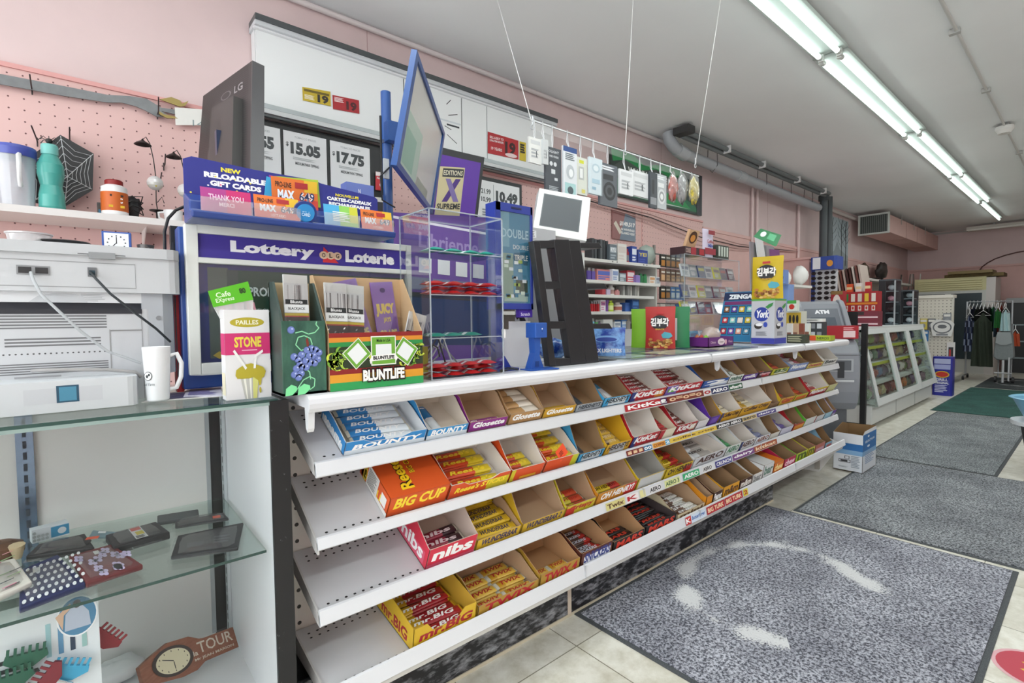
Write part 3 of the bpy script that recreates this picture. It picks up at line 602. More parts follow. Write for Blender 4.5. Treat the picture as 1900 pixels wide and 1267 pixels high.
row(2,
 (791, 882, '#d8304a', '#d9c4b6', 'nibs', '#fff', dict(hb=.12, hf=.075, stripe=[(0, .0, 1, .2, '#e0607c')]), ('nibs', 3, 2, 'x'), 'pink and red carton of licorice bits'),
 (884, 966, '#d9b22a', KR, 'WUNDERBAR', '#3a3560', dict(hb=.07, hf=.04), ('wunder', 5, 3, 'x'), 'yellow carton heaped with caramel bars'),
 (968, 1047, '#cfa92a', KR, 'WUNDERBAR 2', '#3a3560', dict(hb=.12, hf=.04), None, 'empty kraft lined carton with yellow front'),
 (1049, 1104, '#d2c234', KR, 'Crispy', '#b8302a', dict(hb=.12, hf=.045, stripe=[(0, .1, .3, .8, '#c9382a')]), ('flake', 3, 1, 'x'), 'yellow carton with a few yellow green bars'),
 (1106, 1179, '#d08a24', KR, 'OH HENRY!', '#fff', dict(hb=.11, hf=.055, stripe=[(.7, 0, 1, 1, '#c9302a')]), ('henry', 2, 1, 'x'), 'orange and red carton with serrated top'),
 (1181, 1231, '#d9bb2a', '#a8a49c', '', '#fff', dict(hb=.11, hf=.06, stripe=[(.05, .1, .95, .95, '#cfd1d0')]), None, 'empty yellow carton with a white paper flap on its front'),
 (1233, 1283, '#dabd22', KD, 'OH HENRY!', '#3a1c14', dict(hb=.11, hf=.055, stripe=[(.7, .1, 1, .7, '#c9302a')]), ('henry', 4, 2, 'x'), 'bright yellow carton of peanut bars'),
 (1285, 1344, '#d6d8dc', IW, 'AERO', '#4a2a1c', dict(hb=.07, hf=.06), ('aero', 6, 2, 'x'), 'wide white carton full of silver bubble bars'),
 (1345, 1371, '#e3e6e6', IW, 'AERO', '#2a7a4a', dict(hb=.09, hf=.06), ('aerog', 5, 2, 'x'), 'white carton of green and white bubble bars'),
 (1372, 1399, '#dfe0e2', IW, 'AERO', '#5a3020', dict(hb=.1, hf=.06, stripe=[(0, 0, .12, 1, '#2a3a7a')]), None, 'empty white carton with a navy edge'),
 (1400, 1427, '#e3e6ee', '#cfcac2', 'AERO', '#8a4a2a', dict(hb=.08, hf=.05), ('white', 6, 2, 'x'), 'white carton of blue flecked bars'),
 (1428, 1446, '#dedbd2', KD, '', '#fff', dict(hb=.11, hf=.04), None, 'white fronted brown carton'),
 (1447, 1470, '#cfd0e2', '#cfcac2', '', '#fff', dict(hb=.08, hf=.05), ('lilac', 6, 2, 'x'), 'lilac and white carton full of purple bars'),
 (1471, 1491, '#b92029', KD, '', '#fff', dict(hb=.11, hf=.045, stripe=[(.1, 0, 1, .8, '#e39a3a')]), ('red', 1, 1, 'x'), 'red sided carton with an orange front'),
 (1492, 1512, '#e0e3e0', KD, '', '#3a7a3a', dict(hb=.12, hf=.06, lcol='#58b02c'), None, 'white carton with bright green side'),
 (1513, 1528, '#d8dadd', KD, '', '#fff', dict(hb=.12, hf=.05, lcol='#b92029'), None, 'white carton with red side stripe'),
 (1529, 1543, '#a9cfe2', KD, '', '#fff', dict(hb=.12, hf=.05), None, 'pale sky blue carton'),
 (1544, 1556, '#c9c2da', KD, '', '#fff', dict(hb=.12, hf=.05, stripe=[(0, .5, 1, 1, '#6a3f9c')]), None, 'white and purple carton at the far end'))
row(3,
 (766, 884, '#d7b027', '#c9a23a', 'mr.BIG', '#a51f2a', dict(d=.24, hb=.09, hf=.07, hump=.03, stripe=[(.0, 0, 1, .3, '#ddb92e')]), ('mrbig', 6, 2, 'x'), 'yellow carton with scooped front, full of large bars'),
 (887, 1000, '#b08a34', KR, 'TWIX', '#b31f2c', dict(hb=.09, hf=.045), ('twix', 4, 2, 'x'), 'gold carton with a torn lid and cookie bars'),
 (1002, 1076, '#b08a34', '#b98f66', 'TWIX 4', '#b31f2c', dict(hb=.1, hf=.055), ('twix', 2, 1, 'x'), 'gold carton marked 4 with one row of bars left'),
 (1078, 1136, '#5a2d24', '#b98f66', 'SNICKERS', '#31408a', dict(hb=.1, hf=.065, stripe=[(.08, .12, .94, .72, '#eceff5')]), ('snick', 6, 2, 'x'), 'brown carton with a white name panel and blue lettering'),
 (1138, 1196, '#1d1b1c', '#b98f66', 'MARS', '#d8402e', dict(hb=.1, hf=.05), ('mars', 3, 1, 'x'), 'black carton with kraft inside and three red lettered bars'),
 (1198, 1255, '#1d1b1c', '#4a4040', 'MARS', '#d8402e', dict(hb=.06, hf=.05), ('mars', 6, 3, 'x'), 'black carton heaped full of red lettered black bars'),
 (1257, 1308, '#cfc2a2', KR, 'mini', '#6a4a2a', dict(hb=.09, hf=.035), ('mini', 6, 2, 'x'), 'pale tan carton of small brown and white bars'),
 (1310, 1322, '#d98d1f', KR, '', '#fff', dict(hb=.11, hf=.06), None, 'slim amber carton beside the brown peanut carton'),
 (1323, 1340, '#4a2a1c', KR, 'Peanut', '#fff', dict(hb=.11, hf=.065, stripe=[(.1, .0, .9, .35, '#d9c9a0')]), None, 'dark brown carton with white script'),
 (1341, 1371, '#e6a41c', KD, 'm&m', '#4a2413', dict(hb=.11, hf=.07), None, 'amber yellow carton of candy coated chocolates'),
 (1372, 1395, '#4a2a1e', KD, 'm&m', '#f2ece4', dict(hb=.1, hf=.065), None, 'chocolate brown carton with white lowercase letters'),
 (1396, 1414, '#e4e2df', KD, 'bar', '#8a8a8a', dict(hb=.11, hf=.065), None, 'tall off white carton, first of two side by side'),
 (1415, 1434, '#dfe0df', KD, 'bar', '#6a8a7a', dict(hb=.1, hf=.08, closed=True), None, 'closed white carton, second of two side by side'),
 (1435, 1453, '#e67a1f', KD, 'chew', '#ffe9a0', dict(hb=.08, hf=.07, closed=True), None, 'closed bright orange carton of fruit chews'),
 (1454, 1476, '#b81f4c', KD, 'chew', '#ffd9e6', dict(hb=.11, hf=.07), None, 'crimson carton of fruit chews'),
 (1477, 1497, '#b8cc2a', KD, 'm', '#4a5a10', dict(hb=.11, hf=.07, lcol='#5fbf2c'), None, 'lime green carton'),
 (1498, 1511, '#d6cf2c', KD, 'm', '#5a5a10', dict(hb=.11, hf=.07), None, 'lemon yellow carton behind the lime one'),
 (1512, 1530, '#b86a5c', KD, '', '#fff', dict(hb=.1, hf=.07, stripe=[(.1, .2, .9, .6, '#c9a0b0')]), None, 'dusty red carton with a mixed print'),
 (1531, 1544, '#7fa9c2', '#8a6a48', '', '#fff', dict(hb=.16, hf=.05, stripe=[(.2, .1, .9, .7, '#b0605c')]), None, 'blue and brown high backed carton at the far end'))
ORD = {}
for i, u0, u1, col, inner, txt, tc, o, bars_, lab in R:
    yf, zf, an, yb = SHF[i]; D = (yb-yf)/cos(radians(an)); an_ = radians(an)
    if i == 0: o['hb'] = min(o['hb'], (1.020-zf-.014*math.tan(an_)-min(o.get('d', .2), .165 if o['hb'] > .09 else .2)*sin(an_))/cos(an_)); o['d'] = min(o.get('d', .2), .165 if o['hb'] > .06 and 'stripe' not in o else .185)
    if i == 0: o['hb'] = min(o['hb'], (1.022-zf-(o['d']+.014)*sin(an_))/cos(an_)); o['hf'] = min(o['hf'], o['hb']-.004)
    o['hf'] = o['hf']+.006 if i else o['hf']
    xa, xb = xat(u0, yf+.01, RAIL[i][0]), xat(u1, yf+.01, RAIL[i][0]); w_ = max(.03, min(xb, X1-.004)-xa-.004); d = min(o.get('d', .2), D-.042-o['hb']*math.tan(radians(an))*.0)
    if 'lcol' in o:
        tb = tray_mesh(w_, d, o['hb'], o['hf'], col, inner, txt, tc, o.get('stripe'), o.get('hump', 0), o.get('closed', False), '')
        Face(tb, (0, d, 0), (0, -d, 0), (0, 0, o['hb'])).p([(0, 0), (1, 0), (1, o['hf']/o['hb']*.98), (.94, o['hf']/o['hb']*.98), (.45, .99), (0, .99)], o['lcol'])
    else: tb = tray_mesh(w_, d, o['hb'], o['hf'], col, inner, txt, tc, o.get('stripe'), o.get('hump', 0), o.get('closed', False), None if u1 < 1340 and txt else '')
    if 'tight' in o:      # closed carton: big lettering on the lid
        ff = Face(tb, (0, 0, o['hb']+.001), (w_, 0, 0), (0, d, 0))
        ff2 = Face(tb, (w_*.42, d*.1, o['hb']+.001), (0, d*.85, 0), (-w_, 0, 0)); ff2.t("Reese's", 0, -.02, .95, .2, '#2a1208', .09, sk=.0).t("Reese's", .0, -.02, .95, .2, '#ffd21e', .03)
        ff2.t('BIG CUP', .35, -.16, .8, -.07, '#2a1208', .08).t('BIG CUP', .35, -.16, .8, -.07, '#ffd21e', .02)
        sf = Face(tb, (0, d, 0), (0, -d, 0), (0, 0, o['hb'])); sf.r(.0, 0, .12, 1, '#b8431c').r(.12, 0, .22, 1, '#dcbc3a').r(.25, .0, .62, 1, '#e9e6e2').line(.28, .1, .6, .9, '#8a8a8a', 9).r(.75, .25, .92, .75, '#f2f0ec').r(.62, 0, 1, .2, '#e9e6e2')
    yo = .0115+(RAIL[i][0]-zf)*math.tan(radians(an)); M = Matrix.Translation((xa+.002, yf+yo, zf+.0015+yo*math.tan(radians(an)))) @ RXm(an)
    c = tb.obj('candy_carton'); c.matrix_world = M; tag(c, lab+' '+LH % LG[i], 'carton')
    if not bars_: continue
    kind, rows, layers, ax = bars_
    L0 = w_-.012; step = .027; lb = 'loose %s in the %s' % (dict(glosette='purple pouch', glokraft='pale pouch', nibs='dark red licorice packet').get(kind, 'wrapped bar'), lab)
    lb = ' '.join((lb+' '+LH % LG[i]).split()[:16]) if len((lb+' '+LH % LG[i]).split()) > 16 else lb+' '+LH % LG[i]
    gp = 'bars in the %s' % lab
    small = u0 > 1260
    if ax == 'x':
        rows = min(rows, max(1, int((d-.02)/(.026 if not small else .03))))
        Wd = min(.036, (d-.014)/rows*.98) if rows > 1 else .036; Th = .012
        two = L0 > .17 and kind in ('wunder', 'twix'); Lb = L0/2-.003 if two and kind == 'twix' else min(L0, .2)
        for ly in range(layers):
            for r_ in range(rows):
                if ly and (ly*rows+r_*2+ly) % 7 == 4: continue
                y = .01+Wd/2+r_*((d-.018-Wd)/max(1, rows-1) if rows > 3 else Wd*1.05); 
                for q in ((-1, 1) if (two and kind == 'twix') else (0,)):
                    bar(kind, M @ T(w_/2+q*(Lb/2+.002)+rnd.uniform(-.001, .001), y, .003+ly*Th*.95+(.0 if not ly else .001)) @ RZ(rnd.uniform(-3, 3) if ly or Lb < .1 else 0), Lb, Wd*.97, Th, lb, gp, txt=not (small and r_ % 2))
    else:
        Wd = min(.032, (L0)/rows-.002); Lb = min(.15, d-.02)
        for r_ in range(rows):
            bar(kind, M @ T(.006+Wd/2+r_*(Wd+.003), .012+Lb/2, .003) @ RZ(-90), Lb, Wd, .014, lb, gp)
# bright tag on the orange packets
mb = MB(); yf, zf, an, yb = SHF[1]; xa = xat(1024, yf, RAIL[1][0])
mb.box(0, 0, 0, .05, .0012, .05, '#f2552c'); Face(mb, (0, 0, 0), (.05, 0, 0), (0, 0, .05)).line(.2, .3, .7, .7, '#8a2a12', 3)
o_ = mb.obj('price_tag'); o_.matrix_world = T(xa+.05, yf+.002, zf+.047) @ RY(-35); tag(o_, 'bright orange tag standing on the front of the orange peanut cup carton', 'tag')
# ================================================================ glass display case on the left
KL = smeared('#17171a', '#b9b9bd', 55, .72, .05, .4)
t = thing('display_case', 'white lined glass display case with black laminate edge, left of the candy counter', 'display case', (-.2, 1.65, 0))
cx0, cx1, cy0, cy1 = -1.0, .352, 1.36, 1.93
b = W(t); b.box(cx1, cy0, 0, .393, cy1+.02, 1.045, '#e6e8ea', mf='#17171a'); b.box(cx1-.0, cy0-.012, 0, .395, cy0, 1.05, KL); b.box(.393, cy0-.01, 0, .397, cy1, 1.05, '#2a2a2a'); b.obj('side_panel', t)
b = W(t); b.box(cx0-.04, cy0, 0, cx0, cy1+.02, 1.045, '#e6e8ea'); b.obj('side_panel', t)
b = W(t); b.box(cx0, cy1, 0, .31, cy1+.02, 1.03, C('#dddcd8', .4)); b.box(.30, cy1-.004, .2, .312, cy1+.002, 1.03, '#a9aeb0'); b.obj('back_panel', t)
b = W(t); b.box(.312, cy1+.005, .2, .352, cy1+.015, 1.03, '#25272a'); b.obj('mirror_strip', t)  # plain dark strip between the back panel and the side panel
b = W(t); b.box(cx0, cy0, .16, cx1, cy1, .19, '#e4e5e6'); b.box(cx0, cy0-.01, .0, cx1, cy0, .19, KL); b.obj('deck', t)
for x in (.342, ):
    b = W(t); b.box(x, cy1-.05, .2, x+.009, cy1-.015, 1.03, '#c3c9cc')
    for i in range(26): b.box(x-.0006, cy1-.036, .215+i*.0315, x, cy1-.03, .235+i*.0315, '#3a3f42')
    b.obj('slotted_standard', t)
b = W(t); x = at(47, 850, y=1.925).x; b.box(x-.018, cy1-.012, .2, x+.018, cy1-.001, 1.03, C('#7d93ad', .2, .7)); 
for i in range(26): b.box(x-.004, cy1-.013, .215+i*.0315, x+.004, cy1-.012, .235+i*.0315, '#26303c')
b.obj('slotted_standard', t)
GE = C('#2c4b45', .2)
b = W(t); b.box(cx0-.04, cy0-.008, 1.0475, .372, 1.9, 1.055, clear('#f7fcfb', .12), mf=GE); b.box(cx0-.04, cy0-.0085, 1.04, .372, cy0-.004, 1.0475, C('#8fa39e', .2)); b.obj('glass_top', t)
b = W(t); b.box(cx0, cy0+.008, .663, .338, 1.88, .670, clear('#f6fcfa', .12), mf=GE, mt=clear('#f2faf7', .2)); b.obj('glass_shelf', t)
b = W(t); b.quad([(cx0, cy0, .19), (cx1, cy0, .19), (cx1, cy0, 1.04), (cx0, cy0, 1.04)], clear('#fdfefe', .03)); b.obj('front_glass', t)
SZ = .671; DZ = .191
PB = clear('#ffffff', .22, .12, milk=.04)
def packet(name, label, cat, p4, z, th, col, deco=None, bag=True, group=None):
    """flat packet whose four corners (front-left, front-right, back-right, back-left) are given on the photograph, lying at height z"""
    P = [at(u, v, z=z) for u, v in p4]; c = sum(P, V())/4
    t = thing(name, label, cat, (c.x, c.y, z), group=group); b = W(t)
    if isinstance(th, (int, float)): th = (th,)
    b.slab([p+V((0, 0, th[0])) for p in P], (0, 0, -th[0]), col); 
    o = b.obj('fabric' if bag else 'body', t, bevel=min(.003, th[0]*.4))
    if deco:
        f = b2 = W(t); fc = Face(b2, P[0]+V((0, 0, th[0]+.0008)), P[1]-P[0], P[3]-P[0]); deco(fc); b2.obj('print', t)
    if bag:
        b3 = W(t); Q = [c+(p-c)*1.1 for p in P]; n = 5
        vs = []; 
        for i in range(n+1):
            for j in range(n+1):
                a, d = i/n, j/n; p = (Q[0]*(1-a)+Q[1]*a)*(1-d)+(Q[3]*(1-a)+Q[2]*a)*d
                inn = 0 < i < n and 0 < j < n
                vs.append((p.x, p.y, z+(th[0]+.004+rnd.uniform(0, .004) if inn else .002)))
        b3.add(vs, [(i*(n+1)+j, (i+1)*(n+1)+j, (i+1)*(n+1)+j+1, i*(n+1)+j+1) for i in range(n) for j in range(n)], PB, True); b3.obj('clear_wrap', t)
    return t
def dots(f):
    for i in range(9):
        for j in range(6): f.e(.07+i*.108+(j % 2)*.05, .08+j*.165, .032, .05, '#f2f3f5', 10); f.l -= 1
    f.r(.2, .75, .32, .88, '#f0efe9')
def floral(f):
    g = random.Random(3)
    for k in range(13):
        x, y = g.uniform(.1, .9), g.uniform(.1, .9)
        for a in range(4): f.e(x+.05*cos(a*1.57+.4), y+.07*sin(a*1.57+.4), .042, .055, '#cdbfe0', 10); f.l -= 1
    f.r(.4, .75, .5, .88, '#f0efe9')
def sketch(f):
    g = random.Random(5)
    for k in range(22): x, y = g.uniform(.0, .8), g.uniform(0, .95); f.r(x, y, x+.22, y+.02, g.choice(['#d98aa0', '#a9c28a', '#e0a0a8', '#444444']))
packet('fabric_pouch', 'navy pouch with white polka dots in clear wrap on the glass shelf', 'pouch', [(48, 1142), (158, 1088), (106, 1036), (42, 1068)][:0] or [(36, 1140), (160, 1092), (108, 1038), (38, 1068)], SZ, .014, '#232c5c', dots)
packet('fabric_pouch', 'burgundy pouch with pale lilac flowers in clear wrap on the glass shelf', 'pouch', [(160, 1092), (266, 1057), (208, 1018), (128, 1040)], SZ+.002, .013, '#6b2a2e', floral)
packet('fabric_pouch', 'cream pouch with pink and green scribbles at the left end of the glass shelf', 'pouch', [(-70, 1150), (60, 1088), (28, 1044), (-90, 1070)], SZ+.016, .012, '#ece4da', sketch)
packet('glove_pack', 'folded black gloves with a red and yellow price tag on the glass shelf', 'gloves', [(212, 1030), (316, 1000), (290, 980), (196, 1006)], SZ, .02, '#26272b', lambda f: f.r(.4, .1, .62, .95, '#eeeeea').r(.42, .7, .6, .93, '#d9402a').r(.46, .35, .6, .6, '#e3cf3a').line(.42, .12, .6, .3, '#222222', 3))
packet('eye_mask', 'black eye mask in clear wrap with an orange tag behind the dotted pouch', 'eye mask', [(48, 1044), (176, 1026), (158, 1000), (72, 1020)], SZ, .016, '#2a2a2c', lambda f: f.e(.3, .4, .16, .3, '#19191b').e(.72, .5, .16, .3, '#19191b').r(.75, .7, .95, .95, '#e3552a'))
packet('wallet', 'flat black wallet in crumpled clear wrap at the right end of the glass shelf', 'wallet', [(317, 1040), (442, 1022), (452, 975), (330, 1000)], SZ, .01, '#202226', lambda f: f.r(.2, .3, .45, .5, '#3c3f44').line(.6, .3, .9, .7, '#494d52', 3))
packet('wallet', 'second black wallet tucked behind the one at the right end of glass shelf', 'wallet', [(325, 982), (425, 966), (415, 955), (325, 972)], SZ, .008, '#2a2c30', lambda f: f.r(.7, .3, .85, .8, '#e9542a'))
packet('comb_case', 'narrow charcoal comb case lying alone at back of the glass shelf', 'comb', [(292, 976), (370, 964), (368, 950), (292, 962)], SZ, .01, '#4a4e50', bag=False)
packet('notebook', 'slate blue booklet with a white tag lying behind the gloves', 'booklet', [(165, 1000), (212, 1000), (226, 992), (172, 988)], SZ, .008, '#7f98a0', lambda f: f.r(.3, .4, .6, .7, '#e8eaea'), bag=False)
# boxed thing with pebbles, wooden scoop
a = at(60, 1010, z=SZ); t = thing('gift_box', 'small blue and white box with pebble print on the glass shelf', 'box', (a.x, a.y, SZ+.001), radians(12))
b = MB(); b.box(0, 0, 0, .075, .03, .035, '#dfe5ea'); f = Face(b, (0, 0, 0), (.075, 0, 0), (0, 0, .035)); f.r(.5, .1, 1, .9, '#3d93bf').e(.8, .5, .12, .25, '#e0e8ee')
for i in range(9): f.e(.06+(i % 4)*.11, .2+(i//4)*.28, .05, .12, '#aeb4b8', 8)
b.obj('box_body', t)
a = at(12, 1045, z=SZ+.0); t = thing('wooden_scoop', 'brown wooden scoop with a pale cone handle at left end of glass shelf', 'scoop', (a.x-.01, a.y+.03, SZ+.001))
b = MB(); b.lathe([(.001, 0), (.03, .0), (.042, .015), (.04, .035), (.02, .045), (.001, .046)], C('#6b4a35', .5, var=.2, scale=20), n=18); b.obj('bowl', t)
b = MB(); b.cyl((.03, -.03, .006), (.03, -.035, .04), .008, '#d8c29a', 10, .016); b.obj('handle', t)
# lower deck: card pack with back scratchers, clock board, bag
a = at(125, 1230, z=DZ); y = 1.47; p0, p1 = at(0, 1010, y=y), at(176, 990, y=y)
t = thing('scratcher_pack', 'white boxed display card with a round photo of a back, below the glass shelf', 'display box', (p1.x-.12, y, DZ)); b = W(t)
zt = .655; zl = DZ+.001
b.box(p1.x-.28, y, zl, p1.x, y+.05, zt, '#dfe6ea'); f = Face(b, (p1.x-.28, y, zl), (.28, 0, 0), (0, 0, zt-zl)); h = zt-zl
f.line(.36, .66, .66, .78, '#30353a', 3, 2, .5)
for i, c in enumerate(('#9fc9cf', '#5f93b8', '#2c3f55', '#9cc4c0')): f.r(.68+i*.07, .72, .71+i*.07, .88, c)
f.e(.87, .88, .125, .1, '#f2f6f8', 28).e(.87, .88, .115, .092, '#4f87ad', 28).p([(.79, .82), (.8, .9), (.84, .93), (.9, .93), (.94, .89), (.95, .82)], '#b9c4d6').e(.87, .94, .025, .02, '#3a2a24').p([(.78, .83), (.74, .9), (.83, .95), (.84, .93), (.79, .9)], '#d9b79c')
b.obj('card', t)
def scratcher(label, u, v, y, col, ang, ln=.09):
    p = at(u, v, y=y); t = thing('back_scratcher', label, 'back scratcher', (p.x, p.y, p.z), group=None, M=T(p.x, p.y, p.z) @ RY(ang))
    b = MB(); b.prism([(-.035, 0), (-.012, -.018), (.012, -.018), (.035, 0), (.032, .012), (-.032, .012)], -.004, .004, col, axis='y')
    for i in range(6): b.box(-.031+i*.0112, -.004, .012, -.026+i*.0112, -.001, .028, col)
    b.obj('rake_head', t); b = MB(); b.cyl((0, 0, -.018), (0, 0, -.018-ln), .004, C('#c9ccd0', .2, .9), 8); b.obj('rod', t)
scratcher('back scratcher with dark green rake head standing before the white card', 48, 1222, 1.455, '#1c5a46', 6)
scratcher('back scratcher with crimson rake head poking out right of the white card', 197, 1185, 1.52, '#8c1f2c', 52)
scratcher('back scratcher with sky blue rake head in the bunch at the card foot', 128, 1244, 1.45, '#3fa6cf', 25, .05)
scratcher('back scratcher with maroon rake head in the bunch at the card foot', 90, 1258, 1.44, '#7d2230', -50, .03)
scratcher('back scratcher with green rake head cut by the frame, at the card foot', 22, 1262, 1.45, '#1c5a46', 0, .03)
# clock board
A, B_ = at(232, 1245, y=1.62), at(440, 1178, y=1.82)
t = thing('wall_clock', 'brown wooden board clock lettered TOUR leaning in the bottom of the case', 'clock', ((A.x+B_.x)/2, 1.72, DZ)); 
O = at(268, 1275, y=1.6); U = at(443, 1200, y=1.76)-O; Wv = at(432, 1163, y=1.78)-at(443, 1200, y=1.76); 
b = W(t); Wd_ = smeared('#7d4a35', '#94604a', 30, .5, .2, .5, stretch=(1, 1, 5)); N = U.cross(Wv).normalized()
def bp(x, y): return O+U*x+Wv*y
pts = [bp(0, 0)]+[bp(x, y) for x, y in ((.35, -.25), (.5, -.22), (.6, 0), (1, .0), (1, 1), (.66, 1), (.6, 1.05), (.5, 1.3), (.3, 1.35), (.12, 1.05), (0, .8))]
b.slab(pts, -N*.012, Wd_); f = Face(b, O, U, Wv); f.t('TOUR', .56, .42, .96, .92, '#cfc3b4', .01).t('la', .5, .38, .55, .6, '#cfc3b4').t('Mr JEAN MARION', .5, .12, .95, .27, '#c9bdae'); bo_ = b.obj('board', t)
b = W(t); f = Face(b, O, U, Wv, 4); f.e(.3, .55, .2, .62, '#3a2e2a', 30).e(.3, .55, .165, .5, '#d8cfae', 30)
for k in range(12): a = k*pi/6; f.r(.3+.14*cos(a)-.004, .55+.42*sin(a)-.03, .3+.14*cos(a)+.004, .55+.42*sin(a)+.03, '#3a2e24'); f.l -= 1
f.p([(.296, .52), (.304, .52), (.304, .2), (.296, .2)], '#222222').p([(.3, .53), (.3, .57), (.2, .75), (.2, .72)], '#222222'); b.obj('dial', bo_)
a = at(210, 1262, z=DZ); t = tag((lambda b: (b.blob((a.x+.0, a.y-.02, DZ+.037), .08, .055, .028, clear('#f2f4f6', .3, .2, milk=.75), 4, .3), b.obj('plastic_bag'))[1])(MB()), 'crumpled white plastic bag lying before the wooden board clock', 'bag')
# ---------------------------------------------------------------- on the case: printer, mug, papers
PG = C('#c4c6c9', .45, bump=0); PD = C('#b9bbbd', .5)
t = thing('printer', 'light grey office laser printer seen from behind on the display case', 'printer', (-.1, 1.75, 1.0555)); z0 = 1.0565
b = W(t); b.rbox(-.32, 1.6, z0, .15, 1.9, 1.285, .02, PG); b.box(-.3, 1.598, 1.273, .12, 1.6, 1.285, '#2a2c33')
f = Face(b, (-.30, 1.6, z0), (.42, 0, 0), (0, 0, .228))
for (x0, x1, y0, y1, n) in ((.37, .83, .80, .95, 5), (.40, .80, .62, .72, 3), (.34, .83, .34, .46, 5)):
    for i in range(n): f.r(x0, y0+(y1-y0)*i/n, x1, y0+(y1-y0)*(i+.5)/n, '#6f7072'); f.l -= 1
for i in range(20): f.e(.37+i*.0235, .545, .005, .008, '#4a4b4d', 6); f.l -= 1
f.r(.43, .1, .62, .32, '#9a9b9d').r(.46, .14, .54, .29, '#d2d2d0').r(.55, .2, .6, .3, '#555555'); f.r(.84, .35, .845, .78, '#9a9a9a').r(.845, .76, .995, .775, '#8a8a8a').r(.995, .0, .998, 1, '#8c8c8c')
b.obj('lower_body', t)
b = W(t)     # rounded right flank
b.prism([(.12, 1.6), (.165, 1.603), (.19, 1.63), (.2, 1.68), (.2, 1.88), (.12, 1.88)], z0+.06, 1.34, C('#b7bbc1', .4)); b.cyl((.155, 1.604, 1.262), (.155, 1.600, 1.262), .006, '#8d8f92', 12); b.obj('side_cover', t)
b = W(t); b.box(-.32, 1.6, 1.3, .12, 1.88, 1.325, C('#d9dbde', .4)); b.box(-.32, 1.615, 1.283, .14, 1.88, 1.3, '#30343c'); b.e = None
f = Face(b, (-.3, 1.6, 1.3), (.42, 0, 0), (0, 0, .025)); f.line(.72, .1, .84, .9, '#b9bcc0', 5).p([(.5, 0), (.54, .6), (.6, .85), (.68, .85), (.73, .6), (.75, 0)], '#c2c5c9'); b.obj('output_slot', t)
b = W(t); b.rbox(-.32, 1.585, 1.325, .205, 1.9, 1.412, .025, PG)
f = Face(b, (-.18, 1.585, 1.325), (.31, 0, 0), (0, 0, .087)); f.r(.12, .12, .93, .14, '#8f9193').r(.12, .8, .93, .82, '#8f9193').r(.12, .12, .123, .82, '#8f9193').r(.93, .12, .933, .82, '#8f9193')
f.r(.24, .42, .42, .66, '#8a8c8e').r(.25, .46, .32, .62, '#2c2c2e').r(.34, .46, .41, .62, '#2c2c2e').r(.635, .42, .69, .68, '#6d6f72').r(.645, .47, .68, .6, '#1f3a44')
for i in range(4): f.r(-.03, .62+i*.06, .06, .645+i*.06, '#7c7e80'); f.l -= 1
b.obj('scanner_body', t)
b = W(t); b.rbox(-.32, 1.575, 1.412, .205, 1.9, 1.438, .03, C('#bcbec1', .45)); b.box(.02, 1.572, 1.405, .07, 1.58, 1.42, '#8d8f91'); b.box(.0, 1.574, 1.414, .09, 1.576, 1.416, '#6a6c6e'); b.obj('lid', t)
b = W(t); b.rbox(-.32, 1.48, z0, .098, 1.62, 1.125, .02, C('#cdd0d3', .4)); f = Face(b, (-.2, 1.48, z0), (.29, 0, 0), (0, 0, .068)); f.r(.35, .3, .8, .78, '#c6c8cc').r(.53, .3, .66, .85, '#274d63').r(.545, .35, .645, .8, '#4c8aa5')
b.obj('paper_tray', t)
def cable(label, pts, r, col, name='cable'):
    b = MB(); b.tube(pts, r, col, 7); return tag(b.obj(name), label, 'cable')
P = lambda u, v, y: at(u, v, y=y)
cable('pale grey phone cable curving down from the printer port to behind the mug', [P(57, 505, 1.58), P(62, 520, 1.56), P(75, 545, 1.55), P(110, 578, 1.55), P(150, 615, 1.55), P(200, 652, 1.55), P(262, 674, 1.55)], .0032, '#aeb1b4')
cable('thin black cable running from the printer scanner down behind the white mug', [P(168, 505, 1.58), P(178, 517, 1.56), P(205, 545, 1.555), P(250, 580, 1.555), P(290, 610, 1.56), P(316, 634, 1.59)], .003, '#22282c')
cable('grey power cable with molded plug low on the printer back', [P(60, 688, 1.59), P(72, 687, 1.55), P(120, 686, 1.545), P(200, 686, 1.545), P(252, 690, 1.545), P(262, 700, 1.545)], .004, '#9c9a98', 'power_cable')
# mug
ym = 1.5; l_, r_ = P(258, 650, ym).x, P(321, 650, ym).x; cx = (l_+r_)/2; R0 = (r_-l_)/2*.86; z1 = P(290, 643, ym).z
t = thing('mug', 'white ceramic mug with a round black print beside the printer', 'mug', (cx, ym, 1.0585))
b = W(t); H_ = z1-1.0585
b.M = b.M @ T(cx, ym, 1.0585); b.lathe([(.0001, .001), (R0*.7, .001), (R0*.8, .004), (R0, H_*.97), (R0*.99, H_), (R0*.93, H_*.98), (R0*.72, .01), (.0001, .008)], C('#e2e4e6', .15), n=28)
b.obj('body', t)
b = W(t); b.tube([V((cx, ym, 1.0585))+V(q) for q in ((R0*.85, 0, H_*.82), (R0*1.4, -.003, H_*.86), (R0*1.72, -.004, H_*.68), (R0*1.65, -.004, H_*.42), (R0*1.3, -.002, H_*.22), (R0*.8, 0, H_*.2))], .0055, C('#e2e4e6', .15), 8); b.obj('handle', t)
b = W(t); f = Face(b, (cx-R0*.98, ym-R0*.55, 1.09), (R0*.95, -R0*.52, 0), (0, 0, .045)); f.e(.3, .72, .25, .24, '#33363a').e(.3, .72, .22, .21, '#eef0f1').e(.24, .7, .08, .09, '#33363a').e(.38, .78, .07, .07, '#33363a').t('ed Farm', .02, .2, .72, .36, '#33363a', .0, sk=.04); b.obj('print', t)
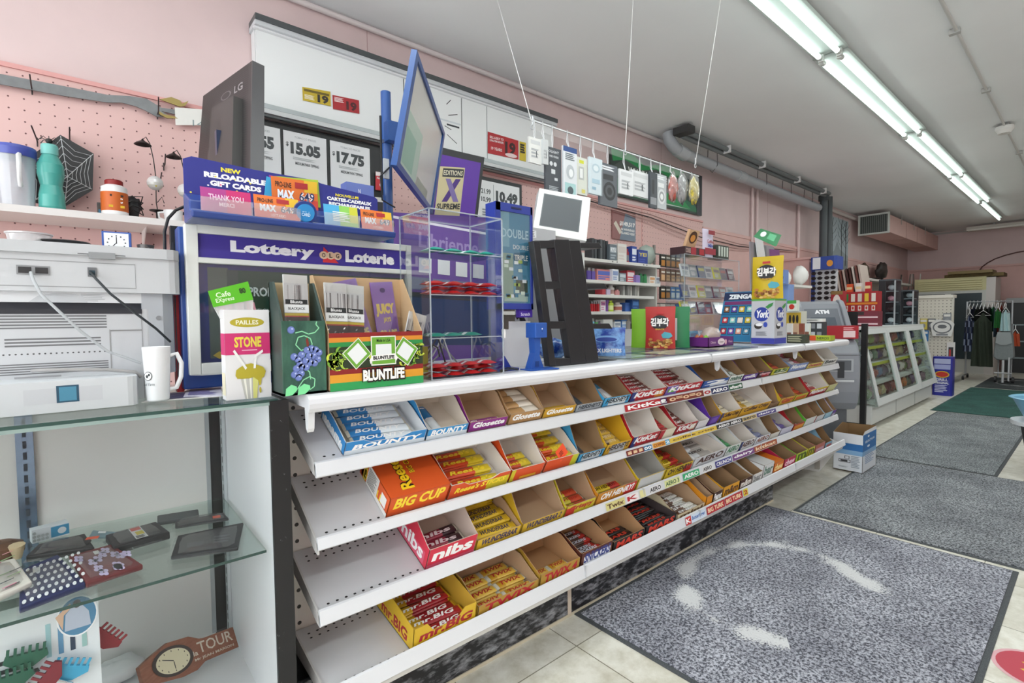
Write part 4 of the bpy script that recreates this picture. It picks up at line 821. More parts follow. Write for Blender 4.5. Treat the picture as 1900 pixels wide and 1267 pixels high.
for i, (q, c1, c2, lb) in enumerate((([(262, 747), (420, 735), (404, 718), (300, 731)], '#e6e4e0', '#5a5a80', 'stack of clipped flyers lying under the mug on the glass'), ([(340, 737), (412, 735), (410, 716), (350, 716)], '#dcd9ea', '#8f86c4', 'violet and white leaflet on top of flyers beside the tall straw carton'))):
    packet('leaflet', lb, 'paper', q, 1.0555+i*.0012, .001, c1, lambda f: f.line(.1, .1, .9, .9, c2, 7, 3), bag=False)
# things on the printer lid
zl = 1.4385
def onlid(u, y=1.78): return at(u, 450, y=y).x
t = thing('food_container', 'clear round plastic tub on the printer lid', 'container', (onlid(55), 1.78, zl)); b = MB(); b.lathe([(.001, .001), (.036, .001), (.043, .036), (.046, .038), (.046, .041), (.001, .042)], clear('#f4f6f6', .4, .1, milk=.35), n=24); b.obj('tub', t)
t = thing('dish', 'shallow black dish on the printer lid', 'dish', (onlid(118), 1.78, zl)); b = MB(); b.lathe([(.03, .001), (.05, .02), (.056, .024), (.054, .026), (.045, .02), (.001, .006)], '#222224', n=24); b.obj('bowl', t)
t = thing('jar_lid', 'white plastic saucer leaning behind the black dish on the printer', 'lid', (onlid(136), 1.84, zl)); b = MB(); b.lathe([(.001, .0), (.03, .0), (.03, .008), (.001, .01)], '#e6e6e6', n=20); b.M = T(0, 0, .03) @ RXm(70); b.obj('disc', t, M=T(0, 0, .014) @ RXm(20))  # a loose jar lid propped behind the dish
x = onlid(216); t = thing('alarm_clock', 'small square blue framed alarm clock on the printer lid', 'clock', (x, 1.77, zl), radians(-8))
b = MB(); b.rbox(-.032, -.0, 0, .032, .02, .062, .001, '#2f58a6'); b.obj('case', t, bevel=.004)
b = MB(); f = Face(b, (-.027, -.001, .006), (.054, 0, 0), (0, 0, .052)); f.r(0, 0, 1, 1, '#eceff2')
for k in range(12): a = k*pi/6; f.r(.5+.36*sin(a)-.03, .5+.36*cos(a)-.03, .5+.36*sin(a)+.03, .5+.36*cos(a)+.03, '#30343a'); f.l -= 1
f.r(.48, .45, .52, .8, '#222222').p([(.48, .5), (.52, .5), (.35, .28), (.32, .31)], '#222222'); b.obj('dial', t)
t = thing('tin_cup', 'dark patterned tin cup on the printer lid beside the clock', 'cup', (onlid(270), 1.78, zl)); b = MB(); b.lathe([(.001, .001), (.016, .001), (.021, .032), (.019, .032), (.001, .005)], C('#6d6a68', .3, .6, var=.4, scale=200), n=20); b.obj('cup', t)
# ---------------------------------------------------------------- wall shelf behind
t = thing('wall_shelf', 'long white shelf on the pegboard above the printer', 'shelf', (-.6, 3.03, 1.7)); zs = 1.735
b = W(t); b.box(-1.8, 2.88, zs-.03, .47, 3.17, zs, C('#ded9d6', .45)); b.obj('board', t)
for x in (-.9, .25): 
    b = W(t); b.prism([(3.17, zs-.03), (2.95, zs-.03), (3.17, zs-.12)], x, x+.005, '#cfc9c6', axis='x'); b.obj('bracket', t)
zs += .001
def shx(u, y=3.0): return at(u, 380, y=y).x
x = shx(30, 2.95); t = thing('pitcher', 'tall clear plastic pitcher with blue lid on the wall shelf', 'pitcher', (x, 2.96, zs)); k = .7
h_ = .235
b = MB(); b.lathe([(.001, 0), (.058, 0), (.068, h_)], clear('#f2f4f5', .35, .1, milk=.45, milkc='#d9dfe6'), n=24); b.obj('jug', t)
b = MB(); b.lathe([(.07, h_-.03), (.073, h_), (.07, h_+.012), (.001, h_+.014)], C('#4a55a8', .3), n=24); b.obj('lid', t)
b = MB(); b.tube([(.02, -.07, h_-.03), (.02, -.1, h_-.04), (.02, -.1, .1), (.02, -.066, .08)], .009, clear('#f2f4f5', .35, .1, milk=.6)); b.obj('handle', t)
x = shx(97, 2.93); t = thing('water_bottle', 'teal plastic water bottle on the wall shelf', 'bottle', (x, 2.94, zs)); TL = C('#4fa79d', .25)
b = MB(); b.lathe([(.001, 0), (.04, 0), (.044, .01), (.043, .06), (.036, .1), (.045, .15), (.044, .19), (.028, .228), (.026, .235)], TL, n=24); b.obj('body', t)
b = MB(); b.lathe([(.029, .232), (.029, .268), (.026, .275), (.001, .276)], C('#79c4bc', .35), n=24); b.obj('cap', t)
x = shx(213, 2.95); t = thing('vitamin_bottle', 'white pill bottle with orange label and dark red cap on the wall shelf', 'bottle', (x, 2.95, zs))
b = MB(); b.lathe([(.001, 0), (.047, 0), (.05, .006), (.05, .02, '#c9621f'), (.0505, .02, '#c9621f'), (.0505, .105, '#ecebea'), (.05, .105), (.048, .13), (.033, .14)], '#ecebea', n=28); b.obj('jar', t)
b = MB(); b.lathe([(.034, .136), (.034, .158), (.03, .163), (.001, .164)], '#8c1f1f', n=24); b.obj('cap', t)
b = MB(); f = Face(b, (-.024, -.0502, .03), (.06, .006, 0), (0, 0, .07)); f.r(.1, .75, .9, .88, '#2c1a14').t('C', .6, .35, .85, .68, '#f2ece4', .03).r(0, .05, .95, .2, '#e3b92e'); b.obj('label', t)
# web tray
x = shx(108, 3.05); t = thing('web_tray', 'black six sided tray with a white spider web print, standing on the wall shelf', 'tray', (x, 3.1, zs))
b = MB(); hp = [at(u, v, y=3.1) for u, v in ((42, 300), (112, 250), (174, 285), (172, 352), (120, 383), (60, 375))]; hp = [p-V((x, 3.1, zs)) for p in hp]; hp = [V((p.x, p.y, max(p.z, .002))) for p in hp]
BKc = C('#1e1f22', .35); b.slab(hp, (0, .015, 0), BKc); b.obj('tray_body', t)
b = MB(); c_ = sum(hp, V())/6+V((.02, 0, -.005)); wht = C('#c9cccd', .5); e = V((0, -.003, 0))
for p in hp: b.tube([c_+e, p*.97+c_*.03+e], .0018, wht, 4)
for r_ in (.2, .38, .56, .74, .9):
    for i in range(6):
        p, q = c_.lerp(hp[i], r_), c_.lerp(hp[(i+1) % 6], r_); m_ = (p+q)/2; b.tube([p+e, m_.lerp(c_, .14)+e, q+e], .0013, wht, 4)
b.obj('web_print', t)
b = MB(); b.ball((-.035, -.03, .25), .012, '#222222'); 
for i in range(8): a = i*pi/4; b.tube([(-.035, -.03, .25), (-.035+.025*cos(a), -.03, .26+.012*sin(a)), (-.035+.038*cos(a), -.03, .245+.012*sin(a))], .0018, '#222222', 4)
s_ = b.obj('toy_spider'); s_.matrix_world = T(x, 3.1-.07, zs); tag(s_, 'small black plastic spider on the cap of the teal bottle', 'toy')
s_.matrix_world = T(shx(97, 2.94)+.035, 2.97, zs+.276-.235)
# lamp shaped bird feeders
for i, (u, v0, lb) in enumerate(((292, 258, 'black wire lamp candle holder with painted glass globe standing on the shelf'), (347, 282, 'second wire lamp holder half hidden by the blue gift card sign'))):
    x = shx(u, 3.02); t = thing('candle_lamp', lb, 'candle holder', (x, 3.02, zs)); zt = at(u, v0, y=3.02).z-zs; IR = C('#2c2826', .4, .4)
    b = MB(); b.lathe([(.001, 0), (.032, 0), (.034, .004), (.006, .008), (.008, .05), (.006, .05), (.034, .058), (.034, .062), (.001, .062)], IR, n=18); b.obj('foot', t)
    b = MB(); b.tube([(0, 0, .06), (-.004, 0, .1), (-.002, 0, zt*.55), (-.008, 0, zt*.75), (-.02, 0, zt*.93), (-.035, 0, zt), (-.045, 0, zt*.97)], .0022, IR); b.tube([(0, 0, .1), (.02, 0, .13), (.028, 0, .1)], .002, IR); b.obj('stem', t)
    b = MB(); b.lathe([(.036, 0), (.03, .006), (.008, .02), (.001, .03)], IR, c=(-.048, 0, zt*.97-.028), n=16); b.obj('lamp_shade', t)
    b = MB(); b.ball((-.006, -.004, zt*.47), .034, clear('#eef2ee', .35, .1, milk=.5), 14, 8); b.blob((-.006, -.006, zt*.44), .028, .026, .014, '#b9a82e', 2); b.obj('globe', t)
x = shx(247, 3.0); t = thing('wire_ornament', 'tangled black wire ornament on the wall shelf behind the pill bottle', 'ornament', (x, 3.03, zs)); b = MB(); b.blob((0, 0, .06), .03, .02, .055, '#2a2a2c', 3, .4)
for i in range(4): b.tube([(-.03, -.01, .02+i*.03), (0, -.03, .05+i*.02), (.04, -.01, .03+i*.03), (.03, .01, .08)], .0025, '#1c1c1c')
b.obj('wire_body', t)
x = shx(190, 3.05); t = thing('small_box', 'little dark box with a blue label left of the pill bottle', 'box', (x, 3.02, zs)); b = MB(); b.box(-.02, 0, 0, .02, .03, .07, '#5a5a58'); Face(b, (-.02, 0, 0), (.04, 0, 0), (0, 0, .07)).r(.1, .1, .9, .55, '#4a8ab0').t('S', .3, .15, .7, .5, '#fff'); b.obj('box_body', t)
x = shx(322, 2.96); t = thing('mug', 'plain white mug at the right end of the wall shelf', 'mug', (x, 2.98, zs)); b = MB(); b.lathe([(.001, 0), (.036, 0), (.04, .06), (.036, .06), (.001, .01)], '#e9e9e9', n=20); b.obj('body', t); b = MB(); b.tube([(-.038, 0, .05), (-.06, 0, .045), (-.058, 0, .02), (-.036, 0, .012)], .005, '#e9e9e9'); b.obj('handle', t)
# sword hung along the top rail
t = thing('fantasy_sword', 'long grey bladed fantasy sword with brass dragon guard hung along top of the pegboard', 'sword', (at(150, 180, y=3.15).x, 3.15, 2.33)); b = W(t)
pp = [(-60, 128), (0, 137), (120, 160), (200, 176), (240, 178), (272, 183), (300, 200), (325, 203), (325, 212), (300, 206), (318, 218), (290, 216), (270, 205), (252, 197), (225, 190), (200, 190), (120, 178), (0, 156), (-60, 146)]
b.slab([at(u, v, y=3.15) for u, v in pp], (0, .006, 0), C('#6f7072', .35, .6, var=.1)); b.obj('blade', t)
b = W(t); BR_ = C('#8c7a4a', .35, .7); b.slab([at(u, v, y=3.14) for u, v in ((296, 184), (318, 180), (334, 186), (338, 192), (350, 187), (344, 196), (334, 198), (318, 192))], (0, .008, 0), BR_); b.slab([at(u, v, y=3.14) for u, v in ((293, 205), (305, 212), (325, 216), (330, 220), (310, 219), (296, 212))], (0, .008, 0), BR_); b.obj('dragon_guard', t)
mb = MB(); q = [at(u, v, y=3.14) for u, v in ((326, 232), (378, 232), (378, 203), (324, 199))]; mb.slab([q[0]-V((0, 0, .0)), q[1], q[2], q[3]], (0, .003, 0), '#e9e8e2'); Face(mb, q[0]+V((.07, 0, .01)), V((.06, 0, 0)), V((0, 0, .04))).t('14', .1, .1, .9, .9, '#8a9a9a', 0); tag(mb.obj('paper_card'), 'white card with faint numbers pinned at the sword hilt', 'sign')
def hook(label, u0, v0, u1, v1, y=3.12):
    p, q = at(u0, v0, y=y), at(u1, v1, y=y-.08); b = MB(); b.tube([p+V((0, .055, 0)), p, q], .003, '#3a3030', 5); b.tube([p+V((0, .05, -.02)), p+V((0, .05, .02))], .003, '#3a3030', 5); return tag(b.obj('peg_hook'), label, 'hook')
hook('wire peg hook on pegboard above the web tray, left one', 68, 258, 58, 233); hook('wire peg hook on pegboard above the web tray, right one', 129, 252, 129, 236)
hook('wire peg hook holding the sword blade', 58, 160, 55, 138); hook('wire peg hook holding the sword hilt', 294, 208, 294, 180); hook('wire peg hook right of the lamp candle holder', 306, 305, 307, 286); hook('wire peg hook low beside the lamp candle holder', 296, 345, 300, 320)
# ================================================================ things on the counter
CZ = 1.0655
def para(T_, L_, B_, R_, y):
    """corners of a flat rectangle seen at four points of the photograph; T_ lies at depth y"""
    r = [(at(*q, y=1.0)-CAM) for q in (T_, L_, B_, R_)]; tT = y
    m = Matrix((r[1], -r[2], r[3])).transposed()   # tL rL - tB rB + tR rR = tT rT
    s = m.inverted() @ (r[0]*tT)
    return [CAM+r[0]*tT, CAM+r[1]*s[0], CAM+r[2]*s[1], CAM+r[3]*s[2]]
BL = C('#2a4286', .3); NV = C('#2a3a8c', .35); PU = '#3d2f92'
# ---- lottery sign
x0, x1, y0, zt = .212, .905, 1.62, 1.515
t = thing('lottery_sign', 'large blue and white illuminated style lottery ticket board with violet header', 'sign', ((x0+x1)/2, y0+.04, CZ))
b = W(t); b.box(x0-.004, y0+.01, CZ, x1+.004, y0+.07, zt-.005, C('#23478f', .35)); b.obj('body', t, bevel=.004)
b = W(t); FR = C('#dfe2dd', .3); zi = 1.105
b.box(x0+.008, y0-.012, zi, x0+.036, y0+.012, zt, FR); b.box(x1-.02, y0-.012, zi, x1, y0+.012, zt, FR); b.box(x0+.036, y0-.012, zt-.022, x1-.02, y0+.012, zt, FR); b.box(x0+.036, y0-.012, zi, x1-.02, y0+.012, zi+.032, FR); b.box(x0+.036, y0-.012, 1.412, x1-.02, y0+.012, 1.428, FR)
b.obj('frame', t, bevel=.003)
b = W(t); b.box(x0+.036, y0-.003, 1.428, x1-.02, y0+.008, zt-.022, PU); f = Face(b, (x0+.036, y0-.003, 1.428), (x1-x0-.056, 0, 0), (0, 0, zt-.022-1.428))
f.t('Lottery', .13, .18, .5, .82, '#f4f4f8', .05).p([(.54, .12), (.62, .12), (.545, .88)], '#d8323a').e(.545, .47, .022, .19, '#e9c9a8', 20).e(.58, .47, .022, .19, '#e9c9a8', 20).e(.614, .47, .022, .19, '#e9c9a8', 20).t('O', .536, .36, .553, .58, '#222').t('L', .573, .36, .588, .58, '#222').t('G', .606, .36, .623, .58, '#222').t('Loterie', .655, .2, .93, .8, '#f4f4f8', .05)
b.obj('header', t)
b = W(t); f = Face(b, (x0+.036, y0+.0075, zi+.032), (x1-x0-.056, 0, 0), (0, 0, 1.412-zi-.032))
f.r(0, 0, 1, 1, '#2b2f7e').r(.04, .04, .12, .97, '#5f655f').r(.115, .04, 1, .95, '#1f4436').r(.115, .04, .16, .95, '#3c4a48').t('PROLINE', .2, .68, .37, .78, '#e9ecea', .03).r(.40, .6, .404, .82, '#c9cfcd').p([(.43, .78), (.455, .82), (.48, .78), (.48, .66), (.455, .6), (.43, .66)], '#e4e6ea').t('NFL', .436, .64, .475, .72, '#a8263a').t('OFFICIAL PARTNER OF THE NFL', .2, .5, .6, .55, '#dfe3e0', 0).p([(.05, .07), (.075, .11), (.1, .07), (.075, .03)], '#d9b33a')
b.obj('poster', t)
b = W(t); b.box(x0+.036, y0-.006, zi+.032, x1-.02, y0-.004, 1.412, clear('#f4f8f8', .15)); b.obj('window_pane', t)
# ---- gift card display on the sign
t = thing('gift_card_display', 'blue gift card holder with printed backboard standing on the lottery sign', 'display stand', (.5, 1.6, zt)); zg = zt+.001
zq = 1.69; b = W(t); gx0, gx1 = .225, .785
bk = [(gx0, zg+.02), (gx1, zg+.02), (gx1, zg+.145), (gx1-.01, zg+.152), (gx0+.37, zg+.168), (gx0+.35, zg+.175), (gx0+.18, zg+.176), (gx0+.02, zq+.01), (gx0, zq)]
b.slab([(x, 1.62, z) for x, z in bk], (0, .004, 0), '#2a2f86'); f = Face(b, (gx0, 1.62, zg), (gx1-gx0, 0, 0), (0, 0, .18))
f.t('NEW', .16, .86, .25, .93, '#f3e13a', .04).t('RELOADABLE', .085, .745, .37, .83, '#fff', .06).t('GIFT CARDS', .11, .625, .345, .71, '#fff', .06).t('NOUVELLES', .74, .75, .88, .80, '#f3e13a', .04).t('CARTES-CADEAUX', .69, .665, .96, .73, '#fff', .06).t('RECHARGEABLES', .70, .575, .95, .64, '#fff', .06)
g_ = random.Random(4)
for k in range(26): x_, y_ = g_.uniform(.02, .96), g_.uniform(.35, .8); f.e(x_, y_, .005, .012, g_.choice(['#e94f8a', '#7fd0f2', '#f3e13a', '#ffffff']), 6); f.l -= 1
b.obj('backboard', t)
def giftcard(f, kind):
    if kind == 0: f.r(0, 0, 1, 1, '#c2286c').r(0, 0, .5, 1, '#a93a86').t('THANK YOU', .15, .5, .85, .75, '#e9c9dc').t('MERCI', .35, .25, .65, .42, '#e9c9dc')
    elif kind == 1: f.r(0, 0, 1, 1, '#e0742e').r(0, .0, 1, .35, '#d9483a').r(.7, .6, 1, 1, '#e0b52e').t('PRO-LINE', .08, .68, .42, .86, '#222').r(.5, .7, .78, .9, '#a8282c').t('MAX', .12, .28, .48, .6, '#e9f2fb', .06).t('649', .58, .28, .92, .6, '#f4f4f6', .06).t('649', .58, .28, .92, .6, '#26305a', .01).t('LOTTARIO', .35, .06, .68, .2, '#f0c9c0')
    else: f.r(0, 0, 1, 1, '#4aa8d8').r(.45, 0, 1, 1, '#8cc95a').r(.75, .2, 1, 1, '#c9c93a').line(.25, .2, .8, .7, '#e9f4ee', 6)
for (ax, az, ww, hh, rot, kk, lb) in ((.36, .065, .13, .085, -8, 3, 'teal'), (.375, .07, .135, .085, -3, 4, 'violet'), (.40, .07, .13, .085, 4, 5, 'lime'), (.385, .062, .135, .09, 1, 1, 'orange')):
    b = W(t); b.M = b.M @ T(gx0+ax-.165, 1.611+.0012*kk, zg+az+.012) @ RY(-rot); cc = {3: '#35a0cf', 4: '#8c3a9c', 5: '#a8c23a', 1: '#e0742e'}[kk]
    b.box(0, -.001, 0, ww, 0, hh, cc); f = Face(b, (0, -.001, 0), (ww, 0, 0), (0, 0, hh))
    if kk == 1: giftcard(f, 1)
    b.obj('printed_card', t)
b = W(t); b.prism([(1.5, zg+.0), (1.495, zg+.018), (1.525, zg+.022), (1.535, zg+.05), (1.61, zg+.08), (1.618, zg+.08), (1.618, zg)], gx0-.003, gx1+.003, BL, axis='x'); tray_ = b.obj('tray', t, bevel=.004)
b = W(t); xc = .505; b.cyl((xc, 1.535, zg+.052), (xc, 1.506, zg+.046), .033, BL, 24); b.cyl((xc, 1.506, zg+.046), (xc, 1.502, zg+.045), .025, '#2f8fd0', 24)
Face(b, (xc-.02, 1.5015, zg+.028), (.04, 0, 0), (0, 0, .036)).t('GIFT', .2, .52, .8, .78, '#cfe6f6').t('CARD', .2, .2, .8, .46, '#cfe6f6'); b.obj('round_badge', tray_)
for (xa, kk) in ((gx0+.02, 0), (gx0+.145, 1), (xc+.055, 2), (xc+.17, 1)):
    b = W(t); ww = .118 if xa < .45 else .105; f = Face(b, (xa, 1.505, zg+.02), (ww, 0, 0), (0, .01, .062)); giftcard(f, kk)
    b.box(xa-.002, 1.5, zg+.01, xa+ww+.002, 1.502, zg+.055, clear('#ffffff', .3, milk=.12)); b.obj('card_pocket', tray_)
a = at(655, 345, y=1.78); mb = MB(); mb.box(0, 0, 0, .10, .05, .085, C('#5f6fb0'), mf=C('#6e7fc0')); Face(mb, (0, 0, 0), (.10, 0, 0), (0, 0, .085)).t('N', .42, .6, .5, .78, '#e6e9f4').t('E', .42, .36, .5, .54, '#e6e9f4')
o = mb.obj('card_box'); o.matrix_world = T(a.x-.06, 1.695, CZ+.0); 
for v_ in o.data.vertices: v_.co.z += (.575 if v_.co.z > .01 else 0)
tag(o, 'tall pale blue card box standing behind the gift card holder', 'box')
# ---- monitor from behind
P4 = para((467, 113), (377, 178), (366, 318), (463, 318), 2.0); t = thing('monitor', 'black computer monitor seen from behind, lettered LG', 'monitor', ((P4[0]+P4[2])/2).to_tuple()[:2]+(0,)); 
bl, br, tr, tl = P4[2], P4[3], P4[0], P4[1]; N = (br-bl).cross(tl-bl).normalized(); N = N if N.dot(CAM-bl) > 0 else -N
b = W(t); b.slab([bl, br, tr, tl], -N*.03, C('#2d2b2b', .5)); e_ = (br-bl).normalized()*.012
b.slab([br, br+e_, tr+e_, tr], -N*.04, C('#39373a', .4)); f = Face(b, bl, br-bl, tl-bl)
for i in range(46): f.r(.0, .01+i*.0215, .96, .018+i*.0215, '#171616'); f.l -= 1
f.l += 1; f.e(.58, .8, .1, .045, '#6f6d6e', 22).e(.58, .8, .08, .036, '#201f1f', 22).t('LG', .74, .765, .88, .845, '#8f8d8e', .02); b.obj('screen_back', t)
b = W(t); h_ = bl+(br-bl)*.5; b.slab([bl+(br-bl)*.45+(tl-bl)*.02, bl+(br-bl)*.9+(tl-bl)*.02, bl+(br-bl)*.88+(tl-bl)*.66, bl+(br-bl)*.46+(tl-bl)*.66][::-1], N*.03, C('#3a3837', .5)); b.obj('vent_hump', t)
b = W(t); m_ = bl+(br-bl)*.6; b.box(m_.x-.02, m_.y-.01, 1.0, m_.x+.03, m_.y+.02, bl.z-.002, C('#26324f', .3)); b.lathe([(.001, -1), (.16, -1), (.1, -.985), (.02, 0), (.001, 0)], '#1c1c1e', c=(m_.x, m_.y+.01, 1.0), n=24); b.obj('stand', t)
# ---- blue pole with diamond frame
xp = .887; t = thing('sign_pole', 'blue metal pole holding a tilted diamond shaped framed panel', 'sign', (xp, 1.745, CZ))
b = W(t); b.cyl((xp, 1.745, CZ), (xp, 1.745, 2.09), .0185, C('#2b4f8c', .3), 18); b.cyl((xp, 1.745, CZ), (xp, 1.745, CZ+.01), .045, C('#2b4f8c', .3), 20); b.obj('pole', t)
for z in (1.6, 1.9):
    b = W(t); b.cyl((xp, 1.745, z), (xp, 1.745, z+.012), .023, '#1c2c50', 16); b.obj('clamp_ring', t)
P4 = para((774, 92), (736, 307), (803, 397), (826, 248), 1.56); fr = b = W(t); N = (P4[1]-P4[0]).cross(P4[3]-P4[0]).normalized(); N = N if N.dot(P4[0]-CAM) > 0 else -N; c_ = sum(P4, V())/4
for i in range(4):
    p, q = P4[i], P4[(i+1) % 4]; pi_, qi = c_+(p-c_)*.9, c_+(q-c_)*.9; b.slab([p, q, qi, pi_], N*.02, C('#2b4f8c', .3))
b.obj('diamond_frame', t)
b = W(t); Q = [c_+(p-c_)*.905+N*.008 for p in P4]; b.slab(Q, N*.004, C('#c9c8c3', .25)); f = Face(b, Q[1], Q[2]-Q[1], Q[0]-Q[1]) if (Q[2]-Q[1]).cross(Q[0]-Q[1]).dot(N) < 0 else Face(b, Q[1], Q[0]-Q[1], Q[2]-Q[1])
f.r(.0, .0, .42, .55, '#aebfb4').r(.05, .05, .3, .4, '#8fae9f').r(.45, .02, .8, .12, '#9a9d92'); b.obj('insert_panel', t)
b = W(t); b.box(xp-.02, 1.69, 1.9, xp+.02, 1.726, 1.97, C('#2b4f8c', .3)); b.obj('mount_bracket', t); b = W(t); b.tube([(xp-.02, 1.69, 1.8), (xp-.06, 1.68, 1.76), (xp-.05, 1.69, 1.68), (xp, 1.69, 1.66)], .003, '#15181f'); b.obj('power_lead', t)
b = W(t); b.tube([(xp-.045, 1.7, 1.7), (xp-.045, 1.7, 1.98)], .004, '#111111'); b.box(xp-.04, 1.69, 1.76, xp-.02, 1.7, 1.83, '#b9bcbf'); b.obj('antenna', t)
# ---- straw carton
x0, x1, y0, h = .264, .366, 1.385, .222
t = thing('straw_carton', 'tall white and magenta drinking straw carton lettered STONE', 'carton', ((x0+x1)/2, y0+.025, 1.0575)); b = W(t); z0 = 1.0575
b.box(x0, y0, z0, x1, y0+.045, z0+h, '#e0dfe0'); f = Face(b, (x0, y0, z0), (x1-x0, 0, 0), (0, 0, h))
OL = '#b3a52e'
f.e(.5, .86, .38, .055, OL, 28).t('PAILLES', .25, .835, .75, .885, '#f2f0d8').r(0, .5, 1, .74, '#c9306e').t('STONE', .2, .58, .8, .7, '#e3cf4a', .04).r(.36, .545, .7, .552, '#efd0dc').p([(.3, .27), (.72, .27), (.66, .0), (.4, .0)], '#bdbdb6').p([(.36, .27), (.42, .27), (.46, 0), (.44, 0)], '#ecebe0').p([(.5, .27), (.55, .27), (.55, 0), (.52, 0)], '#ecebe0').p([(.58, .27), (.72, .27), (.66, 0), (.58, 0)], '#cfcf7a')
f.p([(.2, .27), (.22, .33), (.3, .36), (.4, .385), (.55, .4), (.7, .375), (.82, .35), (.88, .3), (.84, .24), (.78, .22), (.76, .15), (.72, .14), (.7, .2), (.6, .24), (.5, .23), (.34, .23), (.24, .235)], OL).p([(.16, .54), (.2, .56), (.46, .35), (.42, .33)], '#e9e9e6').p([(.6, .34), (.65, .34), (.68, .47), (.83, .52), (.82, .55), (.63, .49)], '#e9e9e6').e(.74, .09, .025, .035, OL, 12)
s_ = Face(b, (x0, y0+.045, z0), (0, -.045, 0), (0, 0, h)); s_.r(0, .5, 1, .74, '#c9306e').r(.1, .05, .9, .3, '#e3dcc0'); b.obj('carton_body', t)
b = W(t)
for i in range(9): b.cyl((x0+.012+i*.009, y0+.02+(i % 3)*.006, z0+h-.03), (x0+.002+i*.009, y0+.022+(i % 3)*.006, z0+h+.02+.004*(i % 4)), .0028, '#f0e6e8' if i % 2 else '#e0a0b0', 8)
b.obj('straw', t)
t = thing('straw_pack', 'clear straw pack with bright green header lettered Cafe Express on the straw carton', 'packet', (x0+.04, y0+.02, z0+h+.001)); q = [at(u, v, y=1.39) for u, v in ((396, 570), (470, 556), (460, 522), (386, 540))]
b = W(t); b.slab(q, (0, .003, 0), '#58b51e'); f = Face(b, q[0], q[1]-q[0], q[3]-q[0]); f.t('Cafe', .14, .5, .5, .82, '#dff2cf').t('EXpress', .1, .14, .55, .46, '#dff2cf').t('80', .72, .5, .88, .85, '#2a3a1a', .04); b.obj('header_card', t)
b = W(t); q = [at(u, v, y=1.392) for u, v in ((410, 592), (470, 580), (470, 553), (396, 566))]; b.slab(q, (0, .012, 0), clear('#fff', .3, milk=.3)); b.obj('clear_pouch', t)
# ---- grape box
x0, x1, y0, h = .372, .478, 1.302, .185; GN = smeared('#20463a', '#3f6a58', 22, .5, .15, .55, stretch=(1, 1, .3))
t = thing('grape_box', 'open wooden box painted green with a bunch of grapes, standing on the counter', 'box', ((x0+x1)/2, y0+.05, CZ)); b = W(t); y1 = y0+.1
b.box(x0, y0, CZ, x1, y0+.006, CZ+h, GN); b.box(x0, y0, CZ, x1, y1, CZ+.006, GN)
for x in (x0, x1-.006): b.prism([(y0+.006, CZ), (y1, CZ), (y1, CZ+h+.1), (y1-.03, CZ+h+.1), (y0+.006, CZ+h)], x, x+.006, C('#2c3d38'), axis='x')
b.box(x0, y1-.006, CZ, x1, y1, CZ+h+.1, '#c9b48c'); b.obj('box_body', t)
b = W(t); f = Face(b, (x0, y0, CZ), (x1-x0, 0, 0), (0, 0, h)); GP = '#6f80c0'
def curve(f, pts, c, w=.012):
    for (xa, ya), (xb, yb) in zip(pts, pts[1:]):
        d = V((xb-xa, (yb-ya)*1.7)); n_ = V((-d.y, d.x)).normalized()*w; f.mb.add([f.P(xa+n_.x, ya+n_.y/1.7), f.P(xa-n_.x, ya-n_.y/1.7), f.P(xb-n_.x, yb-n_.y/1.7), f.P(xb+n_.x, yb+n_.y/1.7)], [(0, 1, 2, 3)], c)
    f.l += 1
curve(f, [(.3, .84), (.45, .86), (.6, .82), (.75, .84), (.85, .9), (.78, .95), (.8, .99)], '#8fd9a8'); curve(f, [(.6, .64), (.42, .6), (.3, .68), (.36, .78), (.5, .8), (.64, .76), (.68, .68), (.6, .62), (.5, .55)], '#8fd9a8'); curve(f, [(.62, .2), (.6, .3), (.5, .36)], '#8fd9a8'); curve(f, [(.3, .08), (.45, .2), (.6, .24), (.72, .2), (.7, .1), (.6, .06)], '#8fd9a8')
f.p([(.53, .74), (.57, .78), (.6, .7), (.59, .6), (.55, .66)], '#7a2c22')
for (gx, gy) in ((.2, .88), (.25, .52), (.34, .48), (.42, .54), (.38, .42), (.55, .6), (.65, .62), (.75, .6), (.83, .56), (.7, .52), (.6, .52), (.8, .47), (.52, .46), (.62, .43), (.72, .42), (.3, .36), (.42, .38), (.52, .37), (.25, .28), (.4, .29), (.34, .24)):
    f.e(gx, gy, .085, .05, '#56659f', 16); f.e(gx+.005, gy+.003, .075, .043, GP, 16); f.e(gx+.025, gy+.015, .022, .012, '#b9c3e6', 8); f.l -= 3
f.l += 3
for lx, ly, s in ((.17, .07, 1), (.46, .07, 1.1)): f.p([(lx-.14*s, ly-.07), (lx-.12*s, ly+.03), (lx, ly+.08), (lx+.12*s, ly+.05), (lx+.13*s, ly-.0), (lx+.02, ly-.06)], '#7fdf9c')
b.obj('grape_painting', t)
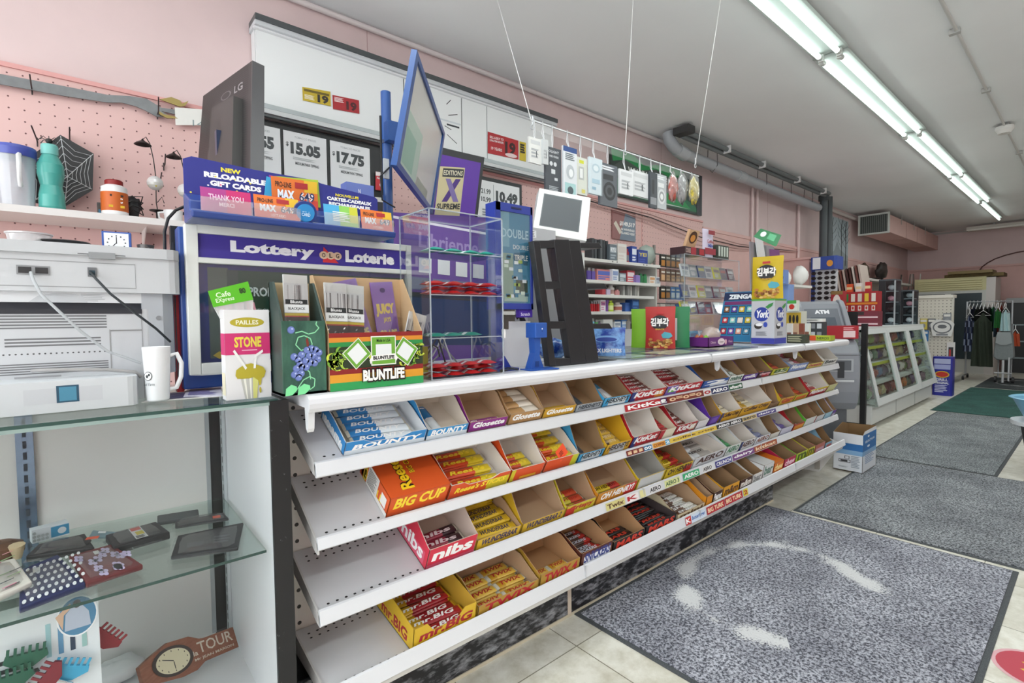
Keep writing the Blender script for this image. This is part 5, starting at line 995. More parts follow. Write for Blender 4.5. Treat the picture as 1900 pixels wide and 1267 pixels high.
def wrap(label, x, y, z, w_, h_, c, kind, lean=0., rot=0., group=None, name='rolling_wrap_packet'):
    t_ = thing(name, label, 'packet', M=T(x, y, z) @ RXm(lean) @ RY(rot), group=group); b_ = MB(); b_.box(0, 0, 0, w_, .004, h_, c); b_.obj('pouch', t_)
    b_ = MB(); f_ = Face(b_, (0, -.0003, 0), (w_, 0, 0), (0, 0, h_))
    if kind == 'b':
        f_.r(0, .5, 1, .9, '#cfd2d3'); gg = random.Random(int(x*999))
        for k in range(12): q_ = gg.uniform(.02, .9); f_.p([(q_, .6), (q_+.05, .6), (q_+.06, .88), (q_+.01, .88)], gg.choice(['#77797b', '#a9abad', '#55585a', '#e6e6e6'])); f_.l -= 1
        f_.l += 1; f_.r(0, .3, 1, .52, '#1d1f20').r(0, .52, 1, .55, '#c9b42a').r(0, .505, 1, .52, '#a8302a').r(.05, .655, .95, .71, '#1d1f20').t('Blunts', .25, .665, .75, .7, '#dfe0e0').r(0, .555, 1, .65, '#d6d8d8').t('BLACKJACK', .15, .58, .85, .62, '#333')
        for k in range(14): q_ = gg.uniform(.03, .85); r2 = gg.uniform(.31, .46); f_.p([(q_, r2), (q_+.08, r2+.01), (q_+.1, r2+.03), (q_+.02, r2+.02)], gg.choice(['#c9cbcc', '#8a8c8e', '#e9e9e9'])); f_.l -= 1
    else: f_.t('JUICY', .08, .58, .92, .74, '#e9cf5a', .07).t('JAYS', .35, .5, .7, .57, '#e9cf5a', .05).t('GRAPE', .1, .3, .9, .42, '#f0e6a8', .05).e(.5, .9, .12, .03, '#3a2560').line(.1, .05, .9, .24, '#e3d9f2', 4)
    b_.obj('print', t_); b_ = MB(); b_.box(.0, -.0018, .0, w_, -.0012, h_, clear('#fff', .3)); b_.obj('clear_front', t_)
    return t_
wrap('silver and black wrap packet standing in the grape box', x0+.018, y0+.03, CZ+.085, .06, .22, '#d9dbd8', 'b', -6, 1)
# ---- blunt wrap display
x0, x1, y0, h, y1 = .486, .762, 1.300, .152, 1.43
t = thing('wrap_display_box', 'green, yellow and red display box lettered BLUNTLIFE on the counter edge', 'box', ((x0+x1)/2, y0+.06, CZ)); b = W(t); KB = C('#bfa07a', .7)
b.slab([(x0, y0, CZ), (x1, y0, CZ), (x1, y0, CZ+h), (x0, y0, CZ+h)], (0, .002, 0), '#2b3a22', KB); b.slab([(x1, y1, CZ), (x0, y1, CZ), (x0, y1, CZ+.31), (x1, y1, CZ+.31)], (0, -.002, 0), KB, KB)
pr = [(y0+.002, CZ), (y1-.002, CZ), (y1-.002, CZ+.31), (y1-.02, CZ+.31), (y0+.002, CZ+h)]
for x in (x0, x1-.002): b.prism(pr, x, x+.002, KB, axis='x')
b.box(x0, y0+.002, CZ, x1, y1-.002, CZ+.002, KB); b.obj('box_body', t)
b = W(t); f = Face(b, (x0, y0, CZ), (x1-x0, 0, 0), (0, 0, h))
f.r(0, .92, 1, 1, '#8c1f1f').r(0, .84, 1, .92, '#d98a2a').r(0, .76, 1, .84, '#2c8c46').r(0, .28, 1, .37, '#8c1f1f').r(0, .14, 1, .28, '#dd9a2a').r(0, 0, 1, .14, '#2c9a54')
g_ = random.Random(9)
for k in range(46):
    x_, y_ = g_.choice([g_.uniform(.02, .2), g_.uniform(.02, .98), g_.uniform(.84, .98)]), g_.uniform(.42, .72); a_ = g_.uniform(0, 3.1); r_ = g_.uniform(.02, .045)
    curve(f, [(x_+r_*cos(a_+q*.6), y_+r_*1.9*sin(a_+q*.6)) for q in range(6)], g_.choice(['#7fae3a', '#a9c84a', '#5f8c2e', '#c9d84a'])); f.l = 7
f.l = 9
for cx_, an in ((.27, 42), (.79, -38)):
    for s, c in ((1, '#e9ece2'), (.93, '#6fa83a'), (.68, '#e6e9ea')):
        w2, h2 = .11*s, .2*s; ca, sa = cos(radians(an)), sin(radians(an)); f.p([(cx_+(a*w2*ca-d*h2*.5*sa), .63+(a*w2*sa*1.8+d*h2*ca)) for a, d in ((-1, -1), (1, -1), (1, 1), (-1, 1))], c)
f.r(.41, .4, .68, .93, '#eef0e8').r(.42, .42, .67, .91, '#6fa83a').r(.46, .5, .63, .78, '#e6e9ea').t('Made in USA', .47, .82, .62, .88, '#1f3a1a').p([(.39, .5), (.42, .58), (.67, .6), (.7, .52), (.68, .46), (.66, .5), (.42, .48), (.4, .43)], '#f2f2ee').t('BLUNTLIFE', .43, .505, .66, .57, '#222', .05)
f.t('BLUNTLIFE', .31, .1, .78, .36, '#16140f', .14, rise=.0).t('BLUNTLIFE', .32, .13, .77, .33, '#f6f4ef', .05); b.obj('front_print', t)
for i, (x, z, rot, ln, k, lb) in enumerate(((x0+.0, .09, 2, -8, 'b', 'silver and black wrap packet at the left end of the striped display box'), (x0+.045, .085, 5, -9, 'b', 'second silver and black wrap packet leaning beside the first in the striped display box'), (x0+.205, .06, 16, -3, 'b', 'silver and black wrap packet lying in front of the right violet packet'))):
    wrap(lb, x+.004, y0+.025+.008*i, CZ+(.055 if i < 2 else .02), .06, .235 if i < 2 else .2, '#d9dbd8', k, ln, rot)
for i, (x, rot, lb) in enumerate(((x0+.11, -13, 'violet grape wrap packet tilted left in the striped display box'), (x0+.19, -4, 'violet grape wrap packet upright at the right end of the striped display box'))):
    wrap(lb, x, y0+.075+.012*i, CZ+.05, .072, .25, '#8a62b8', 'j', -8, rot)
# ---- clear acrylic cabinet
x0, x1, y0, y1, zt = .80, 1.085, 1.315, 1.50, 1.585; AC = clear('#fbfdfd', .08, .05); AE = clear('#e9f0f4', .3, .1, milk=.4, milkc='#dfe6ec')
t = thing('acrylic_cabinet', 'tall clear acrylic cabinet with four levels holding teal and red packets', 'cabinet', ((x0+x1)/2, (y0+y1)/2, CZ)); b = W(t)
zz = [CZ, CZ+.125, CZ+.258, CZ+.39]
b.quad([(x1, y0, CZ), (x1, y1, CZ), (x1, y1, zt), (x1, y0, zt)], AC); b.quad([(x0, y0, CZ), (x0, y1, CZ), (x0, y1, zt), (x0, y0, zt)], AC); b.quad([(x0, y1, CZ), (x1, y1, CZ), (x1, y1, zt), (x0, y1, zt)], AC); b.quad([(x0, y0, zt), (x1, y0, zt), (x1, y1, zt), (x0, y1, zt)], AC)
e = .0035
for x in (x0, x1-e):
    for y in (y0, y1-e): b.box(x, y, CZ, x+e, y+e, zt, AE)
    b.box(x, y0, zt-e, x+e, y1, zt, AE)
for y in (y0, y1-e): b.box(x0, y, zt-e, x1, y+e, zt, AE)
b.obj('shell', t)
for z in zz:
    b = W(t); b.box(x0+e, y0, z+.0005, x1-e, y1-e, z+.0035, AC, mf=AE); b.obj('shelf', t)
b = W(t); b.box(x1, y0+.0, CZ+.12, x1+.008, y0+.012, CZ+.15, '#e6e6e6'); b.obj('latch', t)
def sachet(col, c2, x, y, z, rz, label, group, tilt=0):
    k = ('sachet', col)
    if k not in BM:
        m_ = MB(); n = 5; L, Wd = .085, .05
        top = [(-L/2+L*i/n, -Wd/2+Wd*j/3, (.0045+.0085*(0 < i < n and 0 < j < 3))) for i in range(n+1) for j in range(4)]; bot = [(p[0], p[1], .0045-.0038*(p[2] > .005)) for p in top]
        for i in range(n):
            m_.add(top, [(i*4+j, (i+1)*4+j, (i+1)*4+j+1, i*4+j+1) for j in range(3)], C(col if i != 2 else c2, .35), True); m_.add(bot, [(i*4+j, i*4+j+1, (i+1)*4+j+1, (i+1)*4+j) for j in range(3)], C(col, .35), True)
        BM[k] = m_.mesh('sachet')
    o_ = bpy.data.objects.new('sachet', BM[k]); COL.objects.link(o_); o_.matrix_world = T(x, y, z) @ RZ(rz) @ RY(tilt); tag(o_, label, 'sachet', group)
g_ = random.Random(21)
for lv, (col, c2, n, lay, lb) in enumerate((('#c22a2c', '#ece6e4', 4, 3, 'red foil sachet on the bottom level of the clear acrylic cabinet'), ('#1f8a78', '#dfe9e6', 3, 1, 'green foil sachet on the second lowest level of the clear acrylic cabinet'), ('#c22a2c', '#ece6e4', 4, 3, 'red foil sachet on the second highest level of the clear acrylic cabinet'), ('#1f9c8a', '#e3eeec', 4, 1, 'teal foil sachet on the top level of the clear acrylic cabinet'))):
    for l_ in range(lay):
        for q in range(n):
            sachet(col, c2, x0+.04+q*.066+(.02 if l_ % 2 else 0)*(q < 3), y0+.05+.02*(l_ % 2), zz[lv]+.005+l_*.0145, 90+g_.uniform(-12, 12), lb, 'sachets in the acrylic cabinet, level %s' % ['one', 'two', 'three', 'four'][lv])
b = MB(); b.box(.815, 1.55, 0, .90, 1.6, .09, '#c9b92e'); o = b.obj('storage_box'); o.matrix_world = T(0.03, .0, CZ); tag(o, 'mustard yellow box behind the bottom of the acrylic cabinet', 'box')
for i in range(3):
    q = [V((.95+.02*i+.035*cos(k*.7+i), 1.56+.012*i, CZ+.05+.035*sin(k*.9+i)+.006*k)) for k in range(9)]+[V((1.02+.03*i, 1.57, CZ+.01))]; b = MB(); b.tube(q, .003, ['#2c2c2e', '#c9cacc', '#8f9092'][i], 6); tag(b.obj('cable'), ['black', 'white', 'grey'][i]+' looped cable lying behind the acrylic cabinet', 'cable')
# ---- blue ticket screen on a post
x0, x1, y0 = 1.125, 1.30, 1.40; z0, z1 = 1.285, 1.665
t = thing('ticket_checker_screen', 'tall blue framed ticket display screen on a post', 'screen', (1.16, y0+.03, CZ)); BD = C('#2f3f96', .3)
b = W(t); b.box(x0, y0+.006, z0, x1, y0+.06, z1, BD); b.box(x0, y0, z0, x0+.022, y0+.008, z1, BD); b.box(x1-.01, y0, z0, x1, y0+.008, z1, BD); b.box(x0, y0, z1-.03, x1, y0+.008, z1, BD); b.box(x0, y0, z0, x1, y0+.008, z0+.022, BD)
for q in (.07,): b.box(x0+q, y0-.002, z1-.018, x0+q+.05, y0, z1-.010, '#1c2450')
b.obj('housing', t, bevel=.003)
b = W(t); f = Face(b, (x0+.022, y0+.0055, z0+.022), (x1-x0-.032, 0, 0), (0, 0, z1-z0-.052))
f.r(0, 0, 1, 1, '#4f95b8').r(0, .62, .3, 1, '#7fb6cc').t('DOUBLE', .05, .72, .95, .82, '#bfe3f0').r(.0, .06, .42, .55, '#8fae9f').t('DOUBLE', .42, .6, .95, .65, '#e6f2f6').p([(.45, .56), (.9, .58), (.98, .5), (.88, .44), (.5, .44), (.4, .5)], '#1f6a8a').t('TRIPLE', .46, .48, .92, .54, '#f2f6f0').r(.5, .12, .9, .26, '#2c4a3a').r(.1, .02, .9, .1, '#a8c9c0')
g_ = random.Random(8)
for k in range(22): x_, y_ = g_.uniform(0, .8), g_.uniform(.05, .5); f.r(x_, y_, x_+.14, y_+.035, g_.choice(['#c9dcd0', '#3f7f9c', '#9fb85a', '#dfe9ee', '#2f5a6c'])); f.l -= 1
b.obj('screen', t); b = W(t); b.box(x0+.022, y0+.002, z0+.022, x1-.01, y0+.003, z1-.03, clear('#fff', .25, .04)); b.obj('glass', t)
b = W(t); b.box(1.135, y0+.02, CZ, 1.17, y0+.05, z0, BD); b.prism([(1.10, y0-.03), (1.2, y0-.03), (1.22, y0+.07), (1.12, y0+.07)], CZ, CZ+.008, BD); b.prism([(1.135, CZ+.05), (1.17, CZ+.05), (1.2, CZ+.008), (1.12, CZ+.008)], y0+.015, y0+.02, BD, axis='y'); b.obj('post', t)
b = W(t); b.box(1.24, y0+.01, z0-.03, x1+.005, y0+.03, z0, '#4a2f9c'); Face(b, (1.24, y0+.01, z0-.03), (.065, 0, 0), (0, 0, .03)).t('Scratch', .1, .2, .8, .6, '#e6e2f6'); b.obj('name_tag', t)
b = MB(); b.box(1.21, 1.465, CZ, 1.345, 1.468, CZ+.145, C('#e9eaec', .3)); b.box(1.235, 1.465, CZ+.145, 1.345, 1.468, CZ+.175, C('#e9eaec', .3)); b.box(1.21, 1.468, CZ, 1.345, 1.478, CZ+.006, '#e9eaec'); tag(b.obj('white_partition'), 'small white plastic panel standing behind the blue scanner', 'panel')
x = 1.255; y = 1.335; t = thing('ticket_scanner', 'small blue ticket scanner on a wedge shaped foot at the counter edge', 'scanner', (x, y, CZ)); b = W(t); BS = C('#2a57a8', .35)
b.prism([(x-.055, y-.03), (x+.07, y-.045), (x+.075, y+.02), (x-.05, y+.035)], CZ, CZ+.004, BS); b.obj('foot', t)
b = W(t); b.prism([(x-.03, CZ+.004), (x+.035, CZ+.004), (x+.015, CZ+.05), (x+.02, CZ+.115), (x-.012, CZ+.115), (x-.008, CZ+.06)], y, y+.03, BS, axis='y'); b.box(x-.008, y-.002, CZ+.01, x+.01, y, CZ+.03, '#1d3f80'); b.obj('neck', t)
b = W(t); b.box(x-.022, y-.02, CZ+.115, x+.035, y+.035, CZ+.17, BS); Face(b, (x-.022, y-.02, CZ+.115), (.057, 0, 0), (0, 0, .055)).e(.55, .6, .05, .06, '#dfe6f2', 10).e(.55, .45, .05, .05, '#1d3f80', 10); b.obj('head', t, bevel=.003)
b = MB(); b.tube([(1.09, 1.34, CZ+.004), (1.13, 1.33, CZ+.012), (1.17, 1.345, CZ+.006), (1.2, 1.375, CZ+.004), (1.15, 1.378, CZ+.01), (1.11, 1.365, CZ+.005)], .0032, '#202226', 6); tag(b.obj('cable'), 'short black cable coiled at the foot of the blue ticket screen', 'cable')
b = MB(); b.tube([(1.3, 1.50, CZ+.19), (1.315, 1.49, CZ+.2), (1.33, 1.49, CZ+.17)], .012, '#1c1c1e', 8); b.cyl((1.33, 1.49, CZ), (1.33, 1.49, CZ+.17), .006, '#1c1c1e', 8); tag(b.obj('gooseneck_lamp'), 'little black gooseneck lamp between the blue screen and black rack', 'lamp')
# ---- black leaning rack
t = thing('lighter_rack', 'black plastic leaning rack with open windows and four ledges on the counter', 'rack', (1.42, 1.36, CZ)); BKP = C('#232427', .3); yr = 1.36
def R_(u0, v0, u1, v1, lean, y, th, name, par=t, m=BKP):
    """upright piece: bottom edge v1 from u0..u1, shifted by lean at the top"""
    q = [at(u0, v1, y=y), at(u1, v1, y=y), at(u1+lean, v0, y=y), at(u0+lean, v0, y=y)]
    for k in q: k.z = max(k.z, CZ+.001)
    b = W(par); b.slab(q, (0, th, 0), m); return b.obj(name, par, bevel=.0025)
k_ = -28/232
R_(1020, 447, 1032, 680, -30, yr, .03, 'upright'); R_(1060, 444, 1088, 680, -32, yr, .03, 'upright'); R_(1088, 446, 1112, 680, -36, yr+.004, .12, 'upright')
for v0, v1, sh in ((446, 460, -28), (522, 536, -18), (596, 610, -9), (664, 680, 0)):
    R_(1022+sh, v0, 1075+sh, v1, -1, yr+.002, .026, 'cross_bar')
    R_(1105+sh, v0+4, 1146+sh, v1+0, -6, yr+.02, .10, 'ledge')
def bag_blob(name, label, cat, c, r, m, seed, deco=None, group=None):
    b = MB(); b.blob((0, 0, r[2]), *r, m, seed, .22, 14, 9); o = b.obj(name); o.matrix_world = T(*c); return tag(o, label, cat, group)
q = [at(u, v, y=1.45) for u, v in ((1040, 640), (1100, 655), (1092, 620), (1048, 605))]
b = MB(); mm = smeared('#20409a', '#7fb0e6', 14, .5, .08, .25); c_ = sum(q, V())/4; b.blob((0, 0, .045), .09, .03, .044, mm, 5, .25); o = b.obj('foil_bag'); o.matrix_world = T(1.57, 1.56, CZ+.004); tag(o, 'shiny blue foil bag slumped behind the foot of the black rack', 'bag')
LC = ['#8cc63a', '#d9303a', '#f0f0ee', '#e37a2a', '#3a66b8', '#8a3fa0']
x, y = at(1072, 430, y=1.62).x, 1.62
def lighter(col, x, y, z, label, group):
    k = ('lighter', col)
    if k not in BM:
        m_ = MB(); m_.lathe([(.001, 0), (.011, 0), (.011, .055)], C(col, .25), n=12, sx=1.1, sy=.7); m_.lathe([(.011, .055), (.011, .07), (.001, .071)], C('#c9cbcf', .2, .9), n=12, sx=1.1, sy=.7); m_.box(-.008, -.005, .069, .004, .005, .076, '#c22a2c'); BM[k] = m_.mesh('lighter')
    o_ = bpy.data.objects.new('lighter', BM[k]); COL.objects.link(o_); o_.matrix_world = T(x, y, z); tag(o_, label, 'lighter', group)
# ---- counter mat with blue printed borders
t = thing('counter_mat', 'clear counter mat over ticket sheets with blue borders', 'counter mat', (2.35, 1.6, CZ)); b = W(t); zc = CZ+.0005
b.box(1.80, 1.315, zc, 3.02, 1.9, zc+.002, '#b9c6c4'); f = Face(b, (1.80, 1.315, zc+.002), (1.22, 0, 0), (0, .585, 0))
f.r(0, 0, 1, .05, '#2b3a96').r(.25, .05, .28, 1, '#2b3a96').r(.62, .05, .66, 1, '#2b3a96').r(0, .45, 1, .49, '#3a4aa0').r(.3, .08, .6, .4, '#d6dfc9').r(.02, .1, .22, .4, '#cfdfe6').r(.7, .1, .95, .4, '#e0dfc4')
g_ = random.Random(2)
for k in range(40): x_, y_ = g_.uniform(0, .95), g_.uniform(.08, .9); f.r(x_, y_, x_+.04, y_+.05, g_.choice(['#dfe6ea', '#9fb8c2', '#c9d4a8', '#a8b8da'])); f.l -= 1
b.obj('ticket_sheet', t); b = W(t); b.box(1.80, 1.315, zc+.0025, 3.02, 1.9, zc+.009, clear('#fff', .5, .05)); b.obj('clear_cover', t)
CM = CZ+.0100
# ---- snack pouches
def pouch(name, label, x, y, z, w_, h_, col, deco=None, th=.02, rz=0., back=None, cat='snack bag'):
    t_ = thing(name, label, cat, (x, y, z), radians(rz)); m_ = MB(); nx, nz = 6, 8
    def g(i, j, s):
        a, d = i/nx, j/nz; q = sin(pi*a)**.6*(1-d**2.2)*(.5+.5*min(1, d*4+.7)); return (w_*(a-.5)*(1-.04*sin(pi*d)), s*(th*q+.0005), h_*d)
    fr = [g(i, j, -1) for j in range(nz+1) for i in range(nx+1)]; bk = [g(i, j, 1) for j in range(nz+1) for i in range(nx+1)]
    m_.add(fr, [(j*(nx+1)+i, j*(nx+1)+i+1, (j+1)*(nx+1)+i+1, (j+1)*(nx+1)+i) for j in range(nz) for i in range(nx)], col, True)
    m_.add(bk, [(j*(nx+1)+i, (j+1)*(nx+1)+i, (j+1)*(nx+1)+i+1, j*(nx+1)+i+1) for j in range(nz) for i in range(nx)], back or col, True); m_.quad([(-w_/2, -.001, h_), (w_/2, -.001, h_), (w_/2, .001, h_), (-w_/2, .001, h_)], col); m_.add(fr[:nx+1]+bk[:nx+1], [(i, nx+1+i, nx+2+i, i+1) for i in range(nx)], col)
    m_.obj('bag_body', t_)
    if deco: m_ = MB(); deco(Face(m_, (-w_/2, -th-.001, 0), (w_, 0, 0), (0, 0, h_))); m_.obj('print', t_)
    return t_
def korean(f):
    f.e(.5, .62, .3, .17, '#1f1a1c', 28).t('김부각', .2, .53, .8, .73, '#f6f2ee', .05).r(.38, .82, .62, .87, '#c22a2c').t('SNACK', .36, .44, .66, .48, '#f0b93a').p([(.55, .33), (.66, .4), (.86, .37), (.92, .3), (.8, .24), (.6, .25)], '#4fa8b8')
    g = random.Random(6)
    for k in range(30): x, y = g.uniform(.1, .9), g.uniform(.03, .22); f.e(x, y, .07, .03, g.choice(['#b8742a', '#d9a04a', '#8a4f1c', '#e3b866']), 7); f.l = 8
xr = at(1225, 640, y=1.62).x
pouch('snack_pouch', 'red stand up snack pouch with a black round logo on the counter mat', xr, 1.62, CM, .165, .235, '#b8302a', korean, rz=-65)
pouch('snack_pouch', 'lime green snack pouch half hidden left of the red pouch', xr+.0, 1.72, CM, .16, .225, '#7fb82a', None, rz=-65)
pouch('snack_pouch', 'dark green snack pouch with white back label right of the red pouch', xr+.13, 1.60, CM, .15, .235, '#1f7a4a', rz=-65, deco=lambda f: f.r(.05, .18, .55, .72, '#ddd6da').line(.1, .3, .5, .7, '#8a8a92', 9).line(.1, .2, .5, .28, '#222', 1))
# ---- violet tray of sweets
xl = at(1272, 640, y=1.70).x+.02; xr2 = at(1338, 640, y=1.62).x
t = thing('sweets_box', 'shallow violet box with an oval label holding bagged sweets', 'box', (xl+.0, 1.55, CM)); b = W(t); VB = C('#6a2a7c', .4)
X_, Y_ = at(1276, 640, y=1.60).x, 1.47; b.box(X_, Y_, CM, X_+.3, Y_+.15, CM+.003, VB)
for a_ in ((X_, Y_, X_+.3, Y_+.003), (X_, Y_+.147, X_+.3, Y_+.15), (X_, Y_, X_+.003, Y_+.15), (X_+.297, Y_, X_+.3, Y_+.15)): b.box(a_[0], a_[1], CM, a_[2], a_[3], CM+.055, VB)
f = Face(b, (X_, Y_, CM), (.3, 0, 0), (0, 0, .055)); f.e(.5, .5, .14, .36, '#f0dfe6', 24).e(.68, .45, .04, .3, '#e9b9c6', 12).t('Choco', .08, .35, .28, .6, '#e9c9dc').t('Choco', .78, .35, .95, .6, '#e9c9dc').t('Cream', .42, .4, .58, .58, '#7a5a6a'); b.obj('box_body', t)
bag_blob('sweets_bag', 'clear knotted bag of pale sweets in the violet box', 'bag', (X_+.17, Y_+.075, CM+.012), (.07, .05, .05), clear('#fff', .35, .15, milk=.45, milkc='#e6d0c6'), 11)
for i, (c, lb) in enumerate((('#7fae3a', 'green wrapped sweet'), ('#a8302a', 'red wrapped biscuit'), ('#b86a3a', 'copper wrapped biscuit'))):
    bag_blob('wrapped_sweet', lb+' at the left side of the violet box', 'sweet', (X_+.035+.012*i, Y_+.035+.034*i, CM+.008), (.022, .014, .03), C(c, .3), 20+i)
# ---- peppermint cartons and card stand, turned towards the aisle end
def turned(name, label, cat, uL, uM, uR, v0, y, z, rz=-42, v1=None, mat='#cccccc', front=None, side=None, mt=None, thg=True):
    """box turned by rz whose nearest upright edge stands at (uM, y); left end seen at uL, right end at uR, top at v0"""
    K = at(uM, 600, y=y); K.z = z; U = V((cos(radians(rz)), sin(radians(rz)), 0)); D = V((-U.y, U.x, 0)); a = b_ = .01
    while px(K-U*a)[0] > uL and a < 2: a += .004
    while px(K+D*b_)[0] < uR and b_ < 2: b_ += .004
    h = at(uM, v0, y=y).z-z; O = K-U*a; m_ = MB(); up = V((0, 0, h)); p4 = [O, K, K+D*b_, O+D*b_]; c = sum(p4, V())/4; m_.M = T(*c).inverted()
    for i in range(4): m_.quad([p4[i], p4[(i+1) % 4], p4[(i+1) % 4]+up, p4[i]+up], mat)
    m_.quad([p+up for p in p4], mt or mat); m_.quad(p4[::-1], mat)
    if front: front(Face(m_, O, U*a, up))
    if side: side(Face(m_, K, D*b_, up))
    o_ = m_.obj(name); o_.matrix_world = T(*c); tag(o_, label, cat); return O, K, U, D, a, b_, h, o_
def york(f):
    f.r(0, 0, 1, .13, '#3a3fa0').r(0, .96, 1, 1, '#5fa84a').e(.45, .66, .32, .16, '#2a3f9c', 28).t('York', .18, .58, .75, .75, '#f4f4f8', .05, sk=.05).p([(.6, .82), (.75, .88), (.95, .92), (.9, .84), (.72, .78)], '#3f8f4a').e(.3, .4, .17, .07, '#2c2624', 16).e(.34, .43, .16, .035, '#f2f2f4', 16).e(.62, .43, .09, .06, '#3a4fb0', 14).line(.2, .18, .75, .28, '#8a8c94', 4)
O, K, U, D, a_, b_, Hh, _o = turned('mint_carton', 'tall silver carton with round blue logo lettered York, with a green top edge', 'carton', 1394, 1437, 1458, 554, 1.33, CM, -90, mat=C('#c2c3ca', .35), front=york, side=york, mt='#5fa84a')
pc = (O+K)/2+D*.06
pouch('snack_pouch', 'mustard yellow snack pouch with black round logo standing on the York carton', pc.x, pc.y, CM+Hh+.002, a_*1.3, .27, '#d2b41c', korean, th=.035, rz=-78)
PC = ['#8a5a3a', '#5a3f9c', '#d9b93a', '#7fd0c8', '#c93a4a', '#8fd0c8', '#ecdcd0', '#d9c23a', '#b8304a', '#7a4fb0', '#e6a08a', '#4a8fb0']
K2 = at(1392, 600, y=1.56); w2 = .01; U2 = V((cos(radians(-86)), sin(radians(-86)), 0)); D2 = V((-U2.y, U2.x, 0)); K2.z = CM
while px(K2-U2*w2)[0] > 1332 and w2 < 1: w2 += .004
O2 = K2-U2*w2; h3 = at(1350, 538, y=1.62).z-CM; t = thing('card_display', 'turquoise tiered display stand of trading card packs lettered ZENGA', 'display stand', O2.to_tuple(), radians(-86))
b = MB(); TQ = C('#2f7fae', .35); dd = .15; b.prism([(0, 0), (dd, 0), (dd, h3), (dd*.8, h3), (0, .04)], 0, w2, TQ, axis='x'); f = Face(b, (0, 0, .04), (w2, 0, 0), (0, dd*.8, h3-.04))
f.r(0, .8, 1, .98, '#1f2f55').t('ZENGA', .15, .83, .9, .94, '#f2f4f8', .06).r(.05, .7, .95, .78, '#7a2f6a').r(.0, .46, 1, .5, '#1f5f8a').r(0, .22, 1, .26, '#1f5f8a')
for r_ in range(3):
    for c in range(4): f.r(.06+c*.235, .52-r_*.245, .25+c*.235, .67-r_*.245, '#20304a').r(.075+c*.235, .535-r_*.245, .235+c*.235, .655-r_*.245, PC[r_*4+c]).e(.155+c*.235, .6-r_*.245, .05, .035, '#f0e6dc', 8); f.l -= 3
b.obj('stand_body', t)
# ---- clear tiered candy case
t = thing('candy_case', 'clear acrylic tiered case packed with bagged sweets on the counter', 'cabinet', (3.2, 1.75, CZ)); yc_ = 1.80; xa, xb = at(1270, 500, y=yc_).x, at(1372, 500, y=yc_).x; zt = at(1270, 470, y=yc_).z
b = W(t); AC2 = clear('#fbfdfd', .1, .05)
for x in (xa, xb): b.quad([(x, yc_, CZ), (x, 1.94, CZ), (x, 1.94, zt), (x, yc_, zt)], AC2)
b.box(xa, 1.935, CZ, xb, 1.94, zt, AC2); b.box(xa, yc_, zt-.004, xb, 1.94, zt, AC2, mf=AE)
for x in (xa, xb-.004): b.box(x, yc_, CZ, x+.004, yc_+.004, zt, AE)
b.obj('shell', t); g_ = random.Random(31)
lv = [at(1270, v, y=yc_).z for v in (512, 551, 583)]
for i, z in enumerate(lv):
    b = W(t); b.box(xa, yc_, z-.004, xb, 1.93, z, AC2, mf=AE); b.obj('shelf', t)
cc = ['#6a2f4a', '#d8d4da', '#cfd6da', '#b8242e', '#c9c23a', '#7a8a98', '#e6e2e6', '#5a4a6a', '#3a4a7a', '#dfe3ea']
for i, z in enumerate([CZ]+lv[::-1]):
    n_ = 7 if i else 6
    for q in range(n_):
        w2 = (xb-xa-.03)/n_; c = cc[(q*3+i*4) % 10] if i != 0 else ['#dfe3ea', '#3a8fc0', '#e9e9ee'][q % 3]
        m_ = MB(); m_.box(-w2*.45, 0, 0, w2*.45, .012, .085, C(c, .3)); f = Face(m_, (-w2*.45, 0, 0), (w2*.9, 0, 0), (0, 0, .085)); f.r(.1, .55, .9, .8, cc[(q*3+i+5) % 10]).line(.15, .1, .85, .45, cc[(q+i+2) % 10], 3, q)
        m_.box(-w2*.47, -.003, -.0, w2*.47, -.002, .088, clear('#fff', .12, .1, milk=.05)); o = m_.obj('sweets_pack'); o.matrix_world = T(xa+.015+w2*(q+.5), yc_+.024+.004*(q % 2), z+.0048) @ RXm(-14) ; tag(o, 'wrapped sweets pack leaning on the %s level of the clear tiered case' % ['bottom', 'second', 'third', 'top'][i], 'sweets pack', 'sweets packs on the %s level of the tiered case' % ['bottom', 'second', 'third', 'top'][i])
zt += .001
b = MB(); b.box(0, 0, 0, .26, .11, .05, '#3a2226'); f = Face(b, (0, 0, 0), (.26, 0, 0), (0, 0, .05)); f.r(.3, 0, .55, 1, '#9c2430').t('COOKIES', .05, .2, .28, .8, '#c9a8a0').r(.7, .1, .95, .9, '#a8242e'); o = b.obj('sweets_carton'); o.matrix_world = T(xa+.02, yc_+.01, zt); tag(o, 'dark maroon carton on top of the clear tiered case', 'carton')
pouch('sweets_bag', 'white and violet sweets bag lettered Coffee upright on the tiered case', xa+.37, yc_+.04, zt, .15, .20, '#cfc6da', lambda f: f.r(.0, .1, 1, .32, '#9c2a3a').t('Coffee', .2, .5, .8, .62, '#9c2a2e', .03).t('Mix', .3, .36, .75, .47, '#4a5aa8', .05).r(.3, .8, .9, .95, '#8c2430'), th=.02)
b = MB(); b.M = RXm(20); b.box(0, 0, 0, .12, .02, .12, '#d9b08a'); Face(b, (0, 0, 0), (.12, 0, 0), (0, 0, .12)).e(.5, .6, .4, .35, '#5a3a2a', 16).e(.5, .55, .25, .2, '#e39a4a', 12); o = b.obj('cookie_box'); o.matrix_world = T(xa+.09, yc_+.05, zt+.052); tag(o, 'tan box with a round cookie picture on the maroon carton', 'box')
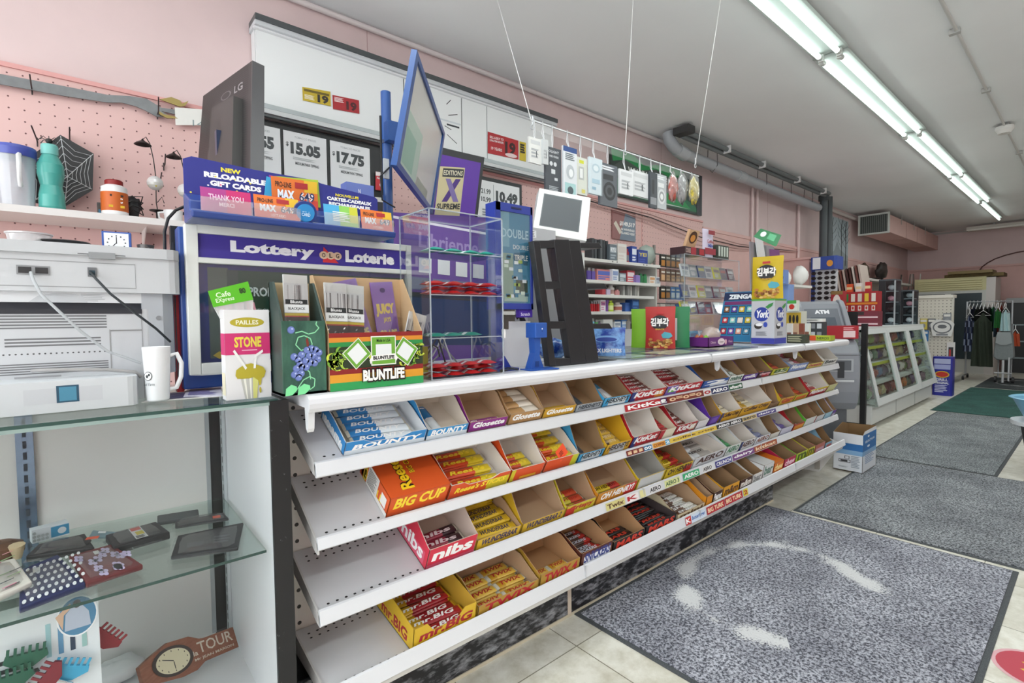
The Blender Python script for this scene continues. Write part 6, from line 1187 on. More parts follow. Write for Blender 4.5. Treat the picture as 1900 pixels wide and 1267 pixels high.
b = MB(); b.box(0, 0, 0, .16, .08, .1, '#3b423a'); f = Face(b, (0, 0, 0), (.16, 0, 0), (0, 0, .1)); [f.r(.05+k*.24, .2, .2+k*.24, .9, '#c9d2c6') for k in range(4)]; o = b.obj('sweets_carton'); o.matrix_world = T(xa+.48, yc_+.02, zt) ; tag(o, 'dark carton of striped white packs at right end of the tiered case top', 'carton')
# ---- green packet stack and cartons right of the York carton
xk = O.x+.33
def at_box(name, label, cat, u0, v0, u1, v1, y, d, col, deco=None, zb=None, z_=None):
    """upright box: left, top, right, bottom on the photograph, front face at depth y"""
    um = (u0+u1)/2; p0, p1 = at(u0, v1, y=y), at(u1, v1, y=y); zt_ = at(um, v0, y=y).z; zb = z_ if z_ is not None else at(um, v1, y=y).z
    zt_ = max(zt_, zb+.01); m_ = MB(); w_ = p1.x-p0.x; m_.box(0, 0, 0, w_, d, zt_-zb, col)
    if deco: deco(Face(m_, (0, 0, 0), (w_, 0, 0), (0, 0, zt_-zb)))
    o_ = m_.obj(name); o_.matrix_world = T(p0.x, y, zb); return tag(o_, label, cat)
turned('gum_carton', 'lime green and red small carton at the counter end', 'carton', 1497, 1541, 1549, 623, 1.29, CZ+.001, -90, mat='#a9b82a', front=lambda f: f.r(0, 0, .4, 1, '#d9542a').t('NERDS', .45, .25, .95, .75, '#3a5a1a'))
turned('gum_carton', 'olive carton of gum packs left of the lime green one', 'carton', 1461, 1494, 1502, 621, 1.30, CZ+.001, -90, mat='#3c4030', front=lambda f: f.line(.05, .1, .95, .9, '#a9a88a', 3))
for i in range(4):
    turned('gum_pack', 'upright white and brown gum pack behind the olive carton', 'gum', 1460+i*11, 1469+i*11, 1471+i*11, 600, 1.45, CZ+.001, -90, mat=['#e6e2dc', '#c9a88a', '#8a4a3a', '#dfe3e0'][i], front=lambda f: f.r(.1, .2, .9, .5, '#8a5a4a'))[-1]['group'] = 'gum packs behind the olive carton'
bx = turned('razor_carton', 'stack of small black boxes with white squares, by the ATM', 'box', 1503, 1527, 1534, 597, 1.45, CZ+.001, -90, mat='#3a3c40', front=lambda f: f.r(.1, .1, .4, .4, '#c9ccd0').r(.55, .1, .9, .4, '#8a8d92').r(.1, .6, .4, .9, '#8a8d92').r(.55, .6, .9, .9, '#c9ccd0'))
turned('price_card', 'white price card with tiny print on top of the black boxes', 'card', 1492, 1526, 1532, 591, 1.45, CZ+.0015+bx[6], -90, mat='#eceae6', front=lambda f: f.line(.05, .2, .95, .8, '#555', 2))
b1 = turned('candy_tub', 'squat tub with yellow label and dark candies', 'tub', 1459, 1486, 1496, 577, 1.53, CZ+.001, -90, mat='#cfd0c4', front=lambda f: f.r(0, .5, 1, .95, '#c9a83a').e(.25, .72, .09, .15, '#2a2420').e(.5, .72, .09, .15, '#2a2420').e(.75, .72, .09, .15, '#2a2420'))
turned('mint_box', 'white and green mint box on top of the yellow labelled tub', 'box', 1461, 1477, 1483, 557, 1.54, CZ+.002+b1[6], -90, mat='#dfe6dc', front=lambda f: f.r(0, .7, 1, 1, '#4fa84a').e(.5, .4, .3, .25, '#c9382a'))
bag_blob('sweets_bag', 'clear bag of pale sweets leaning near the ATM', 'bag', (4.40, 1.66, CZ+.012), (.07, .05, .09), clear('#fff', .3, .15, milk=.45, milkc='#ddd2cc'), 44)
b1 = turned('tissue_box', 'sky blue box behind the yellow snack pouch', 'box', 1440, 1462, 1472, 527, 1.66, CZ+.001, -90, mat='#7f9cd2')
turned('tissue_box', 'light blue box with round dark logo on top of the sky blue box', 'box', 1440, 1455, 1463, 500, 1.66, CZ+.002+b1[6], -90, mat='#6f8cc6', front=lambda f: f.e(.5, .45, .35, .25, '#3a4a7a'))
P_ = pc+V((0, 0, 0)); zt2 = CM+Hh+.003
b = MB(); q = para((1412, 424), (1400, 438), (1441, 456), (1450, 436), P_.y+.05); b.slab(q, V((0, .006, -.002)), C('#1f8a52', .3)); f = Face(b, q[1], q[2]-q[1], q[0]-q[1]); f.e(.3, .5, .13, .3, '#f0f2f0', 14).r(.55, .2, .85, .8, '#4fae7a'); tag(b.obj('packet_header'), 'green flat packet perched above the yellow snack pouch', 'packet')
b = MB(); q = [at(u, v, y=P_.y+.07) for u, v in ((1414, 540), (1430, 540), (1414, 436), (1402, 436))]; b.slab(q, (0, .008, 0), '#d9dade'); q = [at(u, v, y=P_.y+.085) for u, v in ((1394, 540), (1450, 540), (1436, 458), (1392, 448))]; b.slab(q, (0, .008, 0), '#8f8890'); f = Face(b, q[0], q[1]-q[0], q[3]-q[0]); f.r(.6, .6, .95, .9, '#7a3f7c').r(.1, .6, .5, .95, '#6d6f72'); tag(b.obj('spray_packets'), 'grey and purple packets standing behind the yellow snack pouch', 'packet')

# ---- clutter between printer and lottery sign
for i, (u0, v0, u1, v1, y, c, lb) in enumerate(((327, 420, 342, 700, 1.70, '#1d1f24', 'black upright magazine file between the printer and the lottery sign'), (328, 530, 341, 700, 1.665, '#b8242e', 'low red folder in front of the black magazine file'))):
    at_box('magazine_file' if i == 0 else 'folder', lb, 'file', u0, v0, u1, v1, y, .028, c, lambda f: f.r(.1, .1, .3, .9, '#3a3d44'), z_=1.0565)
b = MB(); b.tube([at(u, v, y=1.66) for u, v in ((310, 520), (306, 470), (305, 430), (312, 405), (326, 390), (345, 382))], .004, '#17181b', 7); tag(b.obj('cable'), 'thick black cable arching up from the printer to the gift card sign', 'cable')
pouch('foil_bag', 'crinkled bright blue foil bag slumped right of the black rack', at(1126, 640, y=1.5).x, 1.5, CM, .17, .13, mm, lambda f: f.t('MAX LIGHTERS', .1, .12, .9, .26, '#e9eef6', .04).e(.5, .6, .35, .12, '#7fb0e6', 20).e(.5, .58, .28, .08, '#1f3f9a', 20), th=.03, rz=-55, cat='bag')
# ================================================================ on the wall behind the counter
yw = 3.15
def quadbox(b, uv, y, d, m):
    q = [at(u, v, y=y) for u, v in uv]; b.slab(q, (0, d, 0), m); return q
# white tobacco cover panels
xa, xb = at(475, 100, y=3.1).x, at(1026, 260, y=3.1).x; zt, zb = 2.915, 2.415
t = thing('cover_cabinet', 'long wall cabinet of plain white sliding cover panels above the pegboard', 'cabinet', ((xa+xb)/2, 3.15, zb)); b = W(t)
b.box(xa, 3.12, zb, xb, 3.19, zt, '#dfe2e2'); b.obj('carcass', t)
cuts = [xa, at(750, 200, y=3.1).x, at(857, 230, y=3.1).x, at(904, 260, y=3.1).x, xb]
for i in range(4):
    b = W(t); b.box(cuts[i]+.004, 3.10, zb+.05, cuts[i+1]-.004, 3.115, zt-.045, '#e8ebeb'); b.box(cuts[i+1]-.004, 3.105, zb+.05, cuts[i+1]+.004, 3.118, zt-.045, '#2a2c2e' if i < 2 else '#8d9092')
    if i == 1:
        f = Face(b, (cuts[1], 3.10, zb+.05), (cuts[2]-cuts[1], 0, 0), (0, 0, zt-zb-.095))
        for (p, q_) in (((.72, .8), (.8, .9)), ((.75, .62), (.92, .68)), ((.68, .42), (.8, .38)), ((.72, .28), (.9, .16)), ((.55, .15), (.62, .03))): d = V((q_[0]-p[0], q_[1]-p[1])).normalized(); f.p([(p[0]-d.y*.006, p[1]+d.x*.006), (p[0]+d.y*.006, p[1]-d.x*.006), (q_[0]+d.y*.006, q_[1]-d.x*.006), (q_[0]-d.y*.006, q_[1]+d.x*.006)], '#222'); f.l -= 1
        f.r(.72, .44, .95, .47, '#30343a').r(.3, .5, .98, .53, '#cfd6da')
    b.obj('sliding_panel', t)
b = W(t); b.box(xa-.01, 3.06, zt-.035, xb+.01, 3.19, zt-.01, '#c9cdd0'); b.box(xa-.01, 3.05, zt-.01, xb+.01, 3.19, zt+.02, C('#4a4e50', .35)); b.box(xa-.01, 3.08, zt-.045, xb+.01, 3.1, zt-.035, '#e9ebec'); b.obj('top_rail', t)
b = W(t); b.box(xa-.01, 3.08, zb+.03, xb+.01, 3.1, zb+.055, C('#8f9395', .3, .6)); b.box(xa-.01, 3.07, zb, xb+.01, 3.1, zb+.025, '#c9cccd'); b.box(xa-.01, 3.08, zb-.015, xb+.01, 3.1, zb-.003, '#54585a'); b.obj('bottom_rail', t)
def sticker(name, label, p4, y, col, deco=None):
    Q = [at(u, v, y=y) for u, v in p4]; b = MB(); b.slab(Q, (0, .0012, 0), col); f = Face(b, Q[0], Q[1]-Q[0], Q[3]-Q[0])
    if deco: deco(f)
    return tag(b.obj(name), label, name.split('_')[-1])
sticker('age_sticker', 'mustard yellow age limit sticker reading 19 on the white cover panel', [(562, 186), (614, 197), (613, 170), (561, 161)], 3.096, '#c2a82a', lambda f: f.t('19', .52, .08, .92, .7, '#2a2420', .05).line(.06, .15, .45, .5, '#f0ead0', 4).r(.05, .72, .95, .9, '#6a5a1a'))
sticker('age_sticker', 'dark red age limit sticker reading 19 beside the yellow one', [(618, 202), (667, 211), (666, 186), (617, 176)], 3.096, '#a8242c', lambda f: f.t('19', .5, .1, .9, .75, '#4a1418', .05).line(.06, .55, .45, .9, '#f0d8d8', 4))
sticker('age_sticker', 'large torn red age limit sticker on the right white cover panel', [(905, 284), (962, 296), (962, 261), (905, 244)], 3.096, '#b0262c', lambda f: f.t('19', .55, .15, .9, .75, '#3a1214', .05).t('SELL & BUY TO', .06, .72, .5, .84, '#f4e6e6').t('LONG-TERM SMOKERS', .06, .58, .5, .68, '#f4e6e6').t('19 YEARS', .1, .2, .45, .34, '#f4e6e6').e(.75, .12, .2, .1, '#e6d0d0'))
sticker('age_sticker', 'narrow yellow sticker right of the large torn red one', [(964, 297), (976, 300), (976, 265), (964, 262)], 3.096, '#cdb52e', lambda f: f.line(.1, .4, .9, .9, '#2a2420', 4, 1, .8))
# price boards
t = thing('price_board', 'black framed tobacco price board with three white price sheets', 'sign', (at(590, 300, y=3.12).x, 3.14, 2.0)); xA, xB = at(462, 300, y=3.12).x, at(708, 300, y=3.12).x
zt2, zb2 = at(590, 244, y=3.12).z, at(700, 372, y=3.12).z
b = W(t); b.box(xA, 3.125, zb2, xB, 3.15, zt2, '#26282a'); b.obj('board', t)
for u0, u1, tx in ((440, 521, '14.55'), (527, 606, '15.05'), (613, 686, '17.75')):
    x0, x1 = at(u0, 290, y=3.12).x, at(u1, 290, y=3.12).x; b = W(t); b.box(x0, 3.12, zb2+.04, x1, 3.125, zt2-.035, '#e6e8ea'); f = Face(b, (x0, 3.12, zb2+.04), (x1-x0, 0, 0), (0, 0, zt2-zb2-.075))
    f.t('TOBACCO PRICES', .25, .88, .75, .92, '#8d9296', 0).t('$', .05, .68, .11, .78, '#3a3f42', .03).t(tx, .15, .55, .85, .8, '#44494c', .06).line(.2, .44, .8, .5, '#b9bdc0', 2).t('MEDIUM PARK TIPPING', .25, .34, .8, .4, '#55595c', .02); b.obj('price_sheet', t)
t = thing('price_board', 'smaller black framed tobacco price board reading 10.49 further along the wall', 'sign', (at(930, 370, y=3.12).x, 3.14, 2.1)); x0, x1 = at(880, 350, y=3.12).x, at(969, 380, y=3.12).x; z1, z0 = at(930, 334, y=3.12).z, at(930, 440, y=3.12).z
b = W(t); b.box(x0, 3.125, z0, x1, 3.15, z1, '#2e3032'); b.obj('board', t); b = W(t); b.box(x0+.03, 3.12, z0+.03, x1-.03, 3.125, z1-.03, '#e6e8ea'); f = Face(b, (x0+.03, 3.12, z0+.03), (x1-x0-.06, 0, 0), (0, 0, z1-z0-.06)); f.t('10.49', .42, .62, .95, .85, '#44494c', .06).t('21.99', .08, .74, .3, .84, '#55595c', .03).t('10.99', .08, .58, .3, .68, '#55595c', .03).r(.36, .5, .37, .95, '#8d9296').line(.1, .3, .8, .45, '#8d9296', 3); b.obj('price_sheet', t)
# purple framed poster
t = thing('framed_poster', 'violet poster with a gold panel in a thick black frame, behind the clear cabinet', 'picture', (at(850, 330, y=2.7).x, 2.75, 1.9)); Q = [at(u, v, y=2.7) for u, v in ((790, 460), (880, 455), (899, 292), (812, 272))]
b = W(t); b.slab(Q, (0, .03, 0), '#2b2b2e'); b.obj('frame', t); b = W(t); m_ = (Q[0]+Q[1])/2; b.box(m_.x-.02, 2.705, 0.001, m_.x+.02, 2.725, m_.z+.1, '#2b2b2e'); b.obj('stand', t); c_ = sum(Q, V())/4; q = [c_+(p-c_)*.86+V((0, -.002, 0)) for p in Q]; b = W(t); b.slab(q, (0, .002, 0), '#5c2f9c'); f = Face(b, q[0], q[1]-q[0], q[3]-q[0])
f.r(.02, .0, .62, .86, '#c9bd94').r(.1, .74, .6, .84, '#2a2a2e').t('EDITIONS', .12, .76, .58, .82, '#d9d2b8').p([(.15, .45), (.28, .45), (.55, .72), (.42, .72)], '#4a2a7a').p([(.42, .45), (.55, .45), (.3, .72), (.18, .72)], '#7a6aa0').t('SUPREME', .05, .36, .6, .43, '#2a2a2e', .03).t('550', .2, .12, .5, .22, '#2a2a2e', .03); b.obj('print', t)
t = thing('counter_display', 'violet backed display board with white squares seen through the clear cabinet', 'display stand', (at(830, 500, y=2.3).x, 2.35, 1.0)); Q = [at(u, v, y=2.3) for u, v in ((700, 640), (925, 640), (925, 405), (700, 392))]
b = W(t); Qf = [V((p.x, p.y, .001 if k < 2 else p.z)) for k, p in enumerate(Q)]; b.slab(Qf, (0, .03, 0), '#6f4fa0'); f = Face(b, Q[0], Q[1]-Q[0], Q[3]-Q[0]); f.r(.0, .97, 1, .99, '#eae6f2').t('Librienne', .3, .78, .8, .9, '#a58fc8').r(0, .0, 1, .38, '#27406e').r(0, .38, 1, .42, '#3a3a40')
for k in range(4): f.r(.3+k*.15, .58, .4+k*.15, .7, '#e9ebee').r(.24+k*.17, .44, .38+k*.17, .54, '#77809c')
b.obj('board', t)
for i, (u0, v0, u1, v1, y, c, lb, dc) in enumerate(((697, 318, 720, 352, 3.11, '#c9303a', 'red and white milk poster right of the price board', lambda f: f.r(0, .78, 1, 1, '#f0e6e6').t('Neilson', .1, .6, .9, .72, '#f4eaea').e(.55, .3, .25, .14, '#f0e0e0')), (690, 365, 722, 440, 3.11, '#e3e1dc', 'pale notice sheet with dark print left of the blue pole', lambda f: f.r(.0, .5, 1, .6, '#d9cf3a').r(.3, .62, .7, .9, '#3a3a40').r(.2, .1, .7, .45, '#3a3a3c')))):
    Q = [at(u0, v1, y=y), at(u1, v1+3, y=y), at(u1, v0+3, y=y), at(u0, v0, y=y)]; b = MB(); b.slab(Q, (0, .002, 0), c); dc(Face(b, Q[0], Q[1]-Q[0], Q[3]-Q[0])); tag(b.obj('poster'), lb, 'poster')
# green hockey poster
Q = [at(u, v, y=3.17) for u, v in ((1133, 373), (1302, 403), (1298, 320), (1124, 264))]; x0, x1 = Q[0].x, Q[1].x
b = MB(); z0, z1 = 2.46, 2.93; b.box(x0, 3.17, z0, x1, 3.185, z1, '#2c3a34'); f = Face(b, (x0, 3.17, z0), (x1-x0, 0, 0), (0, 0, z1-z0))
f.p([(0, .55), (.12, .8), (.2, .95), (.35, .85), (.5, .98), (.62, .75), (.75, .9), (.9, .6), (.93, .4), (0, .4)], '#4a544f').p([(0, .98), (.2, .98), (.32, .8), (.45, .9), (.62, .98), (.78, .98), (.72, .8), (.6, .7), (.45, .8), (.3, .68), (.14, .8), (.02, .7)], '#1f8a4a').p([(0, .4), (.2, .3), (.35, .42), (.5, .25), (.7, .38), (.9, .22), (.97, .05), (0, .05)], '#1c6a44').p([(.5, .25), (.62, .4), (.75, .3), (.85, .1), (.45, .1)], '#23914f').t("WHO'LL SEE THE PLAYOFFS", .16, .52, .82, .68, '#eef2ee', .05).t('BET WITH', .28, .2, .55, .3, '#e3cf3a', .05).line(.1, .06, .9, .1, '#c9d6cf', 1).r(.93, 0, 1, 1, '#2f3338')
tag(b.obj('hockey_poster'), 'green and black poster lettered with playoffs, pinned high on the pink wall', 'poster')
Q = [at(1137, 440, y=3.16), at(1180, 445, y=3.16)]; b = MB(); z0, z1 = 2.03, 2.33; x0, x1 = Q[0].x, Q[1].x; b.box(x0, 3.165, z0, x1, 3.175, z1, '#9a6a68'); f = Face(b, (x0, 3.165, z0), (x1-x0, 0, 0), (0, 0, z1-z0)); f.p([(.3, 0), (1, 0), (1, .8), (.55, .9)], '#7c8a9a').p([(.05, .5), (.15, .6), (.4, .25), (.3, .18)], '#d9cfc0').t('$149,517', .3, .45, .97, .62, '#f2f0ee', .05).t('IN WINNINGS', .36, .32, .95, .4, '#f2f0ee', .03).t('CLAIMED HERE', .36, .2, .95, .28, '#f2f0ee', .03)
tag(b.obj('winnings_poster'), 'small red and grey poster reading 149,517 dollars on the pegboard', 'poster')
mb = MB()
for k in range(3): mb.tube([(3.4, 3.14, 2.36-.012*k), (4.6, 3.13, 2.33-.03*k), (5.6, 3.12, 2.24-.05*k), (6.6, 3.14, 2.2-.03*k), (8.6, 3.15, 2.26)], .006, ['#b08a84', '#3a3030', '#c9a29c'][k], 5)
tag(mb.obj('loose_wires'), 'loose wires sagging along the wall below the green poster', 'wire')
# winter picture on the column and far wall bits
t = thing('winter_picture', 'tall print of bare winter trees on the wall beyond the dark pipes', 'picture', (10.3, 3.17, 2.0)); x0, x1 = at(1538, 450, y=3.17).x, at(1573, 450, y=3.17).x; z1, z0 = at(1555, 405, y=3.17).z, at(1555, 500, y=3.17).z
b = W(t); b.box(x0, 3.165, z0, x1, 3.185, z1, '#a9b6bd'); f = Face(b, (x0, 3.165, z0), (x1-x0, 0, 0), (0, 0, z1-z0)); f.r(0, 0, 1, .25, '#7f8789').p([(0, .25), (.25, .35), (.4, .55), (.55, .4), (1, .3), (1, .2), (0, .2)], '#8f9a9f')
for tx in (.15, .62, .85):
    curve(f, [(tx, .1), (tx+.02, .5), (tx-.02, .8), (tx+.03, .98)], '#3a3f42', .014)
    for k in range(7): y_ = .45+k*.07; s_ = 1 if k % 2 else -1; curve(f, [(tx, y_), (tx+s_*.13, y_+.07), (tx+s_*.2, y_+.15)], '#4a5053', .006)
b.obj('print', t)
# ---------------------------------------------------------------- hanging rail with clipped packages
yh = 1.9
for (ub, vb, ut, vt, lb) in ((988, 232, 921, 0, 'thin white hanging wire, leftmost of the three from the ceiling'), (1160, 280, 1175, 0, 'thin white hanging wire, middle one of the three from the ceiling'), (1290, 305, 1338, 0, 'thin white hanging wire, rightmost of the three from the ceiling')):
    p, q = at(ub, vb, y=yh), at(ut, vt-6, z=ZC-.004); t = thing('hanging_wire', lb, 'wire', p.to_tuple(), group='wires holding the clip rail')
    b = W(t); b.tube([p, q], .0023, '#e6e6e4', 5); b.obj('cord', t); b = W(t)
    pts = [p+V((.012*cos(k*pi/5), 0, .012*sin(k*pi/5)-.012)) for k in range(11)]; b.tube(pts, .0022, '#b9bcc0', 5); b.tube([p+V((0, 0, 0)), p+V((.004, 0, .02)), p+V((0, 0, .045))], .005, '#c9ccd0', 6); b.obj('hook_ring', t)
Z_ = lambda u, v: at(u, v, y=yh)
p0, p1 = Z_(990, 240), Z_(1146, 290); t = thing('clip_rail', 'clear plastic rail hung by wires, carrying clipped packages over the counter', 'rail', p0.to_tuple()); b = W(t); pa, pb = Z_(986, 236), Z_(1296, 330)
zr = (pa.z+pb.z)/2; b.box(pa.x, yh-.002, zr-.02, pb.x, yh+.002, zr+.02, clear('#fff', .02, .3, milk=.05, edge=.06)); b.box(pa.x, yh-.004, zr+.02, pb.x, yh+.004, zr+.026, '#d9dcde'); b.obj('rail', t)
HP = [(978, 1000, 258, 302, '#dfe0dd', 'w', 'bundle of white carded packs at the left end of the rail'), (1000, 1010, 262, 306, '#c9cccd', 'w', 'pale grey carded pack beside the white bundle'),
 (1008, 1037, 276, 356, '#4a4e54', 'o', 'charcoal boxed earphones lettered OLIGHT'), (1038, 1063, 276, 368, '#dfe3e8', 'b', 'white and blue carded earbuds with small feature box'), (1064, 1085, 294, 360, '#d9dcd2', 'y', 'white boxed charger with a yellow sticker'),
 (1086, 1110, 296, 360, '#cfdce3', 'c', 'pale blue boxed cable pack'), (1108, 1141, 306, 380, '#5b6068', 'h', 'blister pack with black coiled earphones'), (1142, 1167, 318, 360, '#dfe1e3', 'w', 'white carded pack right of the black earphones'),
 (1168, 1200, 320, 362, '#dadcde', 'w', 'wider white carded pack in front of the green poster'), (1198, 1212, 322, 386, '#3c4148', 'k', 'black carded pack beside the white headphones'), (1212, 1232, 325, 386, '#b9bec2', 'h', 'grey carded pack with white round headphones'),
 (1232, 1250, 322, 372, '#b8574a', 'f', 'clear bag of red trinkets'), (1251, 1270, 322, 376, '#8f8f92', 'f', 'clear bag of dark and white trinkets'), (1270, 1290, 326, 376, '#c9b84a', 'f', 'clear bag of yellow trinkets at the right end of the rail')]
for i, (u0, u1, v0, v1, c, kd, lb) in enumerate(HP):
    p, q = Z_(u0, v1), Z_(u1, v1); z1, z0 = Z_((u0+u1)/2, v0).z, p.z; yy = yh-.018-.012*(i % 2); t = thing('hanging_pack', lb+(' hung on the clip rail' if len(lb.split()) < 10 else ' on the rail'), 'packaged goods', ((p.x+q.x)/2, yy, z0)); w_ = q.x-p.x; sx_ = (p.x+q.x)/2
    b = W(t)
    if kd == 'f':
        b.blob((sx_, yy, (z0+z1)/2-.01), w_*.42, .016, (z1-z0)*.42, C(c, .4, var=.5, scale=60), i, .4); b.obj('contents', t); b = W(t); b.blob((sx_, yy, (z0+z1)/2), w_*.47, .02, (z1-z0)*.48, clear('#fff', .35, .1, milk=.12), i+3, .35); b.obj('clear_bag', t)
    else:
        b.box(p.x, yy, z0, q.x, yy+.012, z1, c); f = Face(b, (p.x, yy, z0), (w_, 0, 0), (0, 0, z1-z0))
        if kd == 'o': f.t('OLIGHT', .2, .88, .85, .94, '#cfd2d6').t('HBS-930BK', .25, .78, .85, .83, '#cfd2d6').e(.35, .64, .1, .05, '#cfd2d6', 12).e(.6, .64, .1, .05, '#cfd2d6', 12).r(.35, .42, .6, .52, '#cfd2d6').r(.55, .28, .75, .34, '#cfd2d6').line(.2, .05, .9, .15, '#aab0b4', 3)
        elif kd == 'b': f.r(0, .9, 1, 1, '#2a4a86').line(.15, .74, .9, .88, '#5a646c', 4).e(.5, .52, .3, .14, '#b9c0c6', 20).e(.55, .5, .16, .08, '#eceff1', 16).r(.1, .02, .9, .3, '#a8cfd0').e(.5, .16, .22, .08, '#4a5a60', 12)
        elif kd == 'y': f.r(.3, .84, .7, .93, '#cfd23a').r(.25, .4, .7, .75, '#b9bdbb').r(.35, .45, .6, .7, '#e9ebea').r(.5, .05, .8, .15, '#d9cf6a')
        elif kd == 'c': f.e(.5, .72, .3, .13, '#b4c9d4', 18).e(.5, .72, .2, .08, '#dfe9ee', 16).r(.2, .3, .8, .42, '#a9c6d6').r(.2, .12, .5, .2, '#8fb0c4')
        elif kd == 'h': f.line(.15, .84, .9, .95, '#e3e6ea', 2, 1, .7); f.e(.55, .36, .34, .22, '#1e2024' if u0 < 1150 else '#d9dbdd', 24).e(.55, .36, .24, .15, '#4a4d52' if u0 < 1150 else '#9a9da0', 20).e(.55, .36, .14, .09, '#1e2024' if u0 < 1150 else '#e9ebec', 16).r(.2, .62, .75, .75, '#26282c' if u0 < 1150 else '#e3e5e6')
        elif kd == 'k': f.r(.1, .1, .9, .3, '#8a8d92').r(.3, .4, .6, .8, '#1e2024')
        else: f.r(.1, .75, .9, .9, '#c9cbcd').line(.15, .2, .85, .6, '#aeb1b4', 3).r(.55, .25, .62, .5, '#5a5d60')
        b.obj('package', t)
        if kd in 'bhyck': b = W(t); b.box(p.x-.001, yy-.012, z0, q.x+.001, yy-.010, z1*.0+z0+(z1-z0)*.8, clear('#fff', .0, .3, edge=.04)); b.obj('blister', t)
    b = W(t); b.tube([(sx_, yy+.006, z1-.005), (sx_-.006, yh-.0095, (z1+zr)/2), (sx_, yh-.0095, max(z1+.02, zr+.03)), (sx_+.006, yh-.0095, (z1+zr)/2), (sx_, yy+.006, z1-.005)], .0022, '#d6d8da', 5); b.obj('clip', t)
# ================================================================ cash desk and shelves behind the counter
Qm = para((1001, 349), (988, 430), (1088, 447), (1096, 367), 1.85)
t = thing('cash_terminal', 'white touch screen cash register terminal facing the aisle', 'monitor', (1.75, 1.9, CZ))
tl, bl, br, tr = Qm; N = (br-bl).cross(tl-bl).normalized(); N = N if N.dot(CAM-bl) > 0 else -N
if N.dot(CAM-bl) < 0: N = -N
b = W(t); WHT = C('#e3e4e2', .4); b.slab([bl, br, tr, tl], -N*.05, WHT); c_ = (bl+br+tl+tr)/4; bk = [c_+(p-c_)*.75-N*.13 for p in (bl, br, tr, tl)]
fr4 = [p-N*.05 for p in (bl, br, tr, tl)]
for i in range(4): b.quad([fr4[i], fr4[(i+1) % 4], bk[(i+1) % 4], bk[i]], '#c9cbcc')
b.quad(bk, '#c9cbcc'); b.obj('casing', t)
b = W(t); f = Face(b, bl, br-bl, tl-bl) if (br-bl).cross(tl-bl).dot(N) > 0 else Face(b, tl, tr-tl, bl-tl); f.r(.1, .16, .84, .9, '#62676b').r(.12, .18, .82, .88, '#51565a'); b.obj('screen', t)
b = W(t); m_ = (bl+br)/2; b.box(m_.x-.03, max(m_.y, 1.82), CM+.001, m_.x+.05, max(m_.y, 1.82)+.08, m_.z-.05, '#d3d5d5'); b.obj('stand', t)
zr_ = at(1040, 429, y=1.74).z-.077; xr0, xr1 = at(975, 440, y=1.70).x, at(1050, 440, y=1.74).x
b = MB(); b.box(xr0+.01, 1.70, CZ+.001, xr1, 1.79, zr_, '#8d8f92'); tag(b.obj('printer_riser'), 'grey riser box carrying the receipt printer behind the black rack', 'stand')
at_box('receipt_printer', 'grey receipt printer with a small white label below the cash terminal', 'printer', 975, 424, 1031, 470, 1.70, .085, '#b9bbbe', lambda f: f.r(.0, .3, .35, .8, '#e6e8ea').line(.03, .35, .33, .75, '#777', 4), z_=zr_+.001)
for i, (u, col, lb) in enumerate(((1037, '#b8304a', 'crimson'), (1044, '#e37a3a', 'orange'))): lighter(col, at(u, 430, y=1.74).x, 1.74, zr_+.001, lb+' lighter standing beside the grey receipt printer', 'lighters beside the receipt printer')
x = at(1088, 440, y=1.9).x; b = MB(); b.box(x, 1.95, CZ+.221, x+.04, 2.1, CZ+.56, C('#d9dcda')); b.box(x, 1.95, CZ-.0, x+.04, 2.1, CZ+.22, '#cfd2d0'); tag(b.obj('perforated_panel'), 'pale tall panel with punched strip right of the cash terminal', 'panel')
# floor standing back desk
t = thing('back_desk', 'low white back desk behind the counter', 'desk', (3.1, 2.3, 0)); b = W(t); b.box(1.9, 2.15, .9, 4.4, 2.6, .93, '#dcdad6'); b.obj('top', t)
for x in (1.95, 4.3): b = W(t); b.box(x, 2.2, 0, x+.04, 2.55, .9, '#b9b5b0'); b.obj('leg', t)
# shelf unit
SX0, SX1, SY0, SY1 = 1.35, 4.22, 2.76, 3.12
t = thing('wall_shelving', 'white metal shelving full of small goods behind the cash desk', 'shelving', (2.8, 2.95, 0)); LV = [1.745, 1.568, 1.448, 1.305, 1.145, .9]
for z in LV:
    b = W(t); b.box(SX0, SY0, z-.025, SX1 if z > 1.5 else SX1-.1, SY1, z, '#e3e1dc'); 
    if z == LV[0]: 
        for k in (3.5, 3.56, 3.95, 4.0): b.add([(k+.008*cos(q), SY0-.001, z-.012+.006*sin(q)) for q in [i*pi/4 for i in range(8)]], [tuple(range(8))], '#4a4a4a')
    b.obj('shelf', t)
b = W(t); b.box(SX0, SY1, 0, SX1, SY1+.02, 1.75, '#c9c2bc'); b.obj('back_panel', t)
for x in (SX0-.02, 2.8, SX1): b = W(t); b.box(x, SY0+.05, 0, x+.02, SY1, 1.72, '#cfcbc4'); b.obj('upright', t)
